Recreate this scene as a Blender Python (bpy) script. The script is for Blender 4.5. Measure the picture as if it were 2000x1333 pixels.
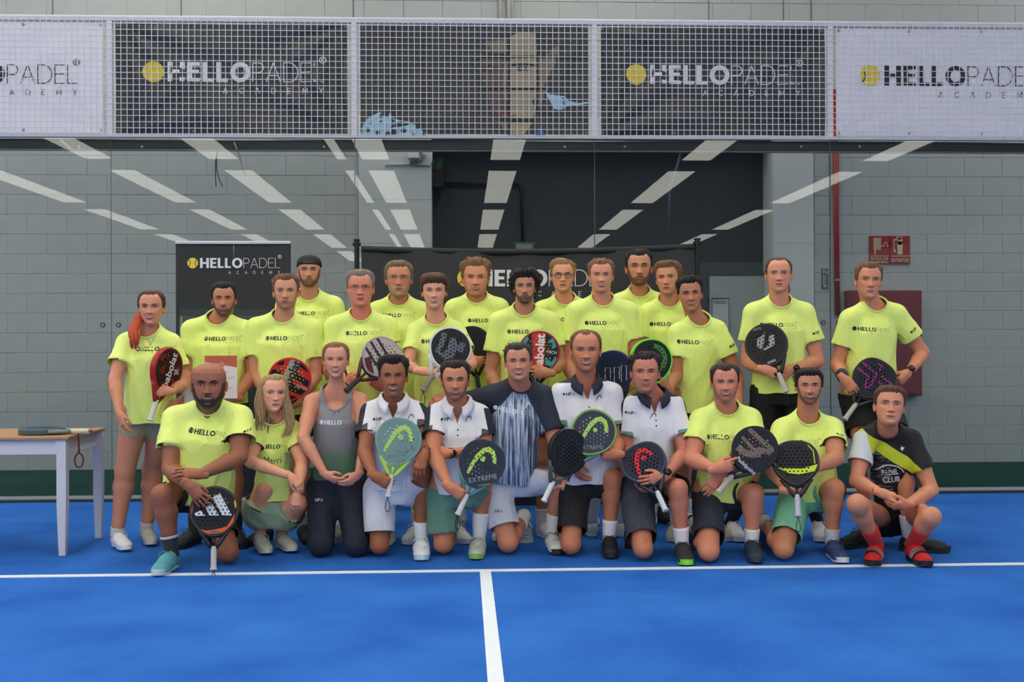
import bpy, math, random
import numpy as np
from mathutils import Vector, Matrix
from mathutils.bvhtree import BVHTree
from mathutils.geometry import delaunay_2d_cdt
for o in list(bpy.data.objects): bpy.data.objects.remove(o)
SC = bpy.context.scene; COL = SC.collection
rng = np.random.default_rng(7); random.seed(7)
A3 = lambda *v: np.array(v, float)
# ------------------------------------------------------------------ camera
FPX, EYE, YAW, PIT, ROL = 2223.0, 1.28, 0.0427, 0.0016, 0.004
CW, CH = 2000, 1333
cF = A3(math.sin(YAW)*math.cos(PIT), math.cos(YAW)*math.cos(PIT), math.sin(PIT))
cR0 = A3(math.cos(YAW), -math.sin(YAW), 0); cU0 = np.cross(cR0, cF)
cR = cR0*math.cos(ROL)-cU0*math.sin(ROL); cU = cU0*math.cos(ROL)+cR0*math.sin(ROL)
EYEP = A3(0, 0, EYE)
cam = bpy.data.cameras.new('camera'); camo = bpy.data.objects.new('camera', cam); COL.objects.link(camo)
cam.sensor_width = 36; cam.lens = FPX/CW*36; cam.clip_end = 200
camo.matrix_world = Matrix(((cR[0], cU[0], -cF[0], 0), (cR[1], cU[1], -cF[1], 0), (cR[2], cU[2], -cF[2], EYE), (0, 0, 0, 1)))
SC.camera = camo
def ray(px, py): return cF+(px-CW/2)/FPX*cR-(py-CH/2)/FPX*cU
def P(px, py, Y): d = ray(px, py); return EYEP+d*(Y/d[1])
def PZ(px, py, z): d = ray(px, py); return EYEP+d*((z-EYE)/d[2])
def reach(A, px, py, L, s=-1):
    d = ray(px, py); d = d/np.linalg.norm(d); q = EYEP-A
    b = q@d; c = q@q-L*L; D = b*b-c
    return EYEP+d*(-b+(s*math.sqrt(D) if D > 0 else 0))
# ------------------------------------------------------------------ world, light, exposure
W = bpy.data.worlds.new('hall'); SC.world = W; W.use_nodes = True
W.node_tree.nodes['Background'].inputs[0].default_value = (.75, .8, .85, 1)
W.node_tree.nodes['Background'].inputs[1].default_value = 0.50
SKY_L = 8.0
SC.view_settings.view_transform = 'Standard'; SC.view_settings.look = 'None'
SC.view_settings.gamma = 1; SC.view_settings.use_curve_mapping = False
SC.view_settings.exposure = 0.08
# ------------------------------------------------------------------ materials
def lin(c):
    return tuple((x/255/12.92 if x/255 <= .04045 else ((x/255+.055)/1.055)**2.4) for x in c)
MC = {}
def mat(name, c, rough=.7, metal=0, bump=0, bscale=200, var=0, vscale=8, emit=None, spec=.5, sheen=0, stretch=None, attr=None, sss=0, fold=0):
    if name in MC: return MC[name]
    m = bpy.data.materials.new(name); m.use_nodes = True; nt = m.node_tree; N = nt.nodes; Lk = nt.links
    b = N['Principled BSDF']; col = lin(c)
    b.inputs['Base Color'].default_value = (*col, 1); b.inputs['Roughness'].default_value = rough
    b.inputs['Metallic'].default_value = metal; b.inputs['Specular IOR Level'].default_value = spec
    if sheen: b.inputs['Sheen Weight'].default_value = sheen
    if sss:
        b.inputs['Subsurface Weight'].default_value = sss; b.inputs['Subsurface Radius'].default_value = (.012, .005, .003); b.inputs['Subsurface Scale'].default_value = 1
    tc = N.new('ShaderNodeTexCoord'); mp = N.new('ShaderNodeMapping'); Lk.new(tc.outputs['Object'], mp.inputs['Vector'])
    if stretch: mp.inputs['Scale'].default_value = stretch
    src = None
    if attr:
        a = N.new('ShaderNodeAttribute'); a.attribute_name = attr; src = a.outputs['Color']
    if var:
        n = N.new('ShaderNodeTexNoise'); n.inputs['Scale'].default_value = vscale; n.inputs['Detail'].default_value = 5; Lk.new(mp.outputs[0], n.inputs['Vector'])
        mr = N.new('ShaderNodeMapRange'); mr.inputs[1].default_value = .3; mr.inputs[2].default_value = .7; mr.inputs[3].default_value = 1-var; mr.inputs[4].default_value = 1+var
        Lk.new(n.outputs['Fac'], mr.inputs[0])
        mx = N.new('ShaderNodeMix'); mx.data_type = 'RGBA'; mx.blend_type = 'MULTIPLY'; mx.inputs[0].default_value = 1; mx.clamp_result = False
        if src: Lk.new(src, mx.inputs[6])
        else: mx.inputs[6].default_value = (*col, 1)
        cb = N.new('ShaderNodeCombineColor')
        for i in range(3): Lk.new(mr.outputs[0], cb.inputs[i])
        Lk.new(cb.outputs[0], mx.inputs[7]); src = mx.outputs[2]
    if src: Lk.new(src, b.inputs['Base Color'])
    if bump:
        n = N.new('ShaderNodeTexNoise'); n.inputs['Scale'].default_value = bscale; n.inputs['Detail'].default_value = 3; Lk.new(mp.outputs[0], n.inputs['Vector'])
        bp = N.new('ShaderNodeBump'); bp.inputs['Strength'].default_value = bump; bp.inputs['Distance'].default_value = .002
        Lk.new(n.outputs['Fac'], bp.inputs['Height']); Lk.new(bp.outputs[0], b.inputs['Normal'])
        if fold:   # soft creases in the cloth
            prev = bp
            for sc_, rz in (((11, 11, 3.0), .0), ((16, 12, 5), .75), ((14, 12, 5), -.7)):
                m2 = N.new('ShaderNodeMapping'); m2.inputs['Rotation'].default_value = (0, rz, 0); m2.inputs['Scale'].default_value = sc_; Lk.new(tc.outputs['Object'], m2.inputs[0])
                n2 = N.new('ShaderNodeTexNoise'); n2.inputs['Scale'].default_value = 1; n2.inputs['Detail'].default_value = 2; n2.inputs['Distortion'].default_value = .6; Lk.new(m2.outputs[0], n2.inputs['Vector'])
                a1 = N.new('ShaderNodeMath'); a1.operation = 'SUBTRACT'; a1.inputs[1].default_value = .5; Lk.new(n2.outputs['Fac'], a1.inputs[0])
                a2 = N.new('ShaderNodeMath'); a2.operation = 'ABSOLUTE'; Lk.new(a1.outputs[0], a2.inputs[0])
                a3 = N.new('ShaderNodeMath'); a3.operation = 'POWER'; a3.inputs[1].default_value = .7; Lk.new(a2.outputs[0], a3.inputs[0])
                b2 = N.new('ShaderNodeBump'); b2.invert = True; b2.inputs['Strength'].default_value = fold; b2.inputs['Distance'].default_value = .022; Lk.new(a3.outputs[0], b2.inputs['Height']); Lk.new(prev.outputs[0], b2.inputs['Normal']); prev = b2
            Lk.new(prev.outputs[0], b.inputs['Normal'])
    if emit: b.inputs['Emission Color'].default_value = (*emit[0], 1); b.inputs['Emission Strength'].default_value = emit[1]
    MC[name] = m; return m
def cmat(c, rough=.6, **k):
    return mat('c%02x%02x%02x_%d' % (*c, int(rough*100)), c, rough, **k)
# ------------------------------------------------------------------ object helpers
def tag(o, label=None, cat=None, group=None, kind=None):
    for k, v in (('label', label), ('category', cat), ('group', group), ('kind', kind)):
        if v: o[k] = v
    return o
def empty(name, loc=(0, 0, 0), **k):
    o = bpy.data.objects.new(name, None); COL.objects.link(o); o.location = loc; o.empty_display_size = .1
    return tag(o, **k)
def mkmesh(name, V, F, mats, mi=None, smooth=True, col=None):
    """F: list of index arrays (n,3)/(n,4) or list of python lists"""
    me = bpy.data.meshes.new(name); V = np.asarray(V, np.float32)
    if isinstance(F, np.ndarray): F = [F]
    if len(F) and not isinstance(F[0], np.ndarray):
        tot = np.array([len(f) for f in F]); idx = np.concatenate([np.asarray(f) for f in F]) if len(F) else np.zeros(0)
    else:
        F = [f for f in F if len(f)]
        tot = np.concatenate([np.full(len(f), f.shape[1]) for f in F]); idx = np.concatenate([f.ravel() for f in F])
    me.vertices.add(len(V)); me.vertices.foreach_set('co', V.ravel())
    me.loops.add(len(idx)); me.loops.foreach_set('vertex_index', idx.astype(np.int32))
    me.polygons.add(len(tot)); me.polygons.foreach_set('loop_start', np.concatenate([[0], np.cumsum(tot)[:-1]]).astype(np.int32))
    for m in (mats if isinstance(mats, (list, tuple)) else [mats]): me.materials.append(m)
    if mi is not None: me.polygons.foreach_set('material_index', np.asarray(mi, np.int32))
    me.update(calc_edges=True)
    (me.shade_smooth if smooth else me.shade_flat)()
    if col is not None:
        a = me.color_attributes.new('Col', 'FLOAT_COLOR', 'POINT'); c = np.ones((len(V), 4), np.float32); c[:, :3] = col
        a.data.foreach_set('color', c.ravel())
    return me
def obj(name, me, parent=None, loc=None, **k):
    o = bpy.data.objects.new(name, me); COL.objects.link(o)
    if parent is not None: o.parent = parent
    if loc is not None: o.location = loc
    return tag(o, **k)
class MB:
    """collects simple solids; build() links them as one mesh object"""
    def __init__(s): s.V = []; s.F = []; s.M = []; s.n = 0
    def add(s, V, F, m=0):
        V = np.asarray(V, float); s.V.append(V); s.F += [[i+s.n for i in f] for f in F]; s.M += [m]*len(F); s.n += len(V); return s
    def box(s, lo, hi, m=0, b=0):
        lo = np.asarray(lo, float); hi = np.asarray(hi, float)
        if b <= 0:
            V = [[(lo, hi)[i][0], (lo, hi)[j][1], (lo, hi)[k][2]] for k in (0, 1) for j in (0, 1) for i in (0, 1)]
            return s.add(V, [[0, 2, 3, 1], [4, 5, 7, 6], [0, 1, 5, 4], [2, 6, 7, 3], [0, 4, 6, 2], [1, 3, 7, 5]], m)
        V = []; F = []
        for ax in range(3):
            for sd in (0, 1):
                u, v = (ax+1) % 3, (ax+2) % 3; q = []
                for (su, sv) in ((0, 0), (1, 0), (1, 1), (0, 1)):
                    p = [0, 0, 0]; p[ax] = (lo, hi)[sd][ax]
                    p[u] = lo[u]+b if su == 0 else hi[u]-b; p[v] = lo[v]+b if sv == 0 else hi[v]-b
                    q.append(len(V)); V.append(p)
                F.append(q if sd else q[::-1])
        def vid(ax, sd, su, sv): return (ax*2+sd)*4+{(0, 0): 0, (1, 0): 1, (1, 1): 2, (0, 1): 3}[(su, sv)]
        def g(ax, c):
            return vid(ax, c[ax], c[(ax+1) % 3], c[(ax+2) % 3])
        for ax in range(3):
            u, v = (ax+1) % 3, (ax+2) % 3
            for su in (0, 1):
                for sv in (0, 1):
                    c0 = [0, 0, 0]; c0[u] = su; c0[v] = sv; c1 = list(c0); c1[ax] = 1
                    f = [g(u, c0), g(u, c1), g(v, c1), g(v, c0)]
                    F.append(f if su == sv else f[::-1])
        for i in (0, 1):
            for j in (0, 1):
                for k in (0, 1):
                    c = [i, j, k]; f = [g(0, c), g(1, c), g(2, c)]; F.append(f if (i+j+k) % 2 else f[::-1])
        return s.add(V, F, m)
    def tube(s, pts, r, n=8, m=0, cap=True, flat=None):
        pts = [np.asarray(p, float) for p in pts]; rs = r if hasattr(r, '__len__') else [r]*len(pts)
        V = []; F = []; prev = None
        for i, p in enumerate(pts):
            t = pts[min(i+1, len(pts)-1)]-pts[max(i-1, 0)]; t = t/(np.linalg.norm(t)+1e-12)
            if prev is None:
                a = A3(0, 0, 1) if abs(t[2]) < .9 else A3(1, 0, 0)
                u = np.cross(a, t)
            else: u = prev-t*(prev@t)
            u = u/(np.linalg.norm(u)+1e-12); prev = u; w = np.cross(t, u)
            for k in range(n):
                a = 2*math.pi*k/n; V.append(p+rs[i]*(math.cos(a)*u+math.sin(a)*w*(flat or 1)))
        for i in range(len(pts)-1):
            for k in range(n):
                F.append([i*n+k, i*n+(k+1) % n, (i+1)*n+(k+1) % n, (i+1)*n+k])
        if cap: F.append(list(range(n))[::-1]); F.append([(len(pts)-1)*n+k for k in range(n)])
        return s.add(V, F, m)
    def cyl(s, a, b, r, n=16, m=0, r2=None): return s.tube([a, b], [r, r if r2 is None else r2], n, m)
    def poly(s, pts, y0, y1, m=0, ax=1):
        """extrude a 2D polygon (x,z) from y0 to y1"""
        n = len(pts); V = [[p[0], y0, p[1]] for p in pts]+[[p[0], y1, p[1]] for p in pts]
        if ax == 2: V = [[p[0], p[1], y0] for p in pts]+[[p[0], p[1], y1] for p in pts]
        F = [list(range(n)), list(range(n, 2*n))[::-1]]+[[i, i+n, (i+1) % n+n, (i+1) % n] for i in range(n)]
        return s.add(V, F, m)
    def arr(s, V, F, m=0): return s.add(V, [list(map(int, f)) for f in F], m)
    def build(s, name, mats, parent=None, loc=None, smooth=False, **k):
        V = np.concatenate(s.V)
        if loc is not None and parent is None: V = V-np.asarray(loc)
        me = mkmesh(name, V, s.F, mats, s.M, smooth)
        return obj(name, me, parent, loc, **k)
def rel(o, B): # children built in world coordinates below an empty at B
    o.matrix_parent_inverse = Matrix.Translation(-Vector(B)); return o
# ------------------------------------------------------------------ lettering
TXT = {}
def text2d(s, weight=0.0, space=1.0):
    """(V2, faces) of a line of text with cap height about .7, origin at its left end"""
    k = (s, weight, space)
    if k in TXT: return TXT[k]
    c = bpy.data.curves.new('t', 'FONT'); c.body = s; c.offset = weight; c.resolution_u = 3; c.space_character = space; c.fill_mode = 'FRONT'
    o = bpy.data.objects.new('t', c); COL.objects.link(o)
    dg = bpy.context.evaluated_depsgraph_get(); me = o.evaluated_get(dg).to_mesh()
    V = np.array([v.co[:2] for v in me.vertices]) if len(me.vertices) else np.zeros((0, 2)); F = [list(p.vertices) for p in me.polygons]
    o.evaluated_get(dg).to_mesh_clear(); bpy.data.objects.remove(o); bpy.data.curves.remove(c)
    if len(V): V = V-[V[:, 0].min(), 0]
    TXT[k] = (V, F); return TXT[k]
def disc2d(c, r, n=20):
    a = np.arange(n)*2*math.pi/n; return np.stack([c[0]+r*np.cos(a), c[1]+r*np.sin(a)], 1)
def arc2d(c, r, w, a0, a1, n=10):
    a = np.linspace(a0, a1, n); o_ = np.stack([c[0]+(r+w)*np.cos(a), c[1]+(r+w)*np.sin(a)], 1); i_ = np.stack([c[0]+(r-w)*np.cos(a), c[1]+(r-w)*np.sin(a)], 1)
    return np.concatenate([o_, i_[::-1]])
def stroke2d(pts, w):
    pts = np.asarray(pts, float); ws = w if hasattr(w, '__len__') else [w]*len(pts); L = []; R = []
    for i in range(len(pts)):
        t = pts[min(i+1, len(pts)-1)]-pts[max(i-1, 0)]; t = t/np.linalg.norm(t); n = A3(-t[1], t[0])*ws[i]/2
        L.append(pts[i]+n); R.append(pts[i]-n)
    return np.array(L+R[::-1])
def strip_faces(n): return [[i, i+1, 2*n-2-i, 2*n-1-i] for i in range(n-1)]
def glyphs(word, st, track, size=None):
    """plain sans capitals of height 1 built from strokes; st is the stroke width"""
    V = []; F = []; x = 0; h = st/2
    def box(x0, y0, x1, y1): F.append([len(V)+i for i in range(4)]); V.extend([(x0, y0), (x1, y0), (x1, y1), (x0, y1)])
    def bar(p, q): t = nrm2(q, p); n = (-t[1]*h, t[0]*h); F.append([len(V)+i for i in range(4)]); V.extend([(p[0]+n[0], p[1]+n[1]), (p[0]-n[0], p[1]-n[1]), (q[0]-n[0], q[1]-n[1]), (q[0]+n[0], q[1]+n[1])])
    def ring(cx, cy, rx, ry, a0, a1, n=20):
        a = np.linspace(a0, a1, n); b = len(V)
        for t in a: V.append((cx+rx*math.cos(t), cy+ry*math.sin(t)))
        for t in a[::-1]: V.append((cx+(rx-st)*math.cos(t), cy+(ry-st)*math.sin(t)))
        F.extend([[b+i, b+i+1, b+2*n-2-i, b+2*n-1-i] for i in range(n-1)])
    def nrm2(q, p): d = math.hypot(q[0]-p[0], q[1]-p[1]); return ((q[0]-p[0])/d, (q[1]-p[1])/d)
    for c in word:
        if c == 'H': w = .74; box(x, 0, x+st, 1); box(x+w-st, 0, x+w, 1); box(x+st, .5-h*.9, x+w-st, .5+h*.9)
        elif c == 'E': w = .54; box(x, 0, x+st, 1); box(x+st, 0, x+w, st*.85); box(x+st, 1-st*.85, x+w, 1); box(x+st, .51-st*.42, x+w*.93, .51+st*.42)
        elif c == 'L': w = .50; box(x, 0, x+st, 1); box(x+st, 0, x+w, st*.85)
        elif c == 'O': w = .88; ring(x+w/2, .5, w/2, .515, 0, 2*math.pi, 28)
        elif c == 'P': w = .56; box(x, 0, x+st, 1); box(x+st, 1-st, x+.3, 1); box(x+st, .44, x+.3, .44+st); ring(x+.3, .72, .27, .28, -math.pi/2, math.pi/2, 12)
        elif c == 'A': w = .74; bar((x+h, 0), (x+w/2, 1-h*.3)); bar((x+w/2, 1-h*.3), (x+w-h, 0)); box(x+.19, .3, x+w-.19, .3+st)
        elif c == 'D': w = .74; box(x, 0, x+st, 1); box(x+st, 1-st, x+.3, 1); box(x+st, 0, x+.3, st); ring(x+.28, .5, .46, .5, -math.pi/2, math.pi/2, 16)
        elif c == 'C': w = .7; ring(x+.4, .5, .4, .51, .75, 2*math.pi-.75, 20)
        elif c == 'M': w = .86; bar((x+h, 0), (x+h+.06, 1)); bar((x+h+.06, 1), (x+w/2, .2)); bar((x+w/2, .2), (x+w-h-.06, 1)); bar((x+w-h-.06, 1), (x+w-h, 0))
        elif c == 'Y': w = .66; bar((x+w/2, .45), (x+w/2, 0)); bar((x+h, 1), (x+w/2, .42)); bar((x+w-h, 1), (x+w/2, .42))
        x += w+track
    V = np.array(V); V[:, 0] /= V[:, 0].max(); return V, F
def logo2d(small=False):
    """club logo, total width 1: list of (V2, faces, slot) - slot 0 ball, 1 seams, 2 bold word, 3 thin word"""
    out = [(disc2d((.058, .054), .058), [list(range(20))], 0)]
    for sx in (-1, 1):
        b = math.pi if sx > 0 else 0
        out.append((arc2d((.058+sx*.072, .054), .046, .0035, b-.92, b+.92, 8), strip_faces(8), 1))
    V, F = glyphs('HELLO', .215, .10); out.append((V*[.455, .109]+[.137, 0], F, 2))
    V, F = glyphs('PADEL', .05 if not small else .058, .11); out.append((V*[.395, .109]+[.602, 0], F, 3))
    V, F = glyphs('ACADEMY', .1, 1.75); out.append((V*[.555, .033]+[.44, -.065], F, 3))
    V, F = text2d('R', 0); s = .022/V[:, 1].max(); out.append((V*s+[.985, .112], F, 3))
    out.append((arc2d((.992, .123), .018, .0025, 0, 2*math.pi, 14), strip_faces(14), 3))
    return out
def emblem2d(w=.2):
    """curved head-shaped emblem, about unit size"""
    pts = [(-.62, -.52), (-.42, -.12), (-.2, .22), (.05, .45), (.25, .5), (.42, .38), (.5, .12), (.5, -.1)]
    return stroke2d(pts, [w*.6, w*.8, w, w*1.1, w*1.15, w, w*.9, w*.8])
# ------------------------------------------------------------------ setting
YG, YB = 9.5, 11.7     # glass plane, block wall plane
XS = [P(x, 600, YG)[0] for x in (217, 694, 1162, 1622)]
XS = [XS[0]-2*k for k in (2, 1)]+XS+[XS[-1]+2*k for k in (1, 2)]
def ground_mat(name, c, c2, sc=900):
    m = mat(name, c, .9, bump=.8, bscale=sc, spec=.1)
    nt = m.node_tree; N = nt.nodes; Lk = nt.links
    tc = N.new('ShaderNodeTexCoord'); a = N.new('ShaderNodeTexNoise'); a.inputs['Scale'].default_value = 170; a.inputs['Detail'].default_value = 4; a.inputs['Roughness'].default_value = .8
    b = N.new('ShaderNodeTexNoise'); b.inputs['Scale'].default_value = 1.6; b.inputs['Detail'].default_value = 6
    Lk.new(tc.outputs['Object'], a.inputs['Vector']); Lk.new(tc.outputs['Object'], b.inputs['Vector'])
    ad = N.new('ShaderNodeMath'); ad.operation = 'MULTIPLY_ADD'; ad.inputs[1].default_value = .35; Lk.new(b.outputs['Fac'], ad.inputs[0]); Lk.new(a.outputs['Fac'], ad.inputs[2])
    mr = N.new('ShaderNodeMapRange'); mr.inputs[1].default_value = .5; mr.inputs[2].default_value = .86; Lk.new(ad.outputs[0], mr.inputs[0])
    mx = N.new('ShaderNodeMix'); mx.data_type = 'RGBA'; mx.inputs[6].default_value = (*lin(c), 1); mx.inputs[7].default_value = (*lin(c2), 1)
    Lk.new(mr.outputs[0], mx.inputs[0]); Lk.new(mx.outputs[2], N['Principled BSDF'].inputs['Base Color'])
    return m
TURF = ground_mat('blue_turf', (20, 74, 166), (64, 134, 224))
GREEN = ground_mat('green_carpet', (22, 52, 38), (42, 78, 56))
WHITE = mat('white_line_paint', (225, 232, 240), .85, bump=.5, bscale=500, var=.05, vscale=60)
fl = MB().box((-9, -12, -.1), (11, YG-.02, 0)).build('floor', TURF, kind='structure')
MB().box((-9, YG+.02, -.1), (11, YB+1, .012)).build('floor_beyond_glass', GREEN, kind='structure').name = 'floor_green'
yl = YG-3.11
MB().box((-9, yl-.028, -.01), (11, yl+.028, .004)).build('trim_service_line', WHITE, kind='structure').name = 'trim_1'
XC = PZ(948, 1118, 0)[0]
MB().box((XC-.031, -5, -.01), (XC+.031, yl-.028, .004)).build('trim_2', WHITE, kind='structure')
# kerb below the glass: pale metal channel on a dark rubber strip
MB().box((-9, YG-.12, -.05), (11, YG-.02, .012), 0).build('trim_3', mat('dark_kerb', (22, 32, 48), .75, bump=.4, var=.2), kind='structure')
MB().box((-9, YG-.02, 0), (11, YG+.02, .035), 0).build('trim_4', mat('pale_channel', (175, 182, 190), .4, .3), kind='structure')
# block walls
PAINT = mat('painted_block', (170, 174, 174), .75, bump=.7, bscale=90, var=.05, vscale=3)
MORTAR = mat('painted_joint', (158, 161, 162), .9)
BW, BH = .40, .20
def block_mesh(w):
    return MB().box((0, 0, 0), (w-.005, .05, BH-.005), 0, .002)
BM = {}
def blocks(parent, x0, x1, z0, z1, y, off=0, one=False):
    rows = int(round((z1-z0)/BH)); acc = MB(); nb = 0
    for r in range(rows):
        x = x0-((r+off) % 2)*BW/2
        while x < x1-.02:
            a = max(x, x0); b = min(x+BW, x1); w = round(b-a, 3); x += BW
            if w < .05: continue
            z = z0+r*BH; dy = float(rng.uniform(-.0015, .0015))
            if one:
                acc.box((a, y+dy, z), (a+w-.005, y+.05, z+BH-.005), 0, .002); continue
            if w not in BM:
                t = block_mesh(w); BM[w] = mkmesh('block', np.concatenate(t.V), t.F, PAINT, smooth=False)
            obj('block', BM[w], parent, (a, y+dy, z)); nb += 1
    if one: acc.build('upper_block', PAINT, parent, kind='stuff')
def wall(name, x0, x1, zs, off=0, hidden=()):
    w = MB().box((x0, YB+.0035, 0), (x1, YB+.25, 5.2)).build(name, MORTAR, kind='structure')
    for (a, b) in zs: blocks(w, x0, x1, a, b, YB, off)
    for (a, b) in hidden: blocks(w, x0, x1, a, b, YB, off, True)
    return w
XL = P(700, 400, YB)[0]; XO0 = P(843, 400, YB)[0]; XO1 = P(1507, 400, YB)[0]; XR = P(1590, 500, YB)[0]
wall('wall_left', -5.2, XL, [(0, 3.4)], 0, [(3.4, 4.6)])
wall('wall_right', XR, 6.4, [(0, 3.4)], 1, [(3.4, 4.6)])
ws = MB().box((XL, YB+.006, 3.6), (XR, YB+.25, 5.2)).build('wall_upper', MORTAR, kind='structure')
blocks(ws, XL, XR, 3.6, 4.6, YB, 0, True)
up = MB().box((-5.2, YB+.01, 4.6), (6.4, YB+.25, 5.6)).build('wall_top', MORTAR, kind='structure')
blocks(up, -5.2, 6.4, 4.6, 5.2, YB, 1)
GREYP = mat('pale_plaster', (192, 196, 198), .8, bump=.4, bscale=60, var=.04, vscale=2)
# smooth pillars either side of the recess, with joint lines
for (a, b, nm) in ((XL, XO0, 'wall_pillar_left'), (XO1, XR-.012, 'wall_pillar_right')):
    p = MB().box((a+.004, YB-.03, 0), (b, YB+.6, 3.6)).build(nm, GREYP, kind='structure')
    for z in (.9, 1.6, 2.3, 2.75):
        MB().box((a+.004, YB-.0315, z), (b, YB-.029, z+.004)).build('joint', MORTAR, p)
MB().box((XO0, YB+.35, 0), (XO1, YB+.55, 3.6)).build('wall_recess', mat('slate_plaster', (50, 58, 63), .75, var=.05, vscale=2), kind='structure')
MB().box((XO0, YB, 3.4), (XO1, YB+.35, 3.6)).build('ceiling_recess', GREYP, kind='structure')
for i, x in enumerate((1384, 1000, 690, 354, 103, 1584, 1530)):
    xx = P(x, 20, YB)[0]
    MB().box((xx-.006, YB-.004, 4.1), (xx+.006, YB+.02, 5.2)).build('trim_%d' % (5+i), mat('joint_dark', (105, 105, 108), .9), kind='structure')
mb = MB(); xr = XR-.006
z = .3
while z < 3.3:
    l = float(rng.uniform(.12, .42)); mb.box((xr-.008, YB-.004, z), (xr+.006, YB+.02, z+l)); z += l+float(rng.uniform(.02, .12))
mb.build('trim_14', mat('joint_black', (24, 26, 28), .9), kind='structure')
# pale door in the recess
x0, x1 = P(1387, 600, YB+.30)[0], P(1507, 600, YB+.30)[0]; zt = P(1440, 540, YB+.30)[2]
d = MB().box((x0, YB+.30, 0), (x1-.02, YB+.36, zt), 0, .006).build('door_1', mat('door_paint', (150, 156, 158), .5, var=.04), kind='structure')
MB().tube([P(1494, 531, YB+.25), P(1492, 536, YB+.2), P(1502, 537, YB+.2)], .012, 6).build('hook', cmat((70, 76, 82), .4), d)
# ceiling with daylight strips (behind and above the camera, mirrored in the glass)
HC = 7.0
ce = MB()
strips = [(-15.6, 1.0), (-11.2, .9), (-7.4, .95), (-3.75, .3), (-2.7, .85), (1.33, .93), (7.35, .95), (13.1, .9)]
xs = [-26]
for c, w in strips: xs += [c-w/2, c+w/2]
xs += [26]
for i in range(0, len(xs), 2): ce.box((xs[i], -62, HC), (xs[i+1], 16, HC+.15))
segs = [(-60.7+11*i, -51.8+11*i) for i in range(7)]
segs[-1] = (segs[-1][0], 14.2)
for (a, b) in zip([-62]+[s[1] for s in segs], [s[0] for s in segs]+[16]):
    if b > a+.01:
        for c, w in strips: ce.box((c-w/2, a, HC), (c+w/2, b, HC+.15))
ce.build('ceiling', mat('roof_sheet', (92, 98, 104), .8), kind='structure')
SKY = mat('daylight_panel', (240, 240, 225), .5, emit=((1.0, .97, .86), SKY_L))
i = 0
for c, w in strips:
    me = MB()
    for (a, b) in segs: me.box((c-w/2, a, HC+.03), (c+w/2, b, HC+.06))
    i += 1; me.build('window_%d' % i, SKY, kind='structure')
# ------------------------------------------------------------------ glass wall of the court
def glass_mat():
    m = bpy.data.materials.new('court_glass'); m.use_nodes = True; nt = m.node_tree; N = nt.nodes; Lk = nt.links; N.clear()
    o = N.new('ShaderNodeOutputMaterial'); mx = N.new('ShaderNodeMixShader'); t = N.new('ShaderNodeBsdfTransparent'); g = N.new('ShaderNodeBsdfGlossy'); f = N.new('ShaderNodeFresnel')
    f.inputs['IOR'].default_value = 1.34; t.inputs[0].default_value = (.90, .925, .925, 1); g.inputs['Roughness'].default_value = .0
    Lk.new(f.outputs[0], mx.inputs[0]); Lk.new(t.outputs[0], mx.inputs[1]); Lk.new(g.outputs[0], mx.inputs[2]); Lk.new(mx.outputs[0], o.inputs[0]); return m
GLASS = glass_mat(); STEEL = mat('steel', (150, 155, 160), .35, .9); WMET = mat('white_metal', (215, 214, 222), .45, 0, var=.03)
BLK = mat('black_metal', (20, 24, 27), .4, .2)
GT = 2.99
for k in range(len(XS)-1):
    a, b = XS[k]+.004, XS[k+1]-.004
    po = 'second from the left edge of the court back, behind the table' if k == 0 else ''
    lab = ['glass panel outside the left edge of the picture', 'glass panel at the far left behind the small white table', 'glass panel behind the woman with the red ponytail and the tall roll-up banner', 'glass panel with the dark recess edge behind it, left half of the wide banner', 'glass panel behind the right half of the wide black banner', 'glass panel at the far right showing the red fire signs', 'glass panel outside the right edge of the picture'][k]
    g = empty('glass_panel', ((a+b)/2, YG, 0), label=lab, cat='glass panel', group='glass panels of the court back wall')
    rel(MB().box((a, YG-.006, .035), (b, YG+.006, GT)).build('pane', GLASS, g), g.location)
    for sx in (a+.06, b-.06):
        for z in (1.44,):
            mb = MB()
            for t in range(16):
                a0 = 2*math.pi*t/16; 
            mb.tube([(sx+.017*math.cos(q*math.pi/8), YG-.012, z+.017*math.sin(q*math.pi/8)) for q in range(17)], .005, 6, 0, False)
            mb.cyl((sx, YG-.018, z), (sx, YG+.018, z), .009, 10, 1)
            rel(mb.build('fixing_bolt', [cmat((58, 62, 66), .4), STEEL], g), g.location)
    rel(MB().box((a-.004, YG-.004, .04), (a, YG+.004, GT)).build('seam_gasket', cmat((95, 102, 104), .5), g), g.location)
# dark beam along the glass top
zb0, zb1 = P(1000, 297, YG+.1)[2], P(1000, 276, YG+.1)[2]
bm = empty('steel_beam', (0, YG+.1, zb0), label='black steel beam running along the top of the glass wall', cat='beam')
rel(MB().box((-5.5, YG+.05, zb0), (6.5, YG+.13, zb1), 0, .01).build('beam_body', mat('black_beam', (28, 34, 40), .3, .1), bm), bm.location)
rel(MB().box((-5.5, YG+.01, zb0-.012), (6.5, YG+.05, zb0)).build('lower_edge', cmat((120, 126, 130), .4), bm), bm.location)
for x in (155, 278, 633, 1103, 1220, 1564, 1678):
    p = P(x, 287, YG+.04); rel(MB().cyl(p, p-A3(0, .012, 0), .011, 8).build('bolt', STEEL, bm), bm.location)
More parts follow.
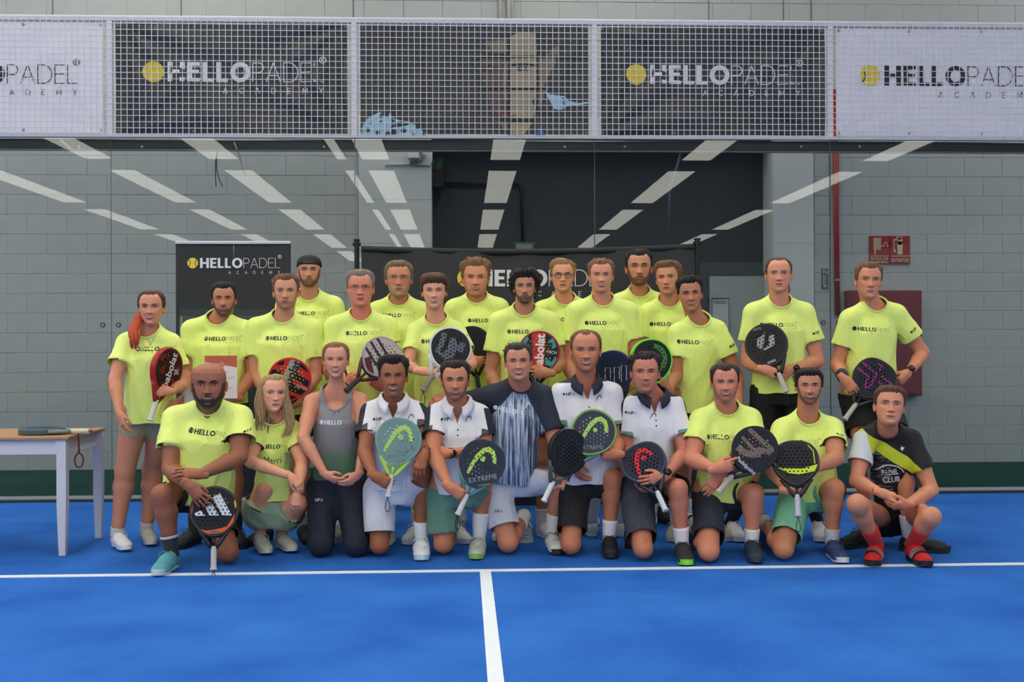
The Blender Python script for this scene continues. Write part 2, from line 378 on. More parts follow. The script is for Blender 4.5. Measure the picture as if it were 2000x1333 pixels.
# mesh fence above the glass
ZF0, ZF1 = GT+.005, 3.985
fr = empty('fence_frame', (0, YG, ZF0), label='white steel rail and posts holding the mesh above the glass wall', cat='fence frame')
rel(MB().box((-5.8, YG-.03, ZF1-.045), (6.6, YG+.02, ZF1), 0, .003).build('top_rail', WMET, fr), fr.location)
rel(MB().box((-5.8, YG-.03, ZF0-.01), (6.6, YG+.02, ZF0+.008)).build('bottom_rail', WMET, fr), fr.location)
for x in XS[1:-1]:
    rel(MB().box((x-.022, YG-.028, ZF0), (x+.022, YG+.02, ZF1-.045)).build('post', WMET, fr), fr.location)
WIRE = mat('white_wire', (205, 205, 210), .5)
labs = ['', 'white wire mesh over the white banner at the far left', 'white wire mesh over the left black club banner', 'white wire mesh over the painted face banner', 'white wire mesh over the right black club banner', 'white wire mesh over the white banner at the far right', '']
for k in range(1, len(XS)-2):
    a, b = XS[k], XS[k+1]; mb = MB(); r = .0026
    n = 40
    if k in (1, 5): wav = .012
    else: wav = 0
    for i in range(1, n):
        x = a+(b-a)*i/n; mb.box((x-r, YG-.045-2*r, ZF0-.005), (x+r, YG-.045, ZF1-.01))
    for j in range(20):
        z = ZF0+.012+j*.0505
        mb.box((a, YG-.045, z-r), (b, YG-.045+2*r, z+r))
    o = mb.build('mesh_fence', WIRE, None, ((a+b)/2, YG-.04, ZF0), label=labs[k], cat='wire mesh', group='wire mesh panels above the glass')
# banners behind the wire
def print2d(mb, items, fn, off=0):
    """items of (V2, faces, slot) mapped to 3D by fn(u, v)"""
    for V, F, s in items: mb.arr([fn(*p) for p in V], F, s+off)
def club_banner(name, x0, x1, dark, lx, lz, lw, label, fold=1.0):
    z0, z1 = ZF0+.025, ZF1-.06; nx, nz = 60, 30; y = YG+.0
    def Yf(x, z):
        u = (x-x0)/(x1-x0); v = (z-z0)/(z1-z0); s = 0
        for (cu, cv) in ((0, 1), (1, 1), (0, 0), (1, 0)):
            du, dv = abs(u-cu)*2, abs(v-cv); ang = math.atan2(dv, du+1e-6); rr = math.hypot(du, dv)
            s += .016*math.exp(-rr*1.4)*math.cos(ang*13+cu*2)*min(1, rr*6)
        return y-.018+fold*(s+.004*math.sin(u*9+v*5))
    V = [(x0+(x1-x0)*i/nx, Yf(x0+(x1-x0)*i/nx, z0+(z1-z0)*j/nz), z0+(z1-z0)*j/nz) for j in range(nz+1) for i in range(nx+1)]
    F = [[j*(nx+1)+i, j*(nx+1)+i+1, (j+1)*(nx+1)+i+1, (j+1)*(nx+1)+i] for j in range(nz) for i in range(nx)]
    bk = mat('banner_black_vinyl', (48, 48, 52), .42, var=.08, vscale=3) if dark else mat('banner_white_vinyl', (232, 230, 238), .5)
    root = empty(name, ((x0+x1)/2, y, z0), label=label, cat='banner')
    mb = MB(); mb.add(V, F); o = rel(mb.build('banner_cloth', bk, root, smooth=True), root.location)
    g = MB()
    for z in (z0+.02, z1-.02):
        for u in (.01, .33, .66, .99):
            x = x0+(x1-x0)*u; yy = Yf(x, z)-.002
            g.tube([(x+.009*math.cos(q), yy, z+.009*math.sin(q)) for q in np.linspace(0, 2*math.pi, 9)], .0035, 5, 0, False)
    rel(g.build('eyelets', STEEL, root), root.location)
    if lw:
        ink = cmat((225, 225, 230), .5) if dark else cmat((30, 28, 34), .5)
        yel = mat('ball_yellow', (232, 205, 62), .5)
        m2 = MB(); print2d(m2, logo2d(), lambda u, v: (lx+u*lw, Yf(lx+u*lw, lz+v*lw)-.004, lz+v*lw))
        rel(m2.build('printed_logo', [yel, ink if not dark else cmat((40, 40, 44), .5), ink, ink], root), root.location)
    return root, Yf, o
def PX(x, y): return P(x, y, YG)
bl = [(1, False, 'white club banner at the far left, cut by the picture edge'), (2, True, 'black club banner with a yellow ball logo, left of the painted face'), (4, True, 'black club banner with a yellow ball logo, right of the painted face'), (5, False, 'white club banner with a yellow ball at the far right')]
for k, dk, lb in bl:
    a, b = XS[k]+.05, XS[k+1]-.05
    px0, px1, py = {1: (-196, 154, 158), 2: (280, 634, 155), 4: (1222, 1562, 160), 5: (1677, 2026, 163)}[k]
    p0 = PX(px0, py+5); p1 = PX(px1, py+5)
    club_banner('club_banner', a, b, dk, p0[0], p0[2], p1[0]-p0[0], lb, 1.3 if dk else .5)
# banner with a painted face on a tiled ground (plain stand-in)
a, b = XS[3]+.05, XS[4]-.05
root, Yf, _ = club_banner('face_banner', a, b, True, 0, 0, 0, 'dark banner printed with a large shadowed face and pale blue shapes', .4)
def PXp(pts): return [tuple(PX(x, y)[[0, 2]]) for x, y in pts]
mb = MB(); FM = []
def fpoly(pts, c, d=.004):
    q = np.array(PXp(pts)); cm = cmat(c, .5)
    if cm not in FM: FM.append(cm)
    n = len(q); cen = q.mean(0); V = [(p[0], Yf(*p)-d, p[1]) for p in q]
    mb.arr(V, [list(range(n))], FM.index(cm))
Z = lambda x, y: (650+x/2.777, y/2.777)
sk = (158, 146, 118); sk2 = (128, 112, 92); sk3 = (92, 72, 62); dk = (44, 40, 40)
fpoly([Z(820, 230), Z(870, 215), Z(945, 205), Z(945, 300), Z(835, 290)], sk3)
fpoly([Z(835, 235), Z(945, 215), Z(945, 290), Z(870, 285)], sk2, .005)
fpoly([Z(962, 205), Z(1000, 180), Z(1100, 185), Z(1105, 305), Z(962, 305)], sk)
fpoly([Z(1120, 190), Z(1180, 195), Z(1215, 235), Z(1220, 300), Z(1190, 320), Z(1120, 300)], (52, 48, 46))
fpoly([Z(1190, 270), Z(1218, 250), Z(1225, 290), Z(1200, 360), Z(1160, 430), Z(1140, 480), Z(1115, 470), Z(1115, 320), Z(1150, 320)], sk2)
fpoly([Z(815, 320), Z(945, 318), Z(945, 480), Z(825, 470), Z(790, 380)], sk3)
fpoly([Z(962, 318), Z(1105, 318), Z(1105, 480), Z(962, 480)], sk)
fpoly([Z(965, 350), Z(1040, 345), Z(1100, 355), Z(1098, 365), Z(1040, 358), Z(968, 364)], (50, 42, 38), .006)
fpoly([Z(985, 374), Z(1025, 362), Z(1080, 368), Z(1060, 386), Z(1010, 388)], (60, 50, 46), .006)
fpoly([Z(1015, 372), Z(1045, 366), Z(1072, 371), Z(1055, 382), Z(1025, 383)], (150, 168, 196), .007)
fpoly(np.array([Z(*p) for p in disc2d((1045, 374), 8, 8)]), (30, 34, 44), .008)
fpoly([Z(800, 372), Z(850, 355), Z(900, 370), Z(860, 392), Z(810, 388)], (48, 40, 38), .006)
fpoly([Z(826, 376), Z(855, 370), Z(880, 378), Z(850, 386)], (96, 104, 122), .007)
fpoly([Z(925, 380), Z(950, 320), Z(955, 480), Z(948, 550), Z(930, 545), Z(918, 470)], sk2, .006)
fpoly([Z(830, 492), Z(945, 492), Z(945, 600), Z(890, 620), Z(850, 570)], sk3)
fpoly([Z(962, 492), Z(1105, 492), Z(1100, 590), Z(1085, 645), Z(962, 645)], sk)
fpoly([Z(1115, 485), Z(1150, 485), Z(1140, 540), Z(1115, 600)], sk2)
fpoly([Z(895, 605), Z(925, 598), Z(950, 604), Z(1005, 600), Z(1020, 612), Z(960, 622), Z(905, 618)], (118, 70, 62), .006)
fpoly([Z(900, 620), Z(960, 625), Z(1010, 618), Z(985, 634), Z(930, 640)], (132, 86, 74), .006)
fpoly([Z(900, 655), Z(945, 662), Z(950, 715), Z(925, 710)], sk2)
fpoly([Z(962, 665), Z(1080, 668), Z(1050, 715), Z(1030, 748), Z(962, 748)], sk)
for (x0_, y0_, x1_, y1_) in ((820, 306, 1390, 316), (810, 480, 1150, 490), (900, 648, 1090, 662), (948, 180, 958, 748), (1104, 180, 1114, 600), (800, 150, 806, 740), (320, 150, 325, 740), (488, 150, 494, 740)):
    fpoly([Z(x0_, y0_), Z(x1_, y0_), Z(x1_, y1_), Z(x0_, y1_)], (30, 28, 30), .009)
blu = (158, 196, 216)
fpoly([Z(1145, 492), Z(1175, 515), Z(1255, 525), Z(1275, 548), Z(1330, 562), Z(1390, 555), Z(1385, 565), Z(1320, 575), Z(1270, 580), Z(1240, 598), Z(1200, 595), Z(1180, 560)], blu)
fpoly([Z(1240, 530), Z(1262, 540), Z(1262, 585), Z(1250, 595)], (70, 96, 112), .006)
fpoly([Z(1112, 700), Z(1130, 695), Z(1155, 748), Z(1098, 748)], (58, 96, 160))
fpoly([Z(150, 740), Z(165, 680), Z(195, 640), Z(250, 612), Z(310, 618), Z(340, 650), Z(420, 665), Z(470, 695), Z(520, 745)], blu)
for (x_, y_, r_) in ((190, 708, 13), (265, 670, 14), (292, 626, 13), (385, 710, 15), (335, 720, 18), (462, 692, 13), (330, 660, 9), (245, 725, 14), (205, 665, 10), (440, 738, 12), (300, 735, 20), (495, 735, 10)):
    fpoly(np.array([Z(*p) for p in disc2d((x_, y_), r_, 10)]), (48, 52, 60), .007)
rel(mb.build('printed_face', FM, root), root.location)
# ------------------------------------------------------------------ things on the walls
RED = mat('fire_red', (140, 22, 28), .45); pw = YB-.03
x = P(1634, 500, pw)[0]
pp = empty('fire_pipe', (x, pw, 1.6), label='red vertical fire pipe with a grey clamp on the right wall', cat='pipe')
zp = P(1636, 616, pw)[2]
rel(MB().tube([(x-.01, pw, 3.9), (x, pw, 2.4), (x+.006, pw, zp)], .028, 14).build('pipe_run', RED, pp, smooth=True), pp.location)
zc = P(1637, 547, pw)[2]; rel(MB().cyl((x, pw, zc-.01), (x, pw, zc+.01), .036, 14).build('clamp', STEEL, pp), pp.location)
def sign(name, px0, py0, px1, py1, y, c, label, border=None):
    a = P(px0, py1, y); b = P(px1, py0, y); root = empty(name, ((a[0]+b[0])/2, y, a[2]), label=label, cat='sign')
    rel(MB().box((a[0], y-.004, a[2]), (b[0], y+.02, b[2]), 0, .002).build('sign_plate', cmat(c, .5), root), root.location)
    return root, a, b
IV = cmat((205, 190, 160), .5)
def sfn(a, b, y): # unit square on the sign
    return lambda u, v: (a[0]+(b[0]-a[0])*u, y-.0065, a[2]+(b[2]-a[2])*v)
def textfit(s, u0, u1, v0, v1, wt=.02):
    V, F = text2d(s, wt); return (V*[(u1-u0)/V[:, 0].max(), (v1-v0)/V[:, 1].max()]+[u0, v0], F, 0)
def rect(u0, v0, u1, v1, s=0): return (np.array([(u0, v0), (u1, v0), (u1, v1), (u0, v1)]), [[0, 1, 2, 3]], s)
SRD = (150, 26, 32); ys = YB-.012
r_, a_, b_ = sign('fire_hose_sign', 1698, 461, 1737, 516, ys, SRD, 'red fire hose sign reading BOCA DE INCENDIO, partly behind a head')
it = [rect(.04, .27, .96, .295), textfit('BOCA DE', .08, .92, .15, .23), textfit('INCENDIO', .08, .92, .03, .11)]
it += [rect(.2+i*.065, .5, .245+i*.065, .93) for i in range(6)]+[rect(.24, .34, .3, .5), rect(.58, .62, .95, .65)]+[(arc2d((.8, .7), .07, .015, 0, 2*math.pi, 12), strip_faces(12), 0)]
mb = MB(); print2d(mb, it, sfn(a_, b_, ys)); rel(mb.build('pictogram', IV, r_), r_.location)
r_, a_, b_ = sign('extinguisher_sign', 1738.5, 461, 1777, 516, ys, SRD, 'red EXTINTOR sign with a fire extinguisher picture')
it = [rect(.04, .27, .96, .295), textfit('EXTINTOR', .06, .94, .08, .2), rect(.36, .34, .62, .8), (disc2d((.49, .8), .13, 14), [list(range(14))], 0), rect(.45, .85, .53, .96), rect(.3, .93, .6, .97), rect(.17, .5, .21, .85), rect(.17, .84, .45, .88), rect(.17, .42, .27, .52)]
mb = MB(); print2d(mb, it, sfn(a_, b_, ys)); rel(mb.build('pictogram', IV, r_), r_.location)
r_, a_, b_ = sign('small_sign', 1605, 525, 1617.5, 564, ys, (84, 90, 94), 'small narrow dark grey sign on the wall left of the red pipe')
mb = MB(); print2d(mb, [rect(.15, .78, .35, .95), rect(.45, .78, .6, .95), rect(.7, .74, .9, .86), rect(.2, .1, .34, .68), rect(.45, .25, .58, .68), rect(.3, .08, .75, .2)], sfn(a_, b_, ys)); rel(mb.build('sign_print', cmat((165, 170, 174), .5), r_), r_.location)
a_ = P(1659, 775, YB-.16); b_ = P(1802, 567, YB-.16)
r_ = empty('fire_cabinet', ((a_[0]+b_[0])/2, YB-.1, a_[2]), label='dark red fire hose cabinet on the wall behind the man on the right', cat='cabinet')
rel(MB().box((a_[0], YB-.14, a_[2]), (b_[0], YB-.003, b_[2]), 0, .006).build('cabinet_body', mat('cabinet_red', (112, 22, 30), .4), r_), r_.location)
rel(MB().box((a_[0]+.03, YB-.148, a_[2]+.03), (b_[0]-.03, YB-.14, b_[2]-.03), 0, .003).build('door', mat('cabinet_red', (112, 22, 30), .4), r_), r_.location)
rel(MB().cyl((a_[0]+.06, YB-.17, a_[2]+.08), (a_[0]+.06, YB-.14, a_[2]+.08), .014, 10).build('lock', STEEL, r_), r_.location)
# notice on the recess door
yn = YB+.29
r_, a_, b_ = sign('framed_notice', 1390, 582, 1424, 650, yn, (176, 182, 188), 'framed paper notice on the pale door right of the wide banner')
mb = MB(); print2d(mb, [rect(0, 0, .04, 1), rect(.96, 0, 1, 1), rect(0, .96, 1, 1), rect(.1, .88, .9, .9), rect(.15, .83, .85, .845), rect(.2, .1, .8, .12)], sfn(a_, b_, yn)); rel(mb.build('notice_frame', cmat((60, 72, 92), .5), r_), r_.location)
# conduit and emergency light in the recess
yr = YB+.31
c0, c1, c2 = P(866, 358, yr), P(1018, 358, yr), P(1021, 472, yr)
r_ = empty('conduit', c1, label='thin dark conduit running across the recess and down to the emergency lamp', cat='conduit')
rel(MB().tube([c0, c1-A3(.05, 0, 0), c1-A3(.015, 0, .01), c1-A3(0, 0, .05), c2], .016, 8).build('conduit_run', cmat((26, 30, 33), .5), r_, smooth=True), r_.location)
a_ = P(1002, 492, yr-.05); b_ = P(1045, 474, yr-.05)
r_ = empty('emergency_lamp', (a_[0], yr-.05, a_[2]), label='grey emergency lamp box at the conduit end, above the wide banner', cat='lamp')
rel(MB().box((a_[0], yr-.08, a_[2]), (b_[0], yr+.04, b_[2]), 0, .01).build('lamp_housing', cmat((70, 80, 82), .5), r_), r_.location)
rel(MB().box((a_[0]+.03, yr-.088, a_[2]+.02), (b_[0]-.03, yr-.08, b_[2]-.02), 0, .003).build('diffuser', cmat((120, 132, 132), .3), r_), r_.location)
# camera box, bracket and pipework top left of the recess
yc = YB-.06
a_ = P(797, 312, yc); b_ = P(819, 297, yc)
r_ = empty('wall_speaker', (a_[0], yc, a_[2]), label='small white box on a bracket on the pale pillar under the beam', cat='speaker')
rel(MB().box((a_[0], yc-.08, a_[2]), (b_[0], yc+.02, b_[2]+.03), 0, .008).build('housing', cmat((205, 208, 212), .5), r_), r_.location)
rel(MB().tube([P(821, 296, yc), P(829, 304, yc), P(822, 314, yc), P(800, 318, yc)], .014, 8).build('bracket', cmat((130, 134, 138), .5), r_, smooth=True), r_.location)
r_ = empty('white_conduit', P(780, 321, YB-.05), label='thin white cable run bending around the pillar corner', cat='cable')
rel(MB().tube([P(752, 322, YB-.045), P(800, 321, YB-.045), P(838, 323, YB-.045), P(843, 316, YB-.05), P(843, 297, YB-.05)], .009, 6).build('cable_run', cmat((178, 182, 185), .5), r_, smooth=True), r_.location)
yc = YB+.15
a_ = P(843, 366, yc); b_ = P(866, 333, yc)
r_ = empty('dark_basket', (a_[0], yc, a_[2]), label='dark slatted box fixed at the upper left corner of the recess', cat='box')
for i in range(7):
    xx = a_[0]+(b_[0]-a_[0])*(i+.1)/7; rel(MB().box((xx, yc-.02, a_[2]), (xx+.016, yc+.14, b_[2]), 0, .002).build('slat', cmat((24, 26, 28), .6), r_), r_.location)
rel(MB().box((a_[0], yc, a_[2]+.01), (b_[0], yc+.12, b_[2]-.01)).build('box_core', cmat((16, 18, 20), .7), r_), r_.location)
r_ = empty('hanging_plant', P(855, 330, yc), label='green trailing plant above the dark slatted box', cat='plant')
for i in range(26):
    p = P(846+rng.uniform(0, 16), 331, yc+rng.uniform(0, .12)); q = p+A3(rng.uniform(-.03, .03), rng.uniform(-.03, .03), rng.uniform(.06, .17))
    w_ = A3(.006, 0, 0); rel(MB().add([p-w_, p+w_, (p+q)/2+w_*2.0, q, (p+q)/2-w_*2.0], [[0, 1, 2, 3, 4]]).build('leaf', cmat((34, 74, 34), .6), r_), r_.location)
# cables
def cable(pts, y, r, c, label, nm='cable'):
    pts = [P(px, py, y+ (rest[0] if rest else 0)) for px, py, *rest in pts]
    o = MB().tube(pts, r, 6).build(nm, cmat(c, .5), None, tuple(pts[0]), smooth=True, label=label, cat='cable'); return o
cable([(427, 285), (421, 315), (421, 345), (422, 365)], YG+.085, .004, (30, 32, 34), 'thin dark cable hanging behind the glass above the roll-up banner, left one')
cable([(424, 285), (423, 330), (428, 350), (435, 365)], YG+.085, .004, (30, 32, 34), 'thin dark cable hanging behind the glass, its end curling right')
cable([(457, 278), (462, 290), (470, 312), (474, 330), (480, 345)], YG+.04, .007, (190, 195, 200), 'pale strap hanging from the beam above the roll-up banner')
cable([(1337, 276), (1332, 292), (1324, 320), (1308, 370), (1305, 470)], YG+.16, .011, (96, 104, 112), 'grey strap hanging from the beam above the right end of the wide banner')
cable([(119, 275), (128, 282), (140, 293)], YG+.04, .009, (190, 195, 200), 'short pale strap end under the beam at the far left')
for i, (x, w) in enumerate(((977, .014), (994, .022), (1000, .012))):
    p = P(x, 20, YB-.05)[0]
    MB().cyl((p, YB-.04, 4.0), (p, YB-.04, 5.2), w, 10).build('wall_pipe', cmat((152, 150, 152), .5), None, (p, YB-.04, 4.0), smooth=True,
        label=['thin grey pipe on the top wall, leftmost of three', 'thicker grey pipe on the top wall, middle of three', 'thin grey pipe on the top wall, rightmost of three'][i], cat='pipe', group='pipes on the top wall')
# ------------------------------------------------------------------ roll-up banner
yb = 8.9
a_ = P(345, 1000, yb); a_[2] = .09; b_ = P(568, 476, yb); x0, x1, z1 = a_[0], b_[0], b_[2]
r_ = empty('rollup_banner', ((x0+x1)/2, yb, 0), label='tall black roll-up banner with club logo behind the dark-haired man', cat='banner')
rel(MB().box((x0-.02, yb-.08, 0), (x1+.02, yb+.1, .09), 0, .01).build('base', cmat((150, 152, 156), .4), r_), r_.location)
rel(MB().box((x0, yb-.02, z1-.005), (x1, yb+.02, z1+.018), 0, .004).build('top_bar', cmat((205, 206, 212), .4), r_), r_.location)
rel(MB().cyl(((x0+x1)/2, yb+.05, .05), ((x0+x1)/2, yb+.02, z1), .01, 8).build('support_pole', STEEL, r_), r_.location)
sh = MB(); nx = 12; V = [(x0+(x1-x0)*i/nx, yb+.012*math.sin(math.pi*i/nx), z) for z in (.09, z1) for i in range(nx+1)]
sh.add(V, [[i, i+1, nx+2+i, nx+1+i] for i in range(nx)]); rel(sh.build('banner_sheet', mat('rollup_print', (20, 22, 24), .45, var=.1, vscale=2), r_), r_.location)
def rp(pts): return [tuple(P(x, y, yb)[[0, 2]]) for x, y in pts]
mb = MB(); PM = []
def rpoly(pts, c, d=.003):
    q = rp(pts); cm = cmat(c, .5); 
    if cm not in PM: PM.append(cm)
    mb.arr([(p[0], yb+.012*math.sin(math.pi*(p[0]-x0)/(x1-x0))-d, p[1]) for p in q], [list(range(len(q)))], PM.index(cm))
rows_ = [(590, (24, 32, 30)), (604, (40, 54, 48)), (618, (62, 76, 68)), (634, (92, 104, 92)), (650, (96, 108, 96)), (662, (60, 76, 68)), (676, (34, 50, 46)), (700, (24, 40, 38)), (760, (20, 30, 30)), (900, (18, 22, 24))]
for i in range(len(rows_)-1):
    rpoly([(347, rows_[i][0]), (566, rows_[i][0]), (566, rows_[i+1][0]), (347, rows_[i+1][0])], rows_[i][1])
for (u0, v0, u1, v1, c) in ((353, 618, 382, 646, (128, 140, 112)), (384, 592, 392, 720, (26, 34, 34)), (347, 592, 350, 760, (14, 18, 18)), (470, 610, 560, 640, (120, 130, 120))):
    rpoly([(u0, v0), (u1, v0), (u1, v1), (u0, v1)], c, .0045)
# printed player: grey shirt, head with dark hair
rpoly([(452, 662), (470, 650), (500, 648), (516, 660), (520, 900), (455, 900)], (98, 104, 112), .006)
rpoly([(468, 612), (476, 604), (500, 604), (508, 612), (506, 634), (498, 648), (478, 648), (470, 636)], (150, 112, 96), .0075)
rpoly([(462, 628), (463, 614), (472, 604), (486, 600), (500, 602), (512, 610), (514, 620), (508, 622), (490, 618), (474, 622), (466, 634)], (20, 17, 18), .009)
p0 = P(366, 524, yb); p1 = P(548, 524, yb)
rel(mb.build('printed_scene', PM, r_), r_.location)
m2 = MB(); print2d(m2, logo2d(), lambda u, v: (p0[0]+u*(p1[0]-p0[0]), yb-.004, p0[2]+v*(p1[0]-p0[0])))
rel(m2.build('printed_logo', [mat('ball_yellow', (232, 205, 62), .5), cmat((20, 20, 22), .5), cmat((225, 225, 230), .5), cmat((225, 225, 230), .5)], r_), r_.location)
# ------------------------------------------------------------------ wide banner on a pole frame
yw = 8.75
L0 = P(697, 500, yw)[0]; L1 = P(1362, 500, yw)[0]; zl = P(697, 484, yw)[2]; zr = P(1362, 480, yw)[2]
r_ = empty('wide_banner', ((L0+L1)/2, yw, 0), label='wide black fabric banner with club logo hung between two poles behind the group', cat='banner')
for x, z, q in ((L0, zl, 471), (L1, zr, 469)):
    zt = P(700, q, yw)[2]
    rel(MB().cyl((x, yw, 0), (x, yw, zt), .019, 12).cyl((x, yw, zt), (x, yw, zt+.012), .026, 12).cyl((x-.03, yw, zt-.025), (x+.03, yw, zt-.025), .014, 10).build('pole', BLK, r_, smooth=False), r_.location)
    rel(MB().box((x-.25, yw-.03, 0), (x+.25, yw+.03, .02)).box((x-.03, yw-.25, 0), (x+.03, yw+.2, .02)).build('pole_foot', BLK, r_), r_.location)
xa, xb = L0+.035, L1-.03; nx, nz = 90, 40; zbt = .03
def ztop(u): return (zl-.012)+(zr-zl)*u-.03*math.sin(math.pi*u)
def wy(u, v):
    return yw-.01+.012*math.sin(u*40+v*4)*(v**3)+.014*math.sin(u*11+2*v)+.01*math.sin(u*23-v*9+1)*(1-abs(2*u-1))*.7
V = []; 
for j in range(nz+1):
    for i in range(nx+1):
        u = i/nx; v = j/nz; V.append((xa+(xb-xa)*u, wy(u, v), zbt+(ztop(u)-zbt)*v))
F = [[j*(nx+1)+i, j*(nx+1)+i+1, (j+1)*(nx+1)+i+1, (j+1)*(nx+1)+i] for j in range(nz) for i in range(nx)]
rel(MB().add(V, F).build('banner_cloth', mat('banner_fabric', (40, 41, 45), .6, bump=.3, bscale=15, var=.06, vscale=5), r_, smooth=True), r_.location)
hem = MB().tube([(xa+(xb-xa)*i/30, yw, ztop(i/30)+.0) for i in range(31)], .026, 8); rel(hem.build('top_sleeve', mat('banner_hem', (26, 27, 30), .7), r_, smooth=True), r_.location)
p0 = P(893, 560, yw); p1 = P(1190, 560, yw); lw = p1[0]-p0[0]
def wf(u, v):
    x = p0[0]+u*lw; z = p0[2]+v*lw; uu = (x-xa)/(xb-xa); vv = (z-zbt)/(ztop(uu)-zbt); return (x, wy(uu, vv)-.005, z)
m2 = MB(); print2d(m2, logo2d(), wf)
rel(m2.build('printed_logo', [mat('ball_yellow', (232, 205, 62), .5), cmat((20, 20, 22), .5), cmat((225, 225, 230), .5), cmat((225, 225, 230), .5)], r_), r_.location)
# ------------------------------------------------------------------ table
TW = mat('table_white', (206, 206, 214), .5, var=.03, vscale=20)
fl_ = PZ(123, 1085, 0); br_ = PZ(155, 1050, 0); zt = P(130, 852, fl_[1])[2]
r_ = empty('table', (fl_[0]-.6, (fl_[1]+br_[1])/2, 0), label='white table with an oak top at the left edge of the court', cat='table')
def leg(x, y, nm='leg'):
    w = .028; b = .019
    V = [(x+sx*b, y+sy*b, 0) for sx, sy in ((-1, -1), (1, -1), (1, 1), (-1, 1))]+[(x+sx*w, y+sy*w, .3) for sx, sy in ((-1, -1), (1, -1), (1, 1), (-1, 1))]+[(x+sx*w, y+sy*w, zt-.02) for sx, sy in ((-1, -1), (1, -1), (1, 1), (-1, 1))]
    F = [[3, 2, 1, 0], [8, 9, 10, 11]]+[[l*4+i, l*4+(i+1) % 4, (l+1)*4+(i+1) % 4, (l+1)*4+i] for l in (0, 1) for i in range(4)]
    rel(MB().add(V, F).build(nm, TW, r_), r_.location)
xf, xbk = fl_[0], fl_[0]+.02; y0, y1 = fl_[1], fl_[1]+.62
for x, y in ((xf, y0), (xbk, y1), (xf-1.15, y0), (xbk-1.15, y1)): leg(x, y)
for (lo, hi) in (((xf-1.15, y0-.012, zt-.11), (xf, y0+.012, zt-.02)), ((xf-1.15, y1-.012, zt-.11), (xf, y1+.012, zt-.02)), ((xf-.012, y0, zt-.11), (xf+.012, y1, zt-.02)), ((xf-1.162, y0, zt-.11), (xf-1.138, y1, zt-.02))):
    rel(MB().box(lo, hi).build('apron', TW, r_), r_.location)
def wood():
    m = mat('oak_top', (178, 136, 92), .45, bump=.1, var=.16, vscale=6, stretch=(.6, 9, 9)); return m
ZT = zt
rel(MB().box((xf-1.2, y0-.045, zt-.02), (xf+.05, y1+.045, zt), 0, .003).build('tabletop', wood(), r_), r_.location)
TABLE_Z = zt; TABLE_XY = (xf, y0, y1)
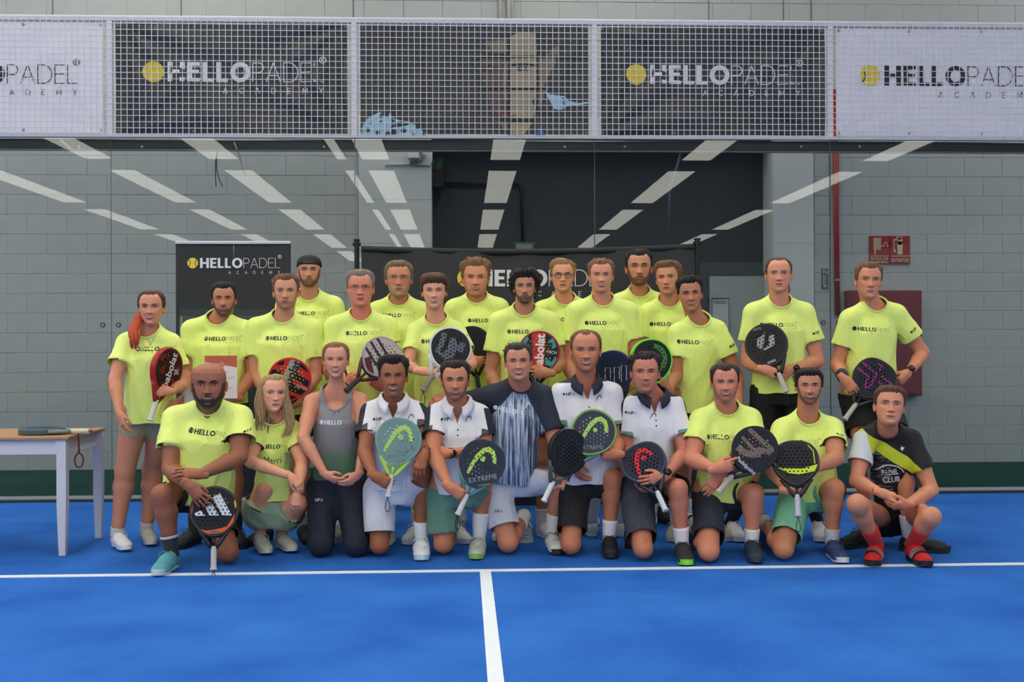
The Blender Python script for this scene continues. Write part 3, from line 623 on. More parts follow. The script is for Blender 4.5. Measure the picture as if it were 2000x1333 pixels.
# ------------------------------------------------------------------ implicit surfaces
def nrm(v): v = np.asarray(v, float); return v/(np.linalg.norm(v)+1e-12)
class Grid:
    def __init__(s, lo, hi, h):
        s.lo = np.asarray(lo, float); s.h = h; n = np.ceil((np.asarray(hi)-s.lo)/h).astype(int)+2
        s.F = np.full(n, 10, np.float32); s.ax = [(s.lo[i]+h*np.arange(n[i])).astype(np.float32) for i in range(3)]
    def add(s, fn, lo, hi, k=.02, op='u'):
        m = k+3*s.h; i0 = [max(0, int((lo[i]-m-s.lo[i])/s.h)) for i in range(3)]; i1 = [min(s.F.shape[i], int((hi[i]+m-s.lo[i])/s.h)+2) for i in range(3)]
        if any(a >= b for a, b in zip(i0, i1)): return
        sl = tuple(slice(a, b) for a, b in zip(i0, i1))
        X = s.ax[0][sl[0]][:, None, None]; Y = s.ax[1][sl[1]][None, :, None]; Z = s.ax[2][sl[2]][None, None, :]
        d = fn(X, Y, Z); f = s.F[sl]
        if op == 'u':
            h = np.maximum(k-np.abs(f-d), 0)/k; s.F[sl] = np.minimum(f, d)-h*h*k*.25
        else: s.F[sl] = np.maximum(f, -d)
    def cone(s, a, b, ra, rb, k=.02, fl=None):
        a = np.asarray(a, float); b = np.asarray(b, float); ba = b-a; L2 = float(ba@ba)+1e-9; r = max(ra, rb)
        if fl is not None: fn_, fs = fl; fn_ = nrm(fn_); q = 1/fs**2-1; r = r*max(1, fs)
        def fn(X, Y, Z):
            dx, dy, dz = X-a[0], Y-a[1], Z-a[2]; t = np.clip((dx*ba[0]+dy*ba[1]+dz*ba[2])/L2, 0, 1)
            dx = dx-t*ba[0]; dy = dy-t*ba[1]; dz = dz-t*ba[2]; D = dx*dx+dy*dy+dz*dz
            if fl is not None: dn = dx*fn_[0]+dy*fn_[1]+dz*fn_[2]; D = D+dn*dn*q
            return np.sqrt(D)-(ra+(rb-ra)*t)
        s.add(fn, np.minimum(a, b)-r, np.maximum(a, b)+r, k)
    def loft(s, P0, U, R, F, L, ts, ws, ds, offs=None, n=2.4, k=.03):
        P0 = np.asarray(P0); ts = np.asarray(ts); offs = offs if offs is not None else np.zeros(len(ts)); mw = max(ws)+.02
        def fn(X, Y, Z):
            dx, dy, dz = X-P0[0], Y-P0[1], Z-P0[2]
            t = (dx*U[0]+dy*U[1]+dz*U[2])/L; sh = t.shape; tr = t.ravel()
            w = np.interp(tr, ts, ws).reshape(sh).astype(np.float32); d = np.interp(tr, ts, ds).reshape(sh).astype(np.float32); o = np.interp(tr, ts, offs).reshape(sh).astype(np.float32)
            x = np.abs(dx*R[0]+dy*R[1]+dz*R[2])/w; y = np.abs(dx*F[0]+dy*F[1]+dz*F[2]-o)/d
            v = ((x**n+y**n)**(1/n)-1)*np.minimum(w, d)
            return np.maximum(v, np.maximum((t-ts[-1])*L, (ts[0]-t)*L))
        e = [P0+U*L*ts[0], P0+U*L*ts[-1]]; s.add(fn, np.minimum(*e)-mw, np.maximum(*e)+mw, k)
    def mesh(s):
        F = s.F; S = F < 0; n = F.shape
        c = [S[i:n[0]-1+i, j:n[1]-1+j, k:n[2]-1+k] for i in (0, 1) for j in (0, 1) for k in (0, 1)]
        al = c[0].copy(); an = c[0].copy()
        for q in c[1:]: al &= q; an |= q
        I, J, K = np.nonzero(an & ~al); N = len(I); idx = np.full(al.shape, -1, np.int32); idx[I, J, K] = np.arange(N)
        acc = np.zeros((N, 3)); cnt = np.zeros(N)
        cor = {(i, j, k): F[I+i, J+j, K+k].astype(float) for i in (0, 1) for j in (0, 1) for k in (0, 1)}
        for a in cor:
            for ax in range(3):
                if a[ax] == 0:
                    b = list(a); b[ax] = 1; f0 = cor[a]; f1 = cor[tuple(b)]; m = (f0 < 0) != (f1 < 0)
                    t = np.where(m, f0/(f0-f1+1e-20), 0)
                    for q in range(3): acc[:, q] += np.where(m, (a[q]+(t if q == ax else 0)), 0)
                    cnt += m
        V = s.lo+s.h*(np.stack([I, J, K], 1)+acc/cnt[:, None])
        Q = []
        for ax in range(3):
            a = [slice(None)]*3; b = [slice(None)]*3; a[ax] = slice(0, -1); b[ax] = slice(1, None)
            s0, s1 = S[tuple(a)], S[tuple(b)]; E = np.stack(np.nonzero(s0 != s1), 1); u, v = (ax+1) % 3, (ax+2) % 3
            E = E[(E[:, u] > 0) & (E[:, v] > 0) & (E[:, u] < n[u]-1) & (E[:, v] < n[v]-1)]
            if not len(E): continue
            def at(du, dv):
                e = E.copy(); e[:, u] += du; e[:, v] += dv; return idx[e[:, 0], e[:, 1], e[:, 2]]
            q = np.stack([at(-1, -1), at(0, -1), at(0, 0), at(-1, 0)], 1); fl = S[E[:, 0], E[:, 1], E[:, 2]]
            q[~fl] = q[~fl][:, ::-1]; Q.append(q)
        Q = np.concatenate(Q); Q = Q[(Q >= 0).all(1)]; return V, Q
def relax(V, Q, it=1, w=.5):
    for _ in range(it):
        A = np.zeros_like(V); c = np.zeros(len(V))
        for i in range(Q.shape[1]):
            for j in (1, Q.shape[1]-1):
                np.add.at(A, Q[:, i], V[Q[:, (i+j) % Q.shape[1]]]); np.add.at(c, Q[:, i], 1)
        V = V*(1-w)+w*A/np.maximum(c, 1)[:, None]
    return V
def normals(V, T):
    n = np.cross(V[T[:, 1]]-V[T[:, 0]], V[T[:, 2]]-V[T[:, 0]]); N = np.zeros_like(V)
    for i in range(T.shape[1]): np.add.at(N, T[:, i], n)
    return N/(np.linalg.norm(N, axis=1)[:, None]+1e-12)
def tri(Q): return np.concatenate([Q[:, [0, 1, 2]], Q[:, [0, 2, 3]]])
def clip(V, T, f):
    """keep the part of a triangle mesh where f > 0, cut cleanly"""
    ins = f[T] > 0; n = ins.sum(1); out = [T[n == 3]]; NV = [V]; base = len(V)
    pairs = []
    def roll(M, mask):
        k = mask.argmax(1); return np.stack([M[np.arange(len(M)), (k+i) % 3] for i in range(3)], 1)
    A = roll(T[n == 1], ins[n == 1]) if (n == 1).any() else np.zeros((0, 3), int)
    B = roll(T[n == 2], ~ins[n == 2]) if (n == 2).any() else np.zeros((0, 3), int)
    E = np.concatenate([A[:, [0, 1]], A[:, [0, 2]], B[:, [0, 1]], B[:, [0, 2]]])
    if len(E):
        E = np.sort(E, 1); key, inv = np.unique(E[:, 0].astype(np.int64)*base+E[:, 1], return_inverse=True); i = key//base; j = key % base
        t = f[i]/(f[i]-f[j]); NV.append(V[i]+(V[j]-V[i])*t[:, None]); inv = inv+base; a, b = len(A), len(B)
        a1, a2, b1, b2 = inv[:a], inv[a:2*a], inv[2*a:2*a+b], inv[2*a+b:]
        out += [np.stack([A[:, 0], a1, a2], 1), np.stack([b1, B[:, 1], B[:, 2]], 1), np.stack([b1, B[:, 2], b2], 1)]
        cutn = len(key)
    V2 = np.concatenate(NV); T2 = np.concatenate(out); used = np.unique(T2); mp = np.full(len(V2), -1); mp[used] = np.arange(len(used))
    return V2[used], mp[T2], used >= base
def smooth01(x): x = np.clip(x, 0, 1); return x*x*(3-2*x)
# ------------------------------------------------------------------ head
def prof(zk, vk, n=480):
    zz = np.linspace(-.125, .125, n); v = np.interp(zz, zk, vk); k = np.exp(-np.linspace(-2, 2, 25)**2); k /= k.sum()
    v = np.convolve(np.pad(v, 12, 'edge'), k, 'valid'); return zz, v
ZK = [-.115, -.108, -.098, -.085, -.07, -.045, -.02, .01, .04, .07, .09, .104, .113, .1185, .12]
PW_M = prof(ZK, [.021, .033, .042, .050, .0565, .063, .068, .0715, .0745, .072, .063, .049, .032, .014, .004])
PW_F = prof(ZK, [.015, .026, .035, .043, .051, .060, .066, .070, .073, .070, .061, .048, .031, .014, .004])
PF = prof(ZK, [.066, .079, .084, .0835, .084, .085, .086, .0865, .091, .087, .075, .057, .037, .016, .004])
PB = prof(ZK, [-.010, .005, .02, .035, .05, .072, .086, .098, .104, .097, .082, .062, .039, .017, .004])
class Head:
    def __init__(s, fem=False, smile=.3, wide=1.0, jaw=1.0, nose=1.0, puff=0.0):
        s.pw = PW_F if fem else PW_M; s.smile = smile; s.wide = wide*1.15; s.jaw = jaw; s.nose = nose*(.85 if fem else 1); s.fem = fem; s.puff = puff
    def w(s, z): return np.interp(z, *s.pw)*s.wide*(1+(s.jaw-1)*smooth01((-z)/.06))
    def f(s, z): return np.interp(z, *PF)
    def feat(s, x, z):
        ax = np.abs(x); G = lambda cx, cz, sx, sz: np.exp(-((ax-cx)/sx)**2-((z-cz)/sz)**2)
        t = np.clip((.018-z)/.05, 0, 1); ridge = (.004+.0225*t**1.25)*np.exp(-(x/(.0075+.0055*t))**2)*smooth01((.03-z)/.014)*smooth01((z+.043)/.009)*s.nose
        wing = .0115*s.nose*G(.0128, -.033, .0062, .006)
        d = ridge+wing-.0125*G(.0335, .0085, .0175, .0105)-.004*G(.017, .006, .007, .012)+.0062*G(.03, .026, .023, .0065)+.0035*G(.046, -.018, .017, .015)
        sm = s.smile; zc = s.mz(x)
        d += .0055*G(0, -.062, .026, .013)-.0028*np.exp(-(x/.006)**2-((z+.049)/.006)**2)
        d += .005*G(0, -.103, .018, .012)-.0048*np.exp(-(x/.02)**2-((z+.083)/.0065)**2)
        d += (.0055+.004*s.puff)*sm*G(.036, -.034, .014, .013)+.004*s.puff*G(.04, -.05, .02, .03)
        cr = (ax-(.019+.018*np.clip((-.034-z)/.034, 0, 1)))/.0035; d -= (.0015+.0032*sm)*np.exp(-cr**2)*smooth01((-.03-z)/.008)*smooth01((z+.075)/.01)
        return d
    def mz(s, x): return -.0635+s.smile*.010*(x/.027)**2
    def front(s, x, z):
        """y of the front surface (negative is forward)"""
        w = s.w(z); sn = np.clip(np.abs(x)/w, 0, .999); c = np.sqrt(1-sn**2.3)**.92
        return -(s.f(z)*c)-s.feat(x, z)*smooth01(c*2.2)
    def surf(s, phi, z):
        w = s.w(z); sp, cp = np.sin(phi), np.cos(phi); x = w*np.sign(sp)*np.abs(sp)**(2/2.3)
        c = np.abs(cp)**.92; f = s.f(z); b = np.interp(z, *PB); y = np.where(cp > 0, -f*c, b*c)
        y = y-np.where(cp > 0, s.feat(x, z)*smooth01(c*2.2), 0)
        return np.stack([x, y, z+0*x], -1)
    def grid(s, nc=84, nr=66):
        u = np.linspace(-1, 1, nc+1)[:-1]; phi = math.pi*(.6*u+.4*u**3); v = np.linspace(0, 1, nr); z = -.1152+.2352*v
        z[-8:] = .12-(.12-z[-8])*(np.linspace(1, 0, 8)**1.7)
        return phi, z
def rows_to_faces(nr, nc, wrap=True):
    i, j = np.meshgrid(np.arange(nr-1), np.arange(nc if wrap else nc-1), indexing='ij'); a = i*nc+j; b = i*nc+(j+1) % nc
    return np.stack([a, b, b+nc, a+nc], -1).reshape(-1, 4)
def caps(n0, nc, V, c0, c1, nr):
    V = np.concatenate([V, [c0, c1]]); k = np.arange(nc); q = (k+1) % nc
    return V, np.concatenate([np.stack([q, k, 0*k+len(V)-2], 1), np.stack([(nr-1)*nc+k, (nr-1)*nc+q, 0*k+len(V)-1], 1)])
def face_patch(H, xs, zl, zu, off, nz=3, bulge=0, side=1):
    """band between two curves lying on the face"""
    V = []
    for j in range(nz+1):
        t = j/nz; z = zl+(zu-zl)*t; y = H.front(xs, z)-off-bulge*math.sin(math.pi*t)*np.sqrt(np.clip(1-((xs-xs.mean())/((xs.max()-xs.min())/2))**2, 0, 1))
        V.append(np.stack([xs, y, z], 1))
    V = np.concatenate(V); n = len(xs); F = rows_to_faces(nz+1, n, False)
    return V, F
SKIN = mat('skin', (200, 150, 120), .5, attr='Col', var=.05, vscale=30, bump=.12, bscale=350, spec=.35, sss=.12)
HNOISE = [(nrm(rng.normal(size=3)), rng.uniform(0, 6.28)) for _ in range(12)]
def hnoise(Pt, f, seed=0):
    v = np.zeros(len(Pt)); 
    for i, (d, p) in enumerate(HNOISE): v += np.sin(Pt@d*f*(1+.22*((i*7+seed) % 5))+p+seed*1.7)*np.cos(Pt@HNOISE[(i+5) % 12][0]*f*.7+p*2+seed)
    return v/4.2
HAIRM = {}
def hair_mat(c):
    if c not in HAIRM: HAIRM[c] = mat('hair_%02x%02x%02x' % c, c, .55, bump=1.0, bscale=120, var=.35, vscale=60, stretch=(2.2, 2.2, .5), spec=.4)
    return HAIRM[c]
def build_head(S, M, body_parts, root, B):
    """S: look of the head; M: 4x4 head matrix to world. Adds skin to body_parts, the rest as children"""
    H = Head(S.get('fem', False), S.get('smile', .4), S.get('wide', 1), S.get('jaw', 1), S.get('nose', 1), S.get('puff', 0))
    skin = np.array(lin(S['skin']))*np.array([1.14, 1.03, .96]); hc = S.get('hair', (40, 30, 25)); bc = S.get('beardc', hc)
    phi, z = H.grid(); PH, ZZ = np.meshgrid(phi, z); V = H.surf(PH, ZZ).reshape(-1, 3); nc, nr = len(phi), len(z)
    V, CF = caps(0, nc, V, (0, -.03, -.1155), (0, 0, .1205), nr); Q = rows_to_faces(nr, nc)
    ax = np.abs(V[:, 0]); zz = V[:, 2]; fr = V[:, 1] < .0
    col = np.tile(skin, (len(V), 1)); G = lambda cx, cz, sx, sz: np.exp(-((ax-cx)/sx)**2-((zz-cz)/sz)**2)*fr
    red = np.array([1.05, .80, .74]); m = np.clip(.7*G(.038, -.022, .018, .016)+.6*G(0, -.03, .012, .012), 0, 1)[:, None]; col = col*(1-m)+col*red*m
    m = (.5*G(.033, .008, .019, .012)+.28*G(.017, -.036, .006, .006)+.25*np.exp(-((zz+.083)/.005)**2-(ax/.02)**2)*fr)[:, None]; col = col*(1-m*S.get('dark', 1))+col*.45*m*S.get('dark', 1)  # shade of eye sockets, nose wings and chin crease painted into the skin colour
    bd = S.get('beard', 0)
    if bd:
        # jaw, chin and moustache area
        full = S.get('beard_full', 1); edge = np.interp(ax, [0, .015, .025, .04, .055, .066, .075], [-.040, -.042, -.052, -.062, -.045, -.012, .02])
        low = smooth01((edge-zz)/.008)*(V[:, 1] < .035)
        if not full: low = low*np.clip(G(0, -.085, .035, .03)+G(0, -.05, .03, .012), 0, 1)
        mou = 1-np.exp(-(ax/.024)**4-((zz-(H.mz(V[:, 0])-.003))/.0085)**4)*fr
        nz_ = .5+.5*hnoise(V, 700, 3); m = np.clip(low*mou*bd*(.8+.35*nz_), 0, 1)[:, None]
        col = col*(1-m)+np.array(lin(bc))*m; V[:, 1] -= (m[:, 0]*low*.0018*bd*(1+hnoise(V, 500, 1)))*fr
        V[:, 2] -= m[:, 0]*.003*bd*(zz < -.095)
    if S.get('style') == 'bald':
        zh = np.interp(np.abs(np.arctan2(V[:, 0], -V[:, 1])), [0, 1.1, 1.25, 1.5, 2, 3.2], [.2, .2, .075, .07, .08, .085]); m = (.4*smooth01((zh-zz)/.03)*smooth01((zz+.02)/.02)*(np.abs(np.arctan2(V[:, 0], -V[:, 1])) > 1.1))[:, None]
        col = col*(1-m)+np.array(lin(bc))*m
    W4 = lambda V: V@M[:3, :3].T+M[:3, 3]
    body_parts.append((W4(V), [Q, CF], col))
    # ears
    for sd in (-1, 1):
        n, r = 14, 7; EV = []; 
        es = S.get('ear', 1)
        for j in range(r):
            t = j/(r-1)*math.pi
            for i in range(n):
                a = 2*math.pi*i/n; lx = -math.cos(t)*.0065; rr = math.sin(t)
                yy = math.cos(a)*rr*.0175*(1-.25*(math.sin(a) < 0)*abs(math.sin(a))); z_ = math.sin(a)*rr*.031
                if lx > 0: lx = lx*(1-1.9*math.exp(-((rr-.25)/.38)**2))
                EV.append((lx, yy, z_))
        EV = np.array(EV)*es; an = .45; X = EV[:, 0].copy(); EV[:, 0] = X*math.cos(an)+EV[:, 1]*math.sin(an); EV[:, 1] = -X*math.sin(an)+EV[:, 1]*math.cos(an)
        EV[:, 0] = sd*(EV[:, 0]+H.w(0.0)+.004); EV[:, 1] += .012; EV[:, 2] += -.004
        F = rows_to_faces(r, n); F = F if sd < 0 else F[:, ::-1]
        c2 = np.tile(skin*np.array([1.02, .78, .74]), (len(EV), 1)); body_parts.append((W4(EV), [F], c2))
    def child(nm, V, F, m, mi=None, **k):
        me = mkmesh(nm, W4(V)-B, F, m, mi); return obj(nm, me, root, **k)
    # eyes
    eo = S.get('eye_open', .84)*(1-.22*H.smile); ic = S.get('iris', (70, 48, 34)); ez = .0085
    for sd in (-1, 1):
        parts = []; cx = sd*.0342; xs = np.linspace(cx-.0155, cx+.0155, 11); u = (xs-cx)/.0155
        up = ez+.0062*eo*(1-np.abs(u)**2.2)+.001*u*sd; lo = ez-.0048*eo*(1-np.abs(u)**2)+.001*u*sd
        Vs, Fs = face_patch(H, xs, lo, up, .0012, 3, .003); allV = [Vs]; allF = [Fs]; mi = [0]*len(Fs); base = len(Vs)
        if eo > .15:
            gx = S.get('gaze', 0)*.003; rr = .0062
            for r_, k_, of in ((rr, 1, .0045), (.0026, 2, .0052)):
                th = np.linspace(0, 2*math.pi, 13)[:-1]; ix = cx+gx+r_*np.cos(th); uu = (ix-cx)/.0155; iz = np.clip(ez+.0008+r_*np.sin(th), ez-.0044*eo*(1-np.abs(uu)**2), ez+.0058*eo*(1-np.abs(uu)**2.2))
                yy = H.front(ix, iz)*0+H.front(np.array([cx]), np.array([ez]))[0]-of; PV = np.stack([ix, yy, iz], 1); allV.append(PV); mi.append(k_); allF.append([base+np.arange(12)]); base += 12
        V_ = np.concatenate(allV); FL = [list(f) for f in allF[0]]+[list(f[0]) for f in allF[1:]]
        child('eye', V_, FL, [cmat((172, 160, 154), .35), cmat(ic, .25), cmat((12, 10, 10), .1)], mi)
        # lid line
        t = .0011+.0006*(1-eo) if not H.fem else .0019
        Vl, Fl = face_patch(H, np.concatenate([xs, [cx+sd*.0165]]) if False else xs, up-.0006, up+t, .0032, 1, 0); child('eyelid', Vl, Fl, cmat((62, 40, 34), .6) if not H.fem else cmat((34, 24, 22), .6))
        # eyebrow
        bt = S.get('brow', 1.0); xb = np.linspace(.0145, .052, 12); ub = (xb-.0145)/.0375; cz = .0245+.0045*np.sin(ub*2.2)-.002*ub; th = bt*.0056*(.55+.6*np.sin(np.clip(ub*1.2+.35, 0, math.pi)))*(1-ub**5)
        Vb, Fb = face_patch(H, sd*xb, cz-th*.5, cz+th*.6, .0014, 2, .0012)
        if sd < 0: Fb = Fb[:, ::-1]
        child('eyebrow', Vb, Fb, hair_mat(S.get('browc', tuple(int(c*.8) for c in hc))))
    # mouth
    op = S.get('teeth', 0); hw = .0245+.007*H.smile*(1 if op or H.smile > .5 else .5); xs = np.linspace(-hw, hw, 15); u = xs/hw; mz = H.mz(xs)+.0
    e = np.sqrt(np.clip(1-u**2, 0, 1)); it = mz+.0007+op*.003*e; ib = mz-.0007-op*.0078*e
    lipc = tuple(int(c) for c in np.clip(np.array(S['skin'])*np.array([.80, .52, .50]), 0, 255)) if not S.get('lips') else S['lips']
    ut = it+(.0048 if H.fem else .0042)*e**.8*(1-.2*np.exp(-(u/.15)**2)); lb = ib-(.0068 if H.fem else .006)*e
    parts = [face_patch(H, xs, it, ut, .0012, 2, .0018), face_patch(H, xs, lb, ib, .0012, 2, .0026), face_patch(H, xs*.98, ib-.0003, it+.0003, .0003, 2, 0)]
    if op: parts.append(face_patch(H, xs[1:-1]*.93, (ib+(it-ib)*.32)[1:-1], it[1:-1], .0011, 2, .0006))
    mV = []; mF = []; mi = []; n0 = 0
    for k_, (a_, b_) in enumerate(parts): mV.append(a_); mF.append(b_+n0); mi += [[0, 0, 1, 2][k_]]*len(b_); n0 += len(a_)
    child('mouth', np.concatenate(mV), np.concatenate(mF), [cmat(lipc, .45), cmat((70, 34, 32), .6), cmat((204, 196, 184), .35)], mi)
    # nostrils
    nv = []; nf = []
    for sd in (-1, 1):
        th = np.linspace(0, 2*math.pi, 9)[:-1]; x_ = sd*.0075+.0032*np.cos(th); z_ = -.0405+.0016*np.sin(th)+0*x_
        nf.append([len(nv)+k_ for k_ in range(8)]); nv += [(a_, float(H.front(np.array([a_]), np.array([c_]))[0])-.0012, c_) for a_, c_ in zip(x_, z_)]
    child('nostrils', np.array(nv), nf, cmat((60, 32, 26), .8))
    # hair
    st = S.get('style', 'short')
    if st != 'bald':
        D = dict(short=dict(top=.018, side=.008, zf=.072, q=.008, tr=.012, n=.0025, f=90, k=160, l=.012),
                 crop=dict(top=.010, side=.005, zf=.08, q=.004, tr=.016, n=.0018, f=120, k=120, l=.008),
                 quiff=dict(top=.024, side=.008, zf=.074, q=.024, tr=.010, n=.003, f=80, k=220, l=.018),
                 curly=dict(top=.028, side=.012, zf=.076, q=.014, tr=.004, n=.008, f=120, k=420, l=.016),
                 afro=dict(top=.034, side=.034, zf=.068, q=.012, tr=-.004, n=.009, f=130, k=900, l=.02),
                 fringe=dict(top=.026, side=.012, zf=.052, q=.014, tr=-.004, n=.004, f=90, k=420, l=.018),
                 receding=dict(top=.010, side=.007, zf=.100, q=.003, tr=.012, n=.002, f=110, k=120, l=.008),
                 slick=dict(top=.012, side=.010, zf=.080, q=.002, tr=.002, n=.001, f=60, k=0, l=.008),
                 sweep=dict(top=.026, side=.010, zf=.072, q=.016, tr=.0, n=.004, f=70, k=300, l=.022),
                 cap=dict(top=.012, side=.011, zf=.052, q=.0, tr=.0, n=.0, f=60, k=0, l=0))[st].copy()
        D.update(S.get('hp', {})); sbz = S.get('sideburn', -.012)
        phi2 = np.linspace(-math.pi, math.pi, 73)[:-1]; z2 = np.concatenate([np.linspace(-.07, .1, 34), .12-.02*np.linspace(1, 0, 11)[1:]**1.8]); PH, ZZ = np.meshgrid(phi2, z2)
        def hairpt(p, zc):
            Pt = H.surf(p, zc); a = np.abs(p); zf, tr = D['zf'], D['tr']
            zh = np.interp(a, [0, .45, .8, 1.05, 1.22, 1.42, 1.6, 1.75, 2.2, 3.2], [zf, zf+tr*.6, zf+tr, .035, sbz+.004, sbz, .012, -.03, -.058, -.062])
            if st == 'cap': zh = np.interp(a, [0, .5, 1, 1.4, 1.8, 3.2], [.052, .05, .044, .034, .03, .02])
            mk = smooth01((zc-zh+(.0025*np.sin(p*17+1+2*np.sin(p*5))+.002*np.sin(p*47+3*np.sin(p*11)) if st != 'cap' else 0))/(.028 if st != 'cap' else .003)); T = D['side']+(D['top']-D['side'])*smooth01((zc-.035)/.055); T = T+D['q']*np.exp(-(p/1.15)**2)*smooth01((zc-.06)/.03)*(1-.75*smooth01((zc-.098)/.022)); T = T*(1-.3*smooth01((zc-.108)/.012))+S.get('part', 0)*.008*np.sin(p)*smooth01((zc-.05)/.03)
            dr = Pt-A3(0, 0, .015); dr /= np.linalg.norm(dr, axis=-1)[..., None]
            return Pt, dr, mk, T
        Pt, dr, mk, T = hairpt(PH, ZZ); Pt = Pt.reshape(-1, 3); dr = dr.reshape(-1, 3); mk = mk.ravel(); T = T.ravel(); sd_ = S.get('seed', 1)
        r = mk*(T+D['n']*hnoise(Pt, D['f'], sd_)+(.0015*hnoise(Pt, 330, sd_+1) if st != 'cap' else 0))-(1-mk)*.007; V = Pt+dr*r[:, None]
        V, CF = caps(0, 72, V, (0, .02, -.07), tuple(V[-72:].mean(0)+A3(0, 0, .0005)), len(z2)); HV = [V]; HF = [rows_to_faces(len(z2), 72), CF]; nb = len(V)
        if D['k']:
            rs = np.random.default_rng(sd_*13+5); k_ = int(D['k']*1.6); p = rs.uniform(-math.pi, math.pi, k_); zc = -.05+.168*rs.uniform(0, 1, k_)**.75
            Pk, dk, mk, T = hairpt(p, zc); ok = (mk > .6) & ((zc > .062) | (rs.uniform(0, 1, k_) < (1 if st in ('curly', 'afro', 'fringe', 'sweep') else .25))); Pk, dk, T, p, zc = Pk[ok], dk[ok], T[ok], p[ok], zc[ok]; n_ = len(Pk)
            curl = st in ('curly', 'afro'); tang = np.stack([0*p, np.where(zc > .06, .8, .15), np.where(zc > .06, .12, -1)], 1)
            if st in ('fringe', 'sweep'): tang = np.stack([np.full(n_, S.get('comb', .5)), np.where((np.abs(p) < 1) & (zc < .11), -.3, .1), -.8+0*p], 1)
            dirn = dk*(.75 if curl else .12)+tang*(.15 if curl else .7)+rs.normal(size=(n_, 3))*(.8 if curl else .16); dirn /= np.linalg.norm(dirn, axis=1)[:, None]
            root_ = Pk+dk*(T*.75)[:, None]; L_ = D['l']*rs.uniform(.5, 1.15, n_)*np.clip(T/.012, .35, 1.2)*(1 if curl else np.where(zc > .062, 1, .7)); tip = root_+dirn*L_[:, None]+dk*(.15*L_)[:, None]; s1 = np.cross(dirn, dk); s1 /= np.linalg.norm(s1, axis=1)[:, None]+1e-9
            wv = (.0026 if not curl else .0035); mid = (root_+tip)/2+dk*(.35*L_)[:, None]
            a = root_-s1*wv; b = root_+s1*wv; c = root_+dk*wv*1.2; mc = mid+s1*wv*.8; md = mid-s1*wv*.8; mt = mid+dk*wv
            tip = tip if not curl else root_+(tip-root_)*.8; HV.append(np.concatenate([a, b, c, md, mc, mt, tip])); i = np.arange(n_)+nb; A_, B_, C_, D_, E_, G_, T_ = [i+n_*q for q in range(7)]
            HF += [np.stack([A_, D_, G_, C_], 1), np.stack([C_, G_, E_, B_], 1), np.stack([D_, T_, G_], 1), np.stack([G_, T_, E_], 1)]; nb += 7*n_
        HV = np.concatenate(HV)
        if st == 'cap':
            cap = child('cap', HV, HF, mat('cap_cloth', (22, 22, 25), .75, bump=.3))
            arc = np.linspace(-.75, .75, 13); xs = .058*np.sin(arc); Vb, Fb = face_patch(H, xs, np.full(13, .060), np.full(13, .073), .013, 2, .002); o_ = obj('cap_strap', mkmesh('cap_strap', W4(Vb)-B, Fb, cmat((48, 48, 52), .5)), cap)
        else: child('hair', HV, HF, hair_mat(hc))
    def lock(path, r, n, seed, wob=.006, nm='hair_lock', colr=None):
        rs = np.random.default_rng(seed); mb = MB(); path = [np.array(p) for p in path]
        t = np.linspace(0, 1, 12); pp = np.stack([np.interp(t, np.linspace(0, 1, len(path)), [p[i] for p in path]) for i in range(3)], 1)
        for i in range(2): pp[1:-1] = (pp[:-2]+2*pp[1:-1]+pp[2:])/4
        rr = r if hasattr(r, '__len__') else [r, r]
        for k in range(n):
            a = rs.uniform(0, 6.28); q = math.sqrt(rs.uniform(0, 1)); ph = rs.uniform(0, 6.28); w = []
            for i_, tt in enumerate(t):
                R_ = np.interp(tt, np.linspace(0, 1, len(rr)), rr)*q; w.append(pp[i_]+A3(math.cos(a)*R_+wob*math.sin(tt*9+ph*.4), math.sin(a)*R_*.7, wob*.5*math.cos(tt*7+ph)))
            l = rs.uniform(.84, 1.0); wa = np.array(w); w = list(np.stack([np.interp(t*l, t, wa[:, q_]) for q_ in range(3)], 1))
            th = np.interp(t, [0, .15, .7, 1], [.004, .0062, .005, .001])*np.mean(rr)/.02; mb.tube(w, list(th), 5, 0, False)
        V = W4(np.concatenate(mb.V))-B; o = obj(nm, mkmesh(nm, V, mb.F, hair_mat(colr or hc)), root); return o
    for L in S.get('locks', ()): lock(*L)
    g = S.get('glasses')
    if g:
        mb = MB(); fc, rt, hwid, hh, rnd = g
        for sd in (-1, 1):
            cx = sd*.0355; th = np.linspace(0, 2*math.pi, 25); e = 2/rnd
            px_ = cx+hwid*np.sign(np.cos(th))*np.abs(np.cos(th))**e; pz = .004+hh*np.sign(np.sin(th))*np.abs(np.sin(th))**e
            y0 = float(H.front(np.array([0.]), np.array([.01]))[0])-.010; py = y0+.35*(np.abs(px_)-.02)**1.0*.5
            mb.tube(list(zip(px_, py, pz)), rt, 6, 0, False)
            mb.tube([(sd*(.0355+hwid), y0+.012, .008), (sd*(H.w(.005)+.002), y0+.03, .008), (sd*(H.w(0)+.005), .01, .004)], rt*.9, 5)
        mb.tube([(-.0355+hwid, y0+.003, .008), (0, y0-.002, .011), (.0355-hwid, y0+.003, .008)], rt, 5)
        V = W4(np.concatenate(mb.V))-B; obj('glasses', mkmesh('glasses', V, mb.F, cmat(fc, .3)), root)
    return H, W4
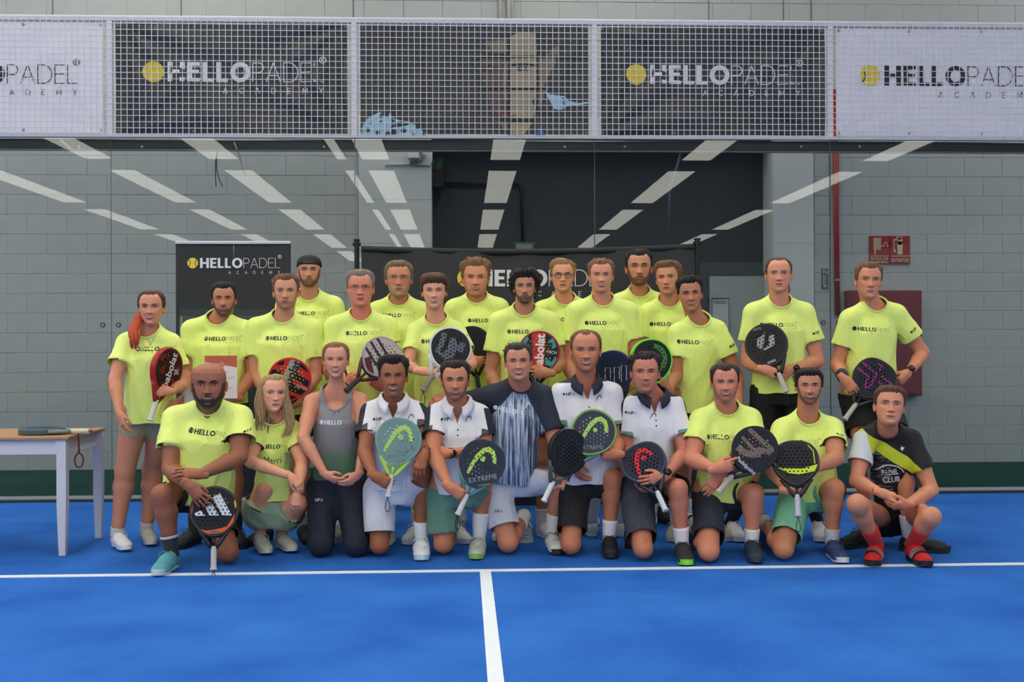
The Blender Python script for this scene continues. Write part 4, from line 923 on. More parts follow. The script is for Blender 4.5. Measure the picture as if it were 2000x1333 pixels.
# ------------------------------------------------------------------ hands
def hand(W0, X, Zd, thumb, curl, sc, h=.004, spread=.0, tcurl=.3, curls=None, mul=(1.25, 1.35, .9)):
    """W0 wrist, X finger direction, Zd back of the hand, thumb direction; returns V, Q"""
    X = nrm(X); Zd = nrm(np.asarray(Zd)-X*(np.asarray(Zd)@X)); Yv = np.cross(Zd, X); s = 1 if Yv@np.asarray(thumb) > 0 else -1
    g = Grid((-.05, -.11, -.11), (.2, .11, .05), h)
    y = lambda v: v*s
    g.cone((-.03, 0, 0), (.014, 0, 0), .0235, .027, .015, ((0, 0, 1), .88))
    g.cone((.005, y(.006), -.002), (.075, y(.024), -.001), .02, .0155, .02, ((0, 0, 1), .75)); g.cone((.005, y(-.004), -.002), (.07, y(-.022), -.004), .018, .0145, .02, ((0, 0, 1), .8)); g.cone((.01, 0, -.001), (.078, 0, .0), .02, .016, .02, ((0, 0, 1), .75))
    g.cone((.012, y(.018), -.008), (.04, y(.03), -.012), .018, .013, .015)
    roots = [(.08, .029, -.001, .072), (.085, .0098, .001, .08), (.081, -.0095, 0, .074), (.073, -.0275, -.003, .058)]
    for i, (rx, ry, rz, L) in enumerate(roots):
        c = (curls[i] if curls else curl)*(1+.06*i); p = A3(rx-.012, y(ry), rz); a = 0; sp = (1.5-i)*spread*s+(1.5-i)*.03*s
        r = (.0092, .0088, .0084, .0075)[i]; segs = (L*.46, L*.3, L*.24)
        d0 = A3(math.cos(sp), math.sin(sp), 0)
        for j, sl in enumerate(segs):
            a += c*mul[j]; d = d0*math.cos(a)+A3(0, 0, -1)*math.sin(a); q = p+d*(sl+(.012 if j == 0 else 0)); g.cone(p, q, r*(1-.06*j), r*(1-.06*(j+1)), .0035); p = q
    tc = tcurl; p = A3(.022, y(.026), -.01); d = nrm(A3(.75, y(.62-.45*tc), -.35-.55*tc)); q = p+d*.036; g.cone(p, q, .0135, .0108, .01)
    d = nrm(A3(.92-.2*tc, y(.25-.75*tc), -.25-.5*tc)); q2 = q+d*.028; g.cone(q, q2, .0105, .0096, .004); d = nrm(A3(.95-.3*tc, y(.1-.8*tc), -.2-.5*tc)); g.cone(q2, q2+d*.02, .0096, .008, .004)
    V, Q = g.mesh(); R = np.stack([X, Yv, Zd], 0); return (V*sc)@R+W0, Q
# ------------------------------------------------------------------ shoes
def shoe_arrays():
    g = Grid((-.02, -.07, -.01), (.32, .07, .15), .0055)
    g.cone((.045, 0, .05), (.06, 0, .085), .036, .033, .02); g.cone((.045, 0, .04), (.13, 0, .05), .036, .038, .03, ((0, 1, 0), 1.02)); g.cone((.13, 0, .048), (.235, .004, .026), .038, .034, .03, ((0, 1, 0), 1.25))
    g.cone((.2, .004, .03), (.25, .004, .024), .036, .031, .02, ((0, 1, 0), 1.25)); g.cone((.07, 0, .075), (.14, 0, .062), .03, .026, .02)
    V, Q = g.mesh(); T = tri(Q); V, T, _ = clip(V, T, V[:, 2]-.014); V, T, _ = clip(V, T, -(V-A3(.058, 0, .112))@nrm(A3(-.25, 0, 1)))
    return V, T
SHOE = shoe_arrays()
def sole_outline(k=1):
    xs = np.array([0, .008, .025, .06, .1, .14, .18, .22, .255, .28, .293, .297]); w = np.array([.008, .02, .031, .034, .031, .034, .042, .046, .042, .03, .016, .006])*k; c = np.interp(xs, [0, .15, .3], [0, 0, .006])
    return np.concatenate([np.stack([xs, c-w], 1), np.stack([xs, c+w], 1)[::-1]])
def shoe(root, B, ankle, X, up, cols, sc=1, slide=False, nm='shoe'):
    X = nrm(X); Zu = nrm(np.asarray(up)-X*(np.asarray(up)@X)); Yv = np.cross(Zu, X); R = np.stack([X, Yv, Zu], 0)*sc; o0 = np.asarray(ankle)-(A3(.058, 0, .095)@R)
    tf = lambda V: np.asarray(V)@R+o0-B
    up_c, sole_c, lace_c = cols
    if slide:
        V, T = SHOE; sh = obj('sock_foot', mkmesh('sock_foot', tf(V), T, cmat(up_c, .8)), root)
        mb = MB(); ang = np.linspace(-1.35, 1.35, 9); Vs = []
        for x_ in (.15, .215):
            for a_ in ang: Vs.append((x_+.0, .056*math.sin(a_)*1.0, .022+.060*math.cos(a_)*(1.1 if x_ < .2 else .9)))
        mb.add(Vs, [[i, i+1, i+10, i+9] for i in range(8)]); o2 = obj('slide_strap', mkmesh('slide_strap', tf(np.concatenate(mb.V)), mb.F, cmat((22, 22, 24), .6)), root)
        st = MB()
        for x_ in (.163, .182, .2):
            Vs = []
            for dx in (-.0045, .0045):
                for a_ in ang: Vs.append((x_+dx, .0575*math.sin(a_), .0232+.0615*math.cos(a_)*np.interp(x_, [.15, .215], [1.1, .9])))
            st.add(Vs, [[i, i+1, i+10, i+9] for i in range(8)])
        obj('strap_stripes', mkmesh('strap_stripes', tf(np.concatenate(st.V)), st.F, cmat((190, 192, 196), .5)), o2)
    else:
        V, T = SHOE; sh = obj(nm, mkmesh(nm, tf(V), T, mat('shoe_%02x%02x%02x' % up_c, up_c, .65, bump=.5, bscale=400, var=.1, vscale=25)), root)
        lc = MB()
        for i in range(5):
            x_ = .125+.02*i; z_ = np.interp(x_, [.12, .16, .21], [.096, .082, .066])
            lc.tube([(x_, -.024, z_-.014), (x_+.004, -.01, z_-.001), (x_+.008, .01, z_-.001), (x_+.012, .024, z_-.014)], .0028, 5)
        lc.tube([(.115, .0, .1), (.11, .02, .108), (.125, .038, .098), (.14, .045, .078)], .0022, 5); lc.tube([(.115, 0, .1), (.108, -.022, .108), (.12, -.04, .1), (.13, -.05, .085)], .0022, 5)
        obj('laces', mkmesh('laces', tf(np.concatenate(lc.V)), lc.F, cmat(lace_c, .7)), sh)
    ol = sole_outline(1.02 if not slide else 1.12); n = len(ol); Vs = [(p[0]*1.0, p[1], z_) for z_, k_ in ((0, 0), (.03, 0)) for p in ol]
    Vs = np.array(Vs); Vs[:, 2] += np.where(Vs[:, 0] > .24, (Vs[:, 0]-.24)*.14, 0); Vs[:n, 1] *= .94
    obj('sole', mkmesh('sole', tf(Vs), [list(range(n))[::-1], list(range(n, 2*n))]+[[i, (i+1) % n, (i+1) % n+n, i+n] for i in range(n)], cmat(sole_c, .6), smooth=False), sh)
    return R, o0
# ------------------------------------------------------------------ rackets
def inpoly(p, poly):
    x, y = p[:, 0], p[:, 1]; r = np.zeros(len(p), bool); q = np.asarray(poly); n = len(q); j = n-1
    for i in range(n):
        xi, yi, xj, yj = q[i, 0], q[i, 1], q[j, 0], q[j, 1]
        c = ((yi > y) != (yj > y)) & (x < (xj-xi)*(y-yi)/(yj-yi+1e-15)+xi); r ^= c; j = i
    return r
def racket_outline(kind, n=56):
    th = np.arange(n)*2*math.pi/n; c, s = np.cos(th), np.sin(th); k, e = {'round': (.14, 2.0), 'tear': (.26, 2.15), 'diamond': (.36, 2.45)}[kind]
    lo = np.maximum(0, -s); up = s > 0; cc = np.sign(c)*np.abs(c)**np.where(up, 2/e, 1); ss = np.sign(s)*np.abs(s)**np.where(up, 2/e, 1)
    return np.stack([.129*cc*(1-k*lo**2.2), .131*ss*(1+.06*lo)], 1)
def racket(label, c, h, Y, base, rim, grip, throat, prints=(), kind='tear', yaw=0, s=1, hs=-1, strap=True, holes=True, M3=None, strapc=(20, 20, 22), gripc=None, group=None, texts=(), hole_d=.0105):
    if isinstance(Y, tuple): Y = PR[Y[0]]['Wr'][Y[1]][1]+Y[2]
    if M3 is None:
        C = P(c[0], c[1], Y); E = reach(C, h[0], h[1], .325*s, hs); A = nrm(C-E); Nf = nrm(EYEP-C); Nf = nrm(Nf-A*(A@Nf))
        if yaw: Nf = nrm(Nf*math.cos(yaw)+np.cross(A, Nf)*math.sin(yaw))
        X = np.cross(A, Nf)
    else: C, X, A, Nf = M3
    R = np.stack([X, A, Nf], 0)*s; tf = lambda V: np.asarray(V)@R   # local (x, along axis, toward viewer)
    au = A3(A@cR, A@cU); au /= np.linalg.norm(au); 
    if M3 is not None: au = A3(0, 1)
    loc = lambda p: np.stack([np.asarray(p)[:, 0]*au[1]-np.asarray(p)[:, 1]*au[0], np.asarray(p)[:, 0]*au[0]+np.asarray(p)[:, 1]*au[1]], 1)*.13
    out = racket_outline(kind); T_ = .0175
    root = empty('padel_racket', tuple(C), label=label, cat='racket', group=None)
    polys = [out]; hs_ = []
    if holes:
        for j in range(-5, 6):
            for i in range(-5, 6):
                x = (i+.5*(j % 2))*.0235; z = j*.0205+.004
                if math.hypot(x, z) < .094 and z > -.088: hs_.append(disc2d((x, z), hole_d/2, 8))
    pr = [(loc(p), k) for (p, k) in prints]
    vs = []; es = []
    for q in [out]+hs_+[p for p, _ in pr]:
        n0 = len(vs); vs += [Vector((float(a), float(b))) for a, b in q]; es += [(n0+i, n0+(i+1) % len(q)) for i in range(len(q))]
    r = delaunay_2d_cdt(vs, es, [], 0, 1e-5); V2 = np.array([tuple(v) for v in r[0]]); T = np.array([t for t in r[2]]); cen = V2[T].mean(1)
    keep = inpoly(cen, out*.9995)
    for q in hs_: keep &= ~inpoly(cen, q)
    T = T[keep]; cen = cen[keep]; mi = np.zeros(len(T), int); cols = [base]
    for p, k in pr:
        if k not in cols: cols.append(k)
        mi[inpoly(cen, p)] = cols.index(k)
    n = len(V2); V = np.concatenate([np.c_[V2, np.full(n, T_)], np.c_[V2, np.full(n, -T_)]]); F = [list(t) for t in T]+[[a+n, c_+n, b+n] for a, b, c_ in T]; M = list(mi)+[0]*len(T)
    nb = len(V); V = list(V)
    for q in hs_:
        m = len(q); V += [(a, b, T_) for a, b in q]+[(a, b, -T_) for a, b in q]; F += [[nb+(i+1) % m, nb+i, nb+m+i, nb+m+(i+1) % m] for i in range(m)]; M += [0]*m; nb += 2*m
    obj('face', mkmesh('face', tf(V), F, [mat('rk%02x%02x%02x' % k, k, .5, bump=.15, bscale=300, spec=.25) for k in cols], M, smooth=False), root)
    # frame ring
    oc = np.array([0, 0]); o1 = out*1.0; prf = [(0, T_+.0005), (.003, T_+.0012), (.0055, T_*.6), (.0055, -T_*.6), (.003, -T_-.0012), (0, -T_-.0005)]
    nn = np.stack([np.roll(out, -1, 0)[:, 1]-np.roll(out, 1, 0)[:, 1], -(np.roll(out, -1, 0)[:, 0]-np.roll(out, 1, 0)[:, 0])], 1); nn /= np.linalg.norm(nn, axis=1)[:, None]
    inn = out-nn*.006; V = []; 
    for d, zz in [(-.006, T_+.0008)]+prf+[(-.006, -T_-.0008)]: V.append(np.c_[out+nn*d, np.full(len(out), zz)])
    V = np.concatenate(V); F = rows_to_faces(8, len(out))[:, ::-1]
    obj('frame', mkmesh('frame', tf(V), F, mat('rf%02x%02x%02x' % rim, rim, .35, spec=.35)), root)
    mb = MB()
    for sx in (-1, 1): mb.tube([(sx*.083, -.098, 0), (sx*.06, -.135, 0), (sx*.03, -.18, 0), (sx*.012, -.205, 0)], [.013, .0125, .012, .012], 8, 0, True)
    mb.tube([(-.062, -.128, 0), (0, -.142, 0), (.062, -.128, 0)], .0125, 8); mb.tube([(0, -.142, 0), (0, -.2, 0)], .008, 8)
    V = np.concatenate(mb.V); obj('bridge', mkmesh('bridge', tf(V), mb.F, mat('rb%02x%02x%02x' % throat, throat, .4)), root)
    pts = []; rs = []
    for i in range(37):
        z = -.196-.122*i/36; pts.append((0, z, 0)); rs.append(.0158+.0009*math.cos(i*math.pi)) 
    mb = MB().tube(pts, rs, 10); mb.tube([(0, -.314, 0), (0, -.319, 0), (0, -.326, 0)], [.017, .0195, .0185], 10)
    obj('grip', mkmesh('grip', tf(np.concatenate(mb.V)), mb.F, mat('rg%02x%02x%02x' % grip, grip, .8, bump=.4, bscale=200)), root)
    if strap:
        dn = (A3(0, 0, -1)@np.stack([X, A, Nf], 0).T)   # gravity in local frame
        lp = []; e = A3(0, -.326, 0)
        for i in range(11):
            t = i/10; w_ = math.sin(2*math.pi*t)*.014 if t > 0 else 0; l = math.sin(math.pi*t); lp.append(e+dn*.085*l+np.cross(dn, A3(0, 0, 1))*w_)
        obj('strap', mkmesh('strap', tf(np.concatenate((m_ := MB().tube(lp, .0022, 5, 0, False)).V)), m_.F, cmat(strapc, .7)), root)
    for (s_, pos, size, ang, colr, wt) in texts:
        V2, F = text2d(s_, wt); V2 = (V2-[V2[:, 0].max()/2, V2[:, 1].max()/2])*size/V2[:, 0].max()*1.0; ca, sa = math.cos(ang), math.sin(ang)
        V2 = V2@np.array([[ca, sa], [-sa, ca]])+pos; L2 = loc(V2); obj('lettering', mkmesh('lettering', tf(np.c_[L2, np.full(len(L2), T_+.0009)]), F, cmat(colr, .5), smooth=False), root)
    return root, C, R, A
# ------------------------------------------------------------------ people
NEON = mat('neon_tee', (232, 248, 128), .62, bump=.2, bscale=700, sheen=.15, fold=.2)
def cloth(name, c, **k): return mat(name, c, .8, bump=.3, bscale=600, sheen=.1, **k)
def wrinkle(V, N, amp, seed, ax=(1, 1, .22), f=30):
    r1 = (1-np.abs(hnoise(V*np.array(ax), f*1.5, seed)))**3                                   # long folds down the cloth
    Qd = V@np.array([[.75, 0, .6], [0, 1, 0], [-.55, 0, .4]]); r2 = (1-np.abs(hnoise(Qd*np.array([1, 1, .3]), 26, seed+5)))**3
    Qe = V@np.array([[.75, 0, -.6], [0, 1, 0], [.55, 0, .4]]); r3 = (1-np.abs(hnoise(Qe*np.array([1, 1, .3]), 28, seed+9)))**3
    m = .5+.5*hnoise(V, 5, seed+2); m = np.clip(m, 0, 1); w2 = hnoise(V*np.array([1, 1, .6]), 15, seed+3)
    return V+N*(amp*(.9*r1*m+.8*r2*(1-m)+.6*r3*np.clip(m*1.5-.6, 0, 1)-.6+.5*w2))[:, None]
def place_print(items, hit, Rv, Uv, Fv, w, bvh, off=.0016):
    V = []; F = []; M = []; n = 0
    for V2, Fs, s in items:
        ok = []
        for a, b in V2:
            o = hit+Rv*(a-.5)*w+Uv*b*w+Fv*.25; r = bvh.ray_cast(Vector(o), Vector(-Fv), .45)
            if r[0] is None: V.append(hit+Rv*(a-.5)*w+Uv*b*w); ok.append(False)
            else: V.append(np.array(r[0])+Fv*off); ok.append(True)
        for f in Fs:
            if all(ok[i] for i in f): F.append([i+n for i in f]); M.append(s)
        n += len(V2)
    return np.array(V), F, M
def camhit(bvh, px, py):
    r = bvh.ray_cast(Vector(EYEP), Vector(nrm(ray(px, py)))); return None if r[0] is None else np.array(r[0])
LOGO = logo2d(True)
HP = [(disc2d((.1, .3), .16, 14)*[1, 1], [list(range(14))], 0)]+[(lambda VF: (VF[0]*.62/VF[0][:, 0].max()+[.34, .12], VF[1], 0))(text2d('HP', .02))]
HPA = [(disc2d((.1, .14), .1, 14), [list(range(14))], 0), (lambda VF: (VF[0]*.42/VF[0][:, 0].max()+[.28, .0], VF[1], 0))(text2d('HP', .025)), (lambda VF: (VF[0]*.22/VF[0][:, 0].max()+[.74, .0], VF[1], 1))(text2d('A', 0))]
def emb_item(w=.13): 
    e = emblem2d(w); return [(e*.8+[.5, .2], strip_faces(8), 0)]
PEOPLE = []; PR = []
def person(D):
    Y = D['Y']; k = D.get('k', 1.0); fem = D['head'].get('fem', False) if isinstance(D['head'], dict) else False; Hd = D['head']
    cx, top, chin = D['hp']; g = D.get('g', 1.0)
    def res(e, prev, L):
        if len(e) == 2: return reach(prev, e[0], e[1], L, -1)
        if e[0] == 'z': return PZ(e[1], e[2], e[3])
        if e[2] == 'd': return P(e[0], e[1], Y+e[3])
        return reach(prev, e[0], e[1], L, e[2])
    sy = D.get('sdy', (0, 0)); S = [P(*D['sh'][i], Y+sy[i]) for i in (0, 1)]; mid = (S[0]+S[1])/2
    stand = 'hip' not in D; stat = D.get('H', 1.75)
    hip = A3(mid[0]+D.get('hx', 0), mid[1]+.02, .525*stat) if stand else P(D['hip'][0], D['hip'][1], Y+D['hip'][2])
    U = nrm(mid-hip); L = float(np.linalg.norm(mid-hip)); R = nrm((S[1]-S[0])-U*((S[1]-S[0])@U)); Fw = np.cross(R, U); sw = float(np.linalg.norm(S[1]-S[0]))/2
    # arms
    El = []; Wr = []
    for i, sd in ((0, -1), (1, 1)):
        e = D['el'][i] if D.get('el') and D['el'][i] else None; E = res(e, S[i], .285*k) if e else S[i]+R*sd*.05*k-A3(0, .01, .28*k)
        w = D['wr'][i] if D.get('wr') and D['wr'][i] else None; W_ = res(w, E, .25*k) if w else E+A3(sd*.0, -.06, -.245*k)
        El.append(E); Wr.append(W_)
    # legs
    HJ = [hip+R*sd*.088*k-U*.01 for sd in (-1, 1)]; Kn = []; An = []; FX = []; FU = []
    for i, sd in ((0, -1), (1, 1)):
        lg = D['legs'][i] if D.get('legs') else None
        if lg is None:
            dx = D.get('st', .12)*sd+D.get('hx2', 0); An.append(A3(hip[0]+dx, hip[1]+D.get('fdy', .0), .095)); Kn.append((HJ[i]+An[i])/2+A3(0, -.03, .01)); FX.append(A3(sd*.35, -1, 0)); FU.append(A3(0, 0, 1))
        elif lg[0] == 'foot':   # planted: ankle px, toe px, knee px
            _, a, t, kn, *m = lg; A_ = PZ(a[0], a[1], .1); An.append(A_); tt = PZ(t[0], t[1], .02); d = tt-A_; d[2] = 0; FX.append(nrm(d)); FU.append(A3(0, 0, 1))
            Kn.append(P(kn[0], kn[1], A_[1]+(m[0] if m else -.02)))
        else:                   # kneeling: knee px on the ground
            _, kn, *m = lg; K_ = PZ(kn[0], kn[1]-8, .075); Kn.append(K_); sh_ = m[0] if m else (0, .0)
            An.append(K_+A3(sh_[0], .39, .09)); FX.append(A3(sh_[0]*.4, -.15, -1) if not (len(m) > 1 and m[1]) else A3(m[1], .9, -.25)); FU.append(A3(0, -1, .2) if not (len(m) > 1 and m[1]) else A3(.0, -.25, -.95))
    B = A3((An[0][0]+An[1][0])/2, min(An[0][1], An[1][1]), 0)
    root = empty('person', tuple(B), label=D['label'], cat='person'); PEOPLE.append(root)
    sc_ = k; arm = .93 if fem else 1.04; ag = arm*(1+(g-1)*.6)*D.get('arm', 1)
    # head
    Yh = Y+D.get('hdy', -.03); Hc = P(cx, (top+chin)/2, Yh); ppm = FPX/Yh; hair_t = {'bald': 0, 'afro': .03, 'quiff': .03, 'curly': .025, 'fringe': .022, 'sweep': .025}.get(Hd.get('style', 'short'), .013)
    s = (chin-top)/ppm/(.235+hair_t)*Hd.get('hs', 1); Hc = Hc-A3(0, 0, hair_t*s/2)
    a = math.atan2(-Hc[0], Hc[1])*.7+math.radians(Hd.get('yaw', 0)); M = Matrix.Rotation(a, 4, 'Z')@Matrix.Rotation(math.radians(Hd.get('roll', 0)), 4, 'Y')@Matrix.Rotation(math.radians(-Hd.get('pitch', 0)), 4, 'X')
    M = np.array(M); M[:3, :3] *= s; M[:3, 3] = Hc
    parts = []; H, W4 = build_head(Hd, M, parts, root, B)
    Nk = mid+U*.055+Fw*(-.015)
    # body
    pts = np.array(S+El+Wr+HJ+Kn+An+[hip, Nk]); gr = Grid(pts.min(0)-.2, pts.max(0)+.2, .0115)
    wz = .9 if fem else 1.0; cw = min(.165*g, sw*.92)
    gr.loft(hip-U*.05, U, R, Fw, L+.05, [0, .15, .35, .6, .8, .93, 1.0], [.155*g, .165*g, .14*g*wz, cw*.96, cw, cw*.8, .06], np.array([.10, .112, .096, .096, .094, .070, .045])*g, [0, 0, .008, .010, .002, -.014, -.018])
    nk_ = k*(.88 if fem else 1.12)*(1+(g-1)*.5); gr.cone(mid+U*.045-Fw*.012, W4(A3(0, .022, -.05)), .054*nk_, .055*nk_, .035)
    for i in (0, 1):
        gr.cone(Nk+U*.018-Fw*.014, S[i]-U*.008-Fw*.006, .040, .050*ag, .04); gr.cone(S[i], El[i]*.55+S[i]*.45, .054*ag, .049*ag, .03); gr.cone(El[i]*.55+S[i]*.45, El[i], .049*ag, .040*ag, .02)
        q = El[i]*.7+Wr[i]*.3; gr.cone(El[i], q, .040*ag, .043*ag, .012); gr.cone(q, Wr[i]+nrm(Wr[i]-El[i])*.004, .042*ag, .0255*ag, .012)
        lgw = D.get('leg', 1)*(1+(g-1)*.5)
        gr.cone(HJ[i], Kn[i], .083*lgw, .056*lgw, .03); kd = nrm(nrm(Kn[i]-HJ[i])*.5-nrm(An[i]-Kn[i])*.5+A3(0, -.3, 0)); gr.cone(Kn[i]+kd*.008, Kn[i]+kd*.008+nrm(An[i]-Kn[i])*.03, .052*lgw, .05*lgw, .02)
        back = nrm(np.cross(nrm(An[i]-Kn[i]), A3(1, 0, 0))); back = back if back@nrm(HJ[i]-Kn[i]) > 0 or abs(back[1]) < .3 else back
        c1 = Kn[i]*.7+An[i]*.3+A3(0, .012, 0); gr.cone(Kn[i], c1, .051*lgw, .057*lgw, .02); gr.cone(c1, Kn[i]*.15+An[i]*.85, .056*lgw, .035*lgw, .02); gr.cone(Kn[i]*.15+An[i]*.85, An[i], .035*lgw, .036, .02)
    V, Q = gr.mesh(); V = relax(V, Q, 1, .35); skin = np.array(lin(Hd['skin']))*np.array([1.08, .95, .86])
    leg_t = np.where(V[:, 2] < hip[2]-.05, D.get('legtone', .92), .97)[:, None]; parts.append((V, [Q], np.tile(skin, (len(V), 1))*leg_t*np.array([1.0, .97, .95])))
    for i, sd in ((0, -1), (1, 1)):
        hsp = D['hands'][i] if D.get('hands') and D['hands'][i] else None; fd = nrm(Wr[i]-El[i])
        if hsp is None: V, Q = hand(Wr[i]+fd*.012, fd+A3(0, -.1, 0), A3(sd*.8, -.5, 0), A3(0, -1, 0), .35, .95*k, .0062)
        else:
            (tx, ty, td), back, th, cu = hsp[:4]; kw = hsp[4] if len(hsp) > 4 else {}
            tip = P(tx, ty, Wr[i][1]+td); bk = dict(c=A3(0, -1, 0), u=A3(0, 0, 1), d=A3(0, 0, -1), l=A3(-1, 0, 0), r=A3(1, 0, 0), b=A3(0, 1, 0)); vec = lambda q: sum(bk[c_] for c_ in q) if isinstance(q, str) else np.asarray(q)
            V, Q = hand(Wr[i]+fd*.012, tip-Wr[i], vec(back), vec(th), cu, (.86 if fem else .98)*k*kw.pop('s', 1), .0042, **kw)
        V = relax(V, Q, 1, .3); parts.append((V, [Q], np.tile(skin, (len(V), 1))*np.array([1.0, .93, .9])))
    VV = np.concatenate([p[0] for p in parts])-B; F = []; n0 = 0
    for p in parts:
        F += [f+n0 for f in p[1]]; n0 += len(p[0])
    F4 = [f for f in F if f.shape[1] == 4]; F3 = [f for f in F if f.shape[1] == 3]
    obj('body', mkmesh('body', VV, F4+F3, SKIN, None, True, np.concatenate([p[2] for p in parts])), root)
    # top
    tp = D.get('top', 'tee'); hem = D.get('hem', -.2 if stand else -.12); sl = D.get('sl', .62)
    gr = Grid(np.minimum(pts.min(0)-.2, hip-.25), pts.max(0)+.2, .0112); hx = .012
    ws = np.array([.186, .182, .168*(.93 if fem else 1), .172*(.96 if fem else 1), .178, .150, .085])*g; ws[3:5] = np.minimum(ws[3:5], sw*1.0); ws[5] = min(ws[5], sw*.82); ws[:3] = np.minimum(ws[:3], sw*1.12)
    ds = np.array([.136, .136, .128, .126, .124, .098, .07])*g
    if tp == 'tank': ws = ws*.93; ds = ds*.93
    ds[1] *= D.get('belly', 1); ds[2] *= D.get('belly', 1)
    lt = ([hem-.05, .0, .28, .52, .78, .93, 1.0], ws, ds, [0, .005, .012, .015, .01, -.003, -.01])
    gr.loft(hip, U, R, Fw, L, *lt, k=.02, n=2.3)
    for i in (0, 1):
        gr.cone(Nk+U*.022, S[i]-U*.004, .060, .063*ag if tp != 'tank' else .04, .05)
        if tp != 'tank':
            d = nrm(El[i]-S[i]); La = float(np.linalg.norm(El[i]-S[i]))*sl; r0, r1 = .064*ag, .076*ag*D.get('slw', 1); S_ = S[i]
            def fn(X, Y_, Z, S_=S_, d=d, La=La, r0=r0, r1=r1):
                dx, dy, dz = X-S_[0], Y_-S_[1], Z-S_[2]; t = dx*d[0]+dy*d[1]+dz*d[2]; tc = np.clip(t, 0, La); px, py, pz = dx-tc*d[0], dy-tc*d[1], dz-tc*d[2]
                return np.maximum(np.sqrt(px*px+py*py+pz*pz)-(r0+(r1-r0)*tc/La), t-La)
            gr.add(fn, np.minimum(S_, S_+d*La)-.09, np.maximum(S_, S_+d*La)+.09, .03)
    if D.get('slump'): pass
    V, Q = gr.mesh(); V = relax(V, Q, 1, .4); T = tri(Q); N = normals(V, T); Vw = wrinkle(V, N, D.get('wr_amp', .012), D.get('seed', len(PEOPLE))); V = V+(Vw-V)*np.clip((1.02-((V-hip)@U)/L)/.2, .12, 1)[:, None]
    tt = ((V-hip)@U)/L; V, T, _ = clip(V, T, (tt-hem)*L+.004*np.sin(V[:, 0]*40))
    for i in (0, 1):
        if tp == 'tank': continue
        d = nrm(El[i]-S[i]); La = float(np.linalg.norm(El[i]-S[i]))*sl; q = V-S[i]; t = q@d; rr = np.linalg.norm(q-t[:, None]*d, axis=1); cd = rr-(.064+.012*t/La)*ag*1.0
        tl = ((V-hip)@U)/L; xr = np.abs((V-hip)@R); dt = xr-np.interp(tl, lt[0], lt[1]); m = (cd < .016) & (t > La-.03) & (t < La+.012) & ((dt > .004) | (tl > .8))
        V, T, _ = clip(V, T, np.where(m, La-.007-t, .02))
    ncz = D.get('nc', (.076, .088, .066)); Nc = mid+U*.098+Fw*.03
    if tp == 'tank': ncz = (.085, .11, .165); 
    if tp == 'polo': ncz = (.072, .085, .07)
    q = V-Nc; f = np.sqrt((q@R/ncz[0])**2+(q@Fw/ncz[1])**2+(q@U/ncz[2])**2)-1
    V, T, _ = clip(V, T, f*.07)
    if tp == 'polo':   # V placket
        q = V-Nc; xx = np.abs(q@R); dn_ = -(q@U); fr_ = q@Fw > 0; f = np.where(fr_ & (dn_ > -.02), xx-(.030*(1-(dn_-.05)/.085)), .02); V, T, _ = clip(V, T, f)
    if tp == 'tank':
        for sd in (-1, 1):
            x_ = ((V-hip)@R)*sd; tl = ((V-hip)@U)/L; V, T, _ = clip(V, T, np.where(tl > .55, (.098+.0*(tl))-(x_-(1-np.clip((tl-.68)/.14, 0, 1))*.09), .02))
    # fields
    ux = lambda V: (V-hip)@R; ut = lambda V: ((V-hip)@U)/L; ut_ = ut
    out = [(V, T, 0)]; mats = D['cloth'] if 'cloth' in D else [NEON]
    for fn, mi in D.get('fields', ()):
        nw = []
        for (v, t_, m_) in out:
            if m_ != 0: nw.append((v, t_, m_)); continue
            f = fn(v, dict(R=R, U=U, F=Fw, hip=hip, L=L, S=S, El=El, x=ux(v), t=ut(v)))
            if (f > 0).any(): a_ = clip(v, t_, f); nw.append((a_[0], a_[1], mi))
            if (f <= 0).any(): a_ = clip(v, t_, -f); nw.append((a_[0], a_[1], 0))
        out = nw
    out = [o_ for o_ in out if len(o_[1])]; off = np.cumsum([0]+[len(o_[0]) for o_ in out])
    Va = np.concatenate([o_[0] for o_ in out]); Ta = np.concatenate([o_[1]+off[i] for i, o_ in enumerate(out)]); Ma = np.concatenate([np.full(len(o_[1]), o_[2]) for o_ in out])
    nm = {'tee': 't_shirt', 'polo': 'polo_shirt', 'tank': 'tank_top'}[tp]
    so = obj(nm, mkmesh(nm, Va-B, Ta, mats, Ma), root)
    # collar ring
    q = V-Nc; f = np.abs(np.sqrt((q@R/ncz[0])**2+(q@Fw/ncz[1])**2+(q@U/ncz[2])**2)-1); bd = V[(f < .02)]
    if len(bd) > 10 and tp != 'polo':
        q = bd-Nc; an = np.arctan2(q@R, q@Fw); o_ = np.argsort(an); bins = np.linspace(-math.pi, math.pi, 41); ring = []
        for b0, b1 in zip(bins[:-1], bins[1:]):
            m = (an >= b0) & (an < b1)
            if m.any(): ring.append(bd[m].mean(0))
        if len(ring) > 12:
            ring = np.array(ring+[ring[0], ring[1]]); mb = MB().tube(list(ring), .0062, 6, 0, False); obj('collar', mkmesh('collar', np.concatenate(mb.V)-B, mb.F, D.get('collar', mats[0])), so)
    if tp == 'polo':
        cm = D['collar']; Vc = []; n = 34; ang = np.linspace(.34, 2*math.pi-.34, n); nt_ = 5
        base = mid+U*.085+Fw*.012
        for j in range(nt_):
            t = j/(nt_-1)
            for a_ in ang:
                fr_ = max(0, math.cos(a_)); r = .066+.004*t; rr = (.064, .070, .078, .088, .098)[j]; hh = (.030, .038, .030, .008, -.012)[j]
                drop = fr_*.055+fr_**2*.02*(t)
                ex = (1 if j < 4 else 1+0*fr_); px_ = math.sin(a_)*rr*1.04; py_ = math.cos(a_)*rr*1.0; Vc.append(base+R*px_+Fw*(py_+.012)+U*(hh-drop))
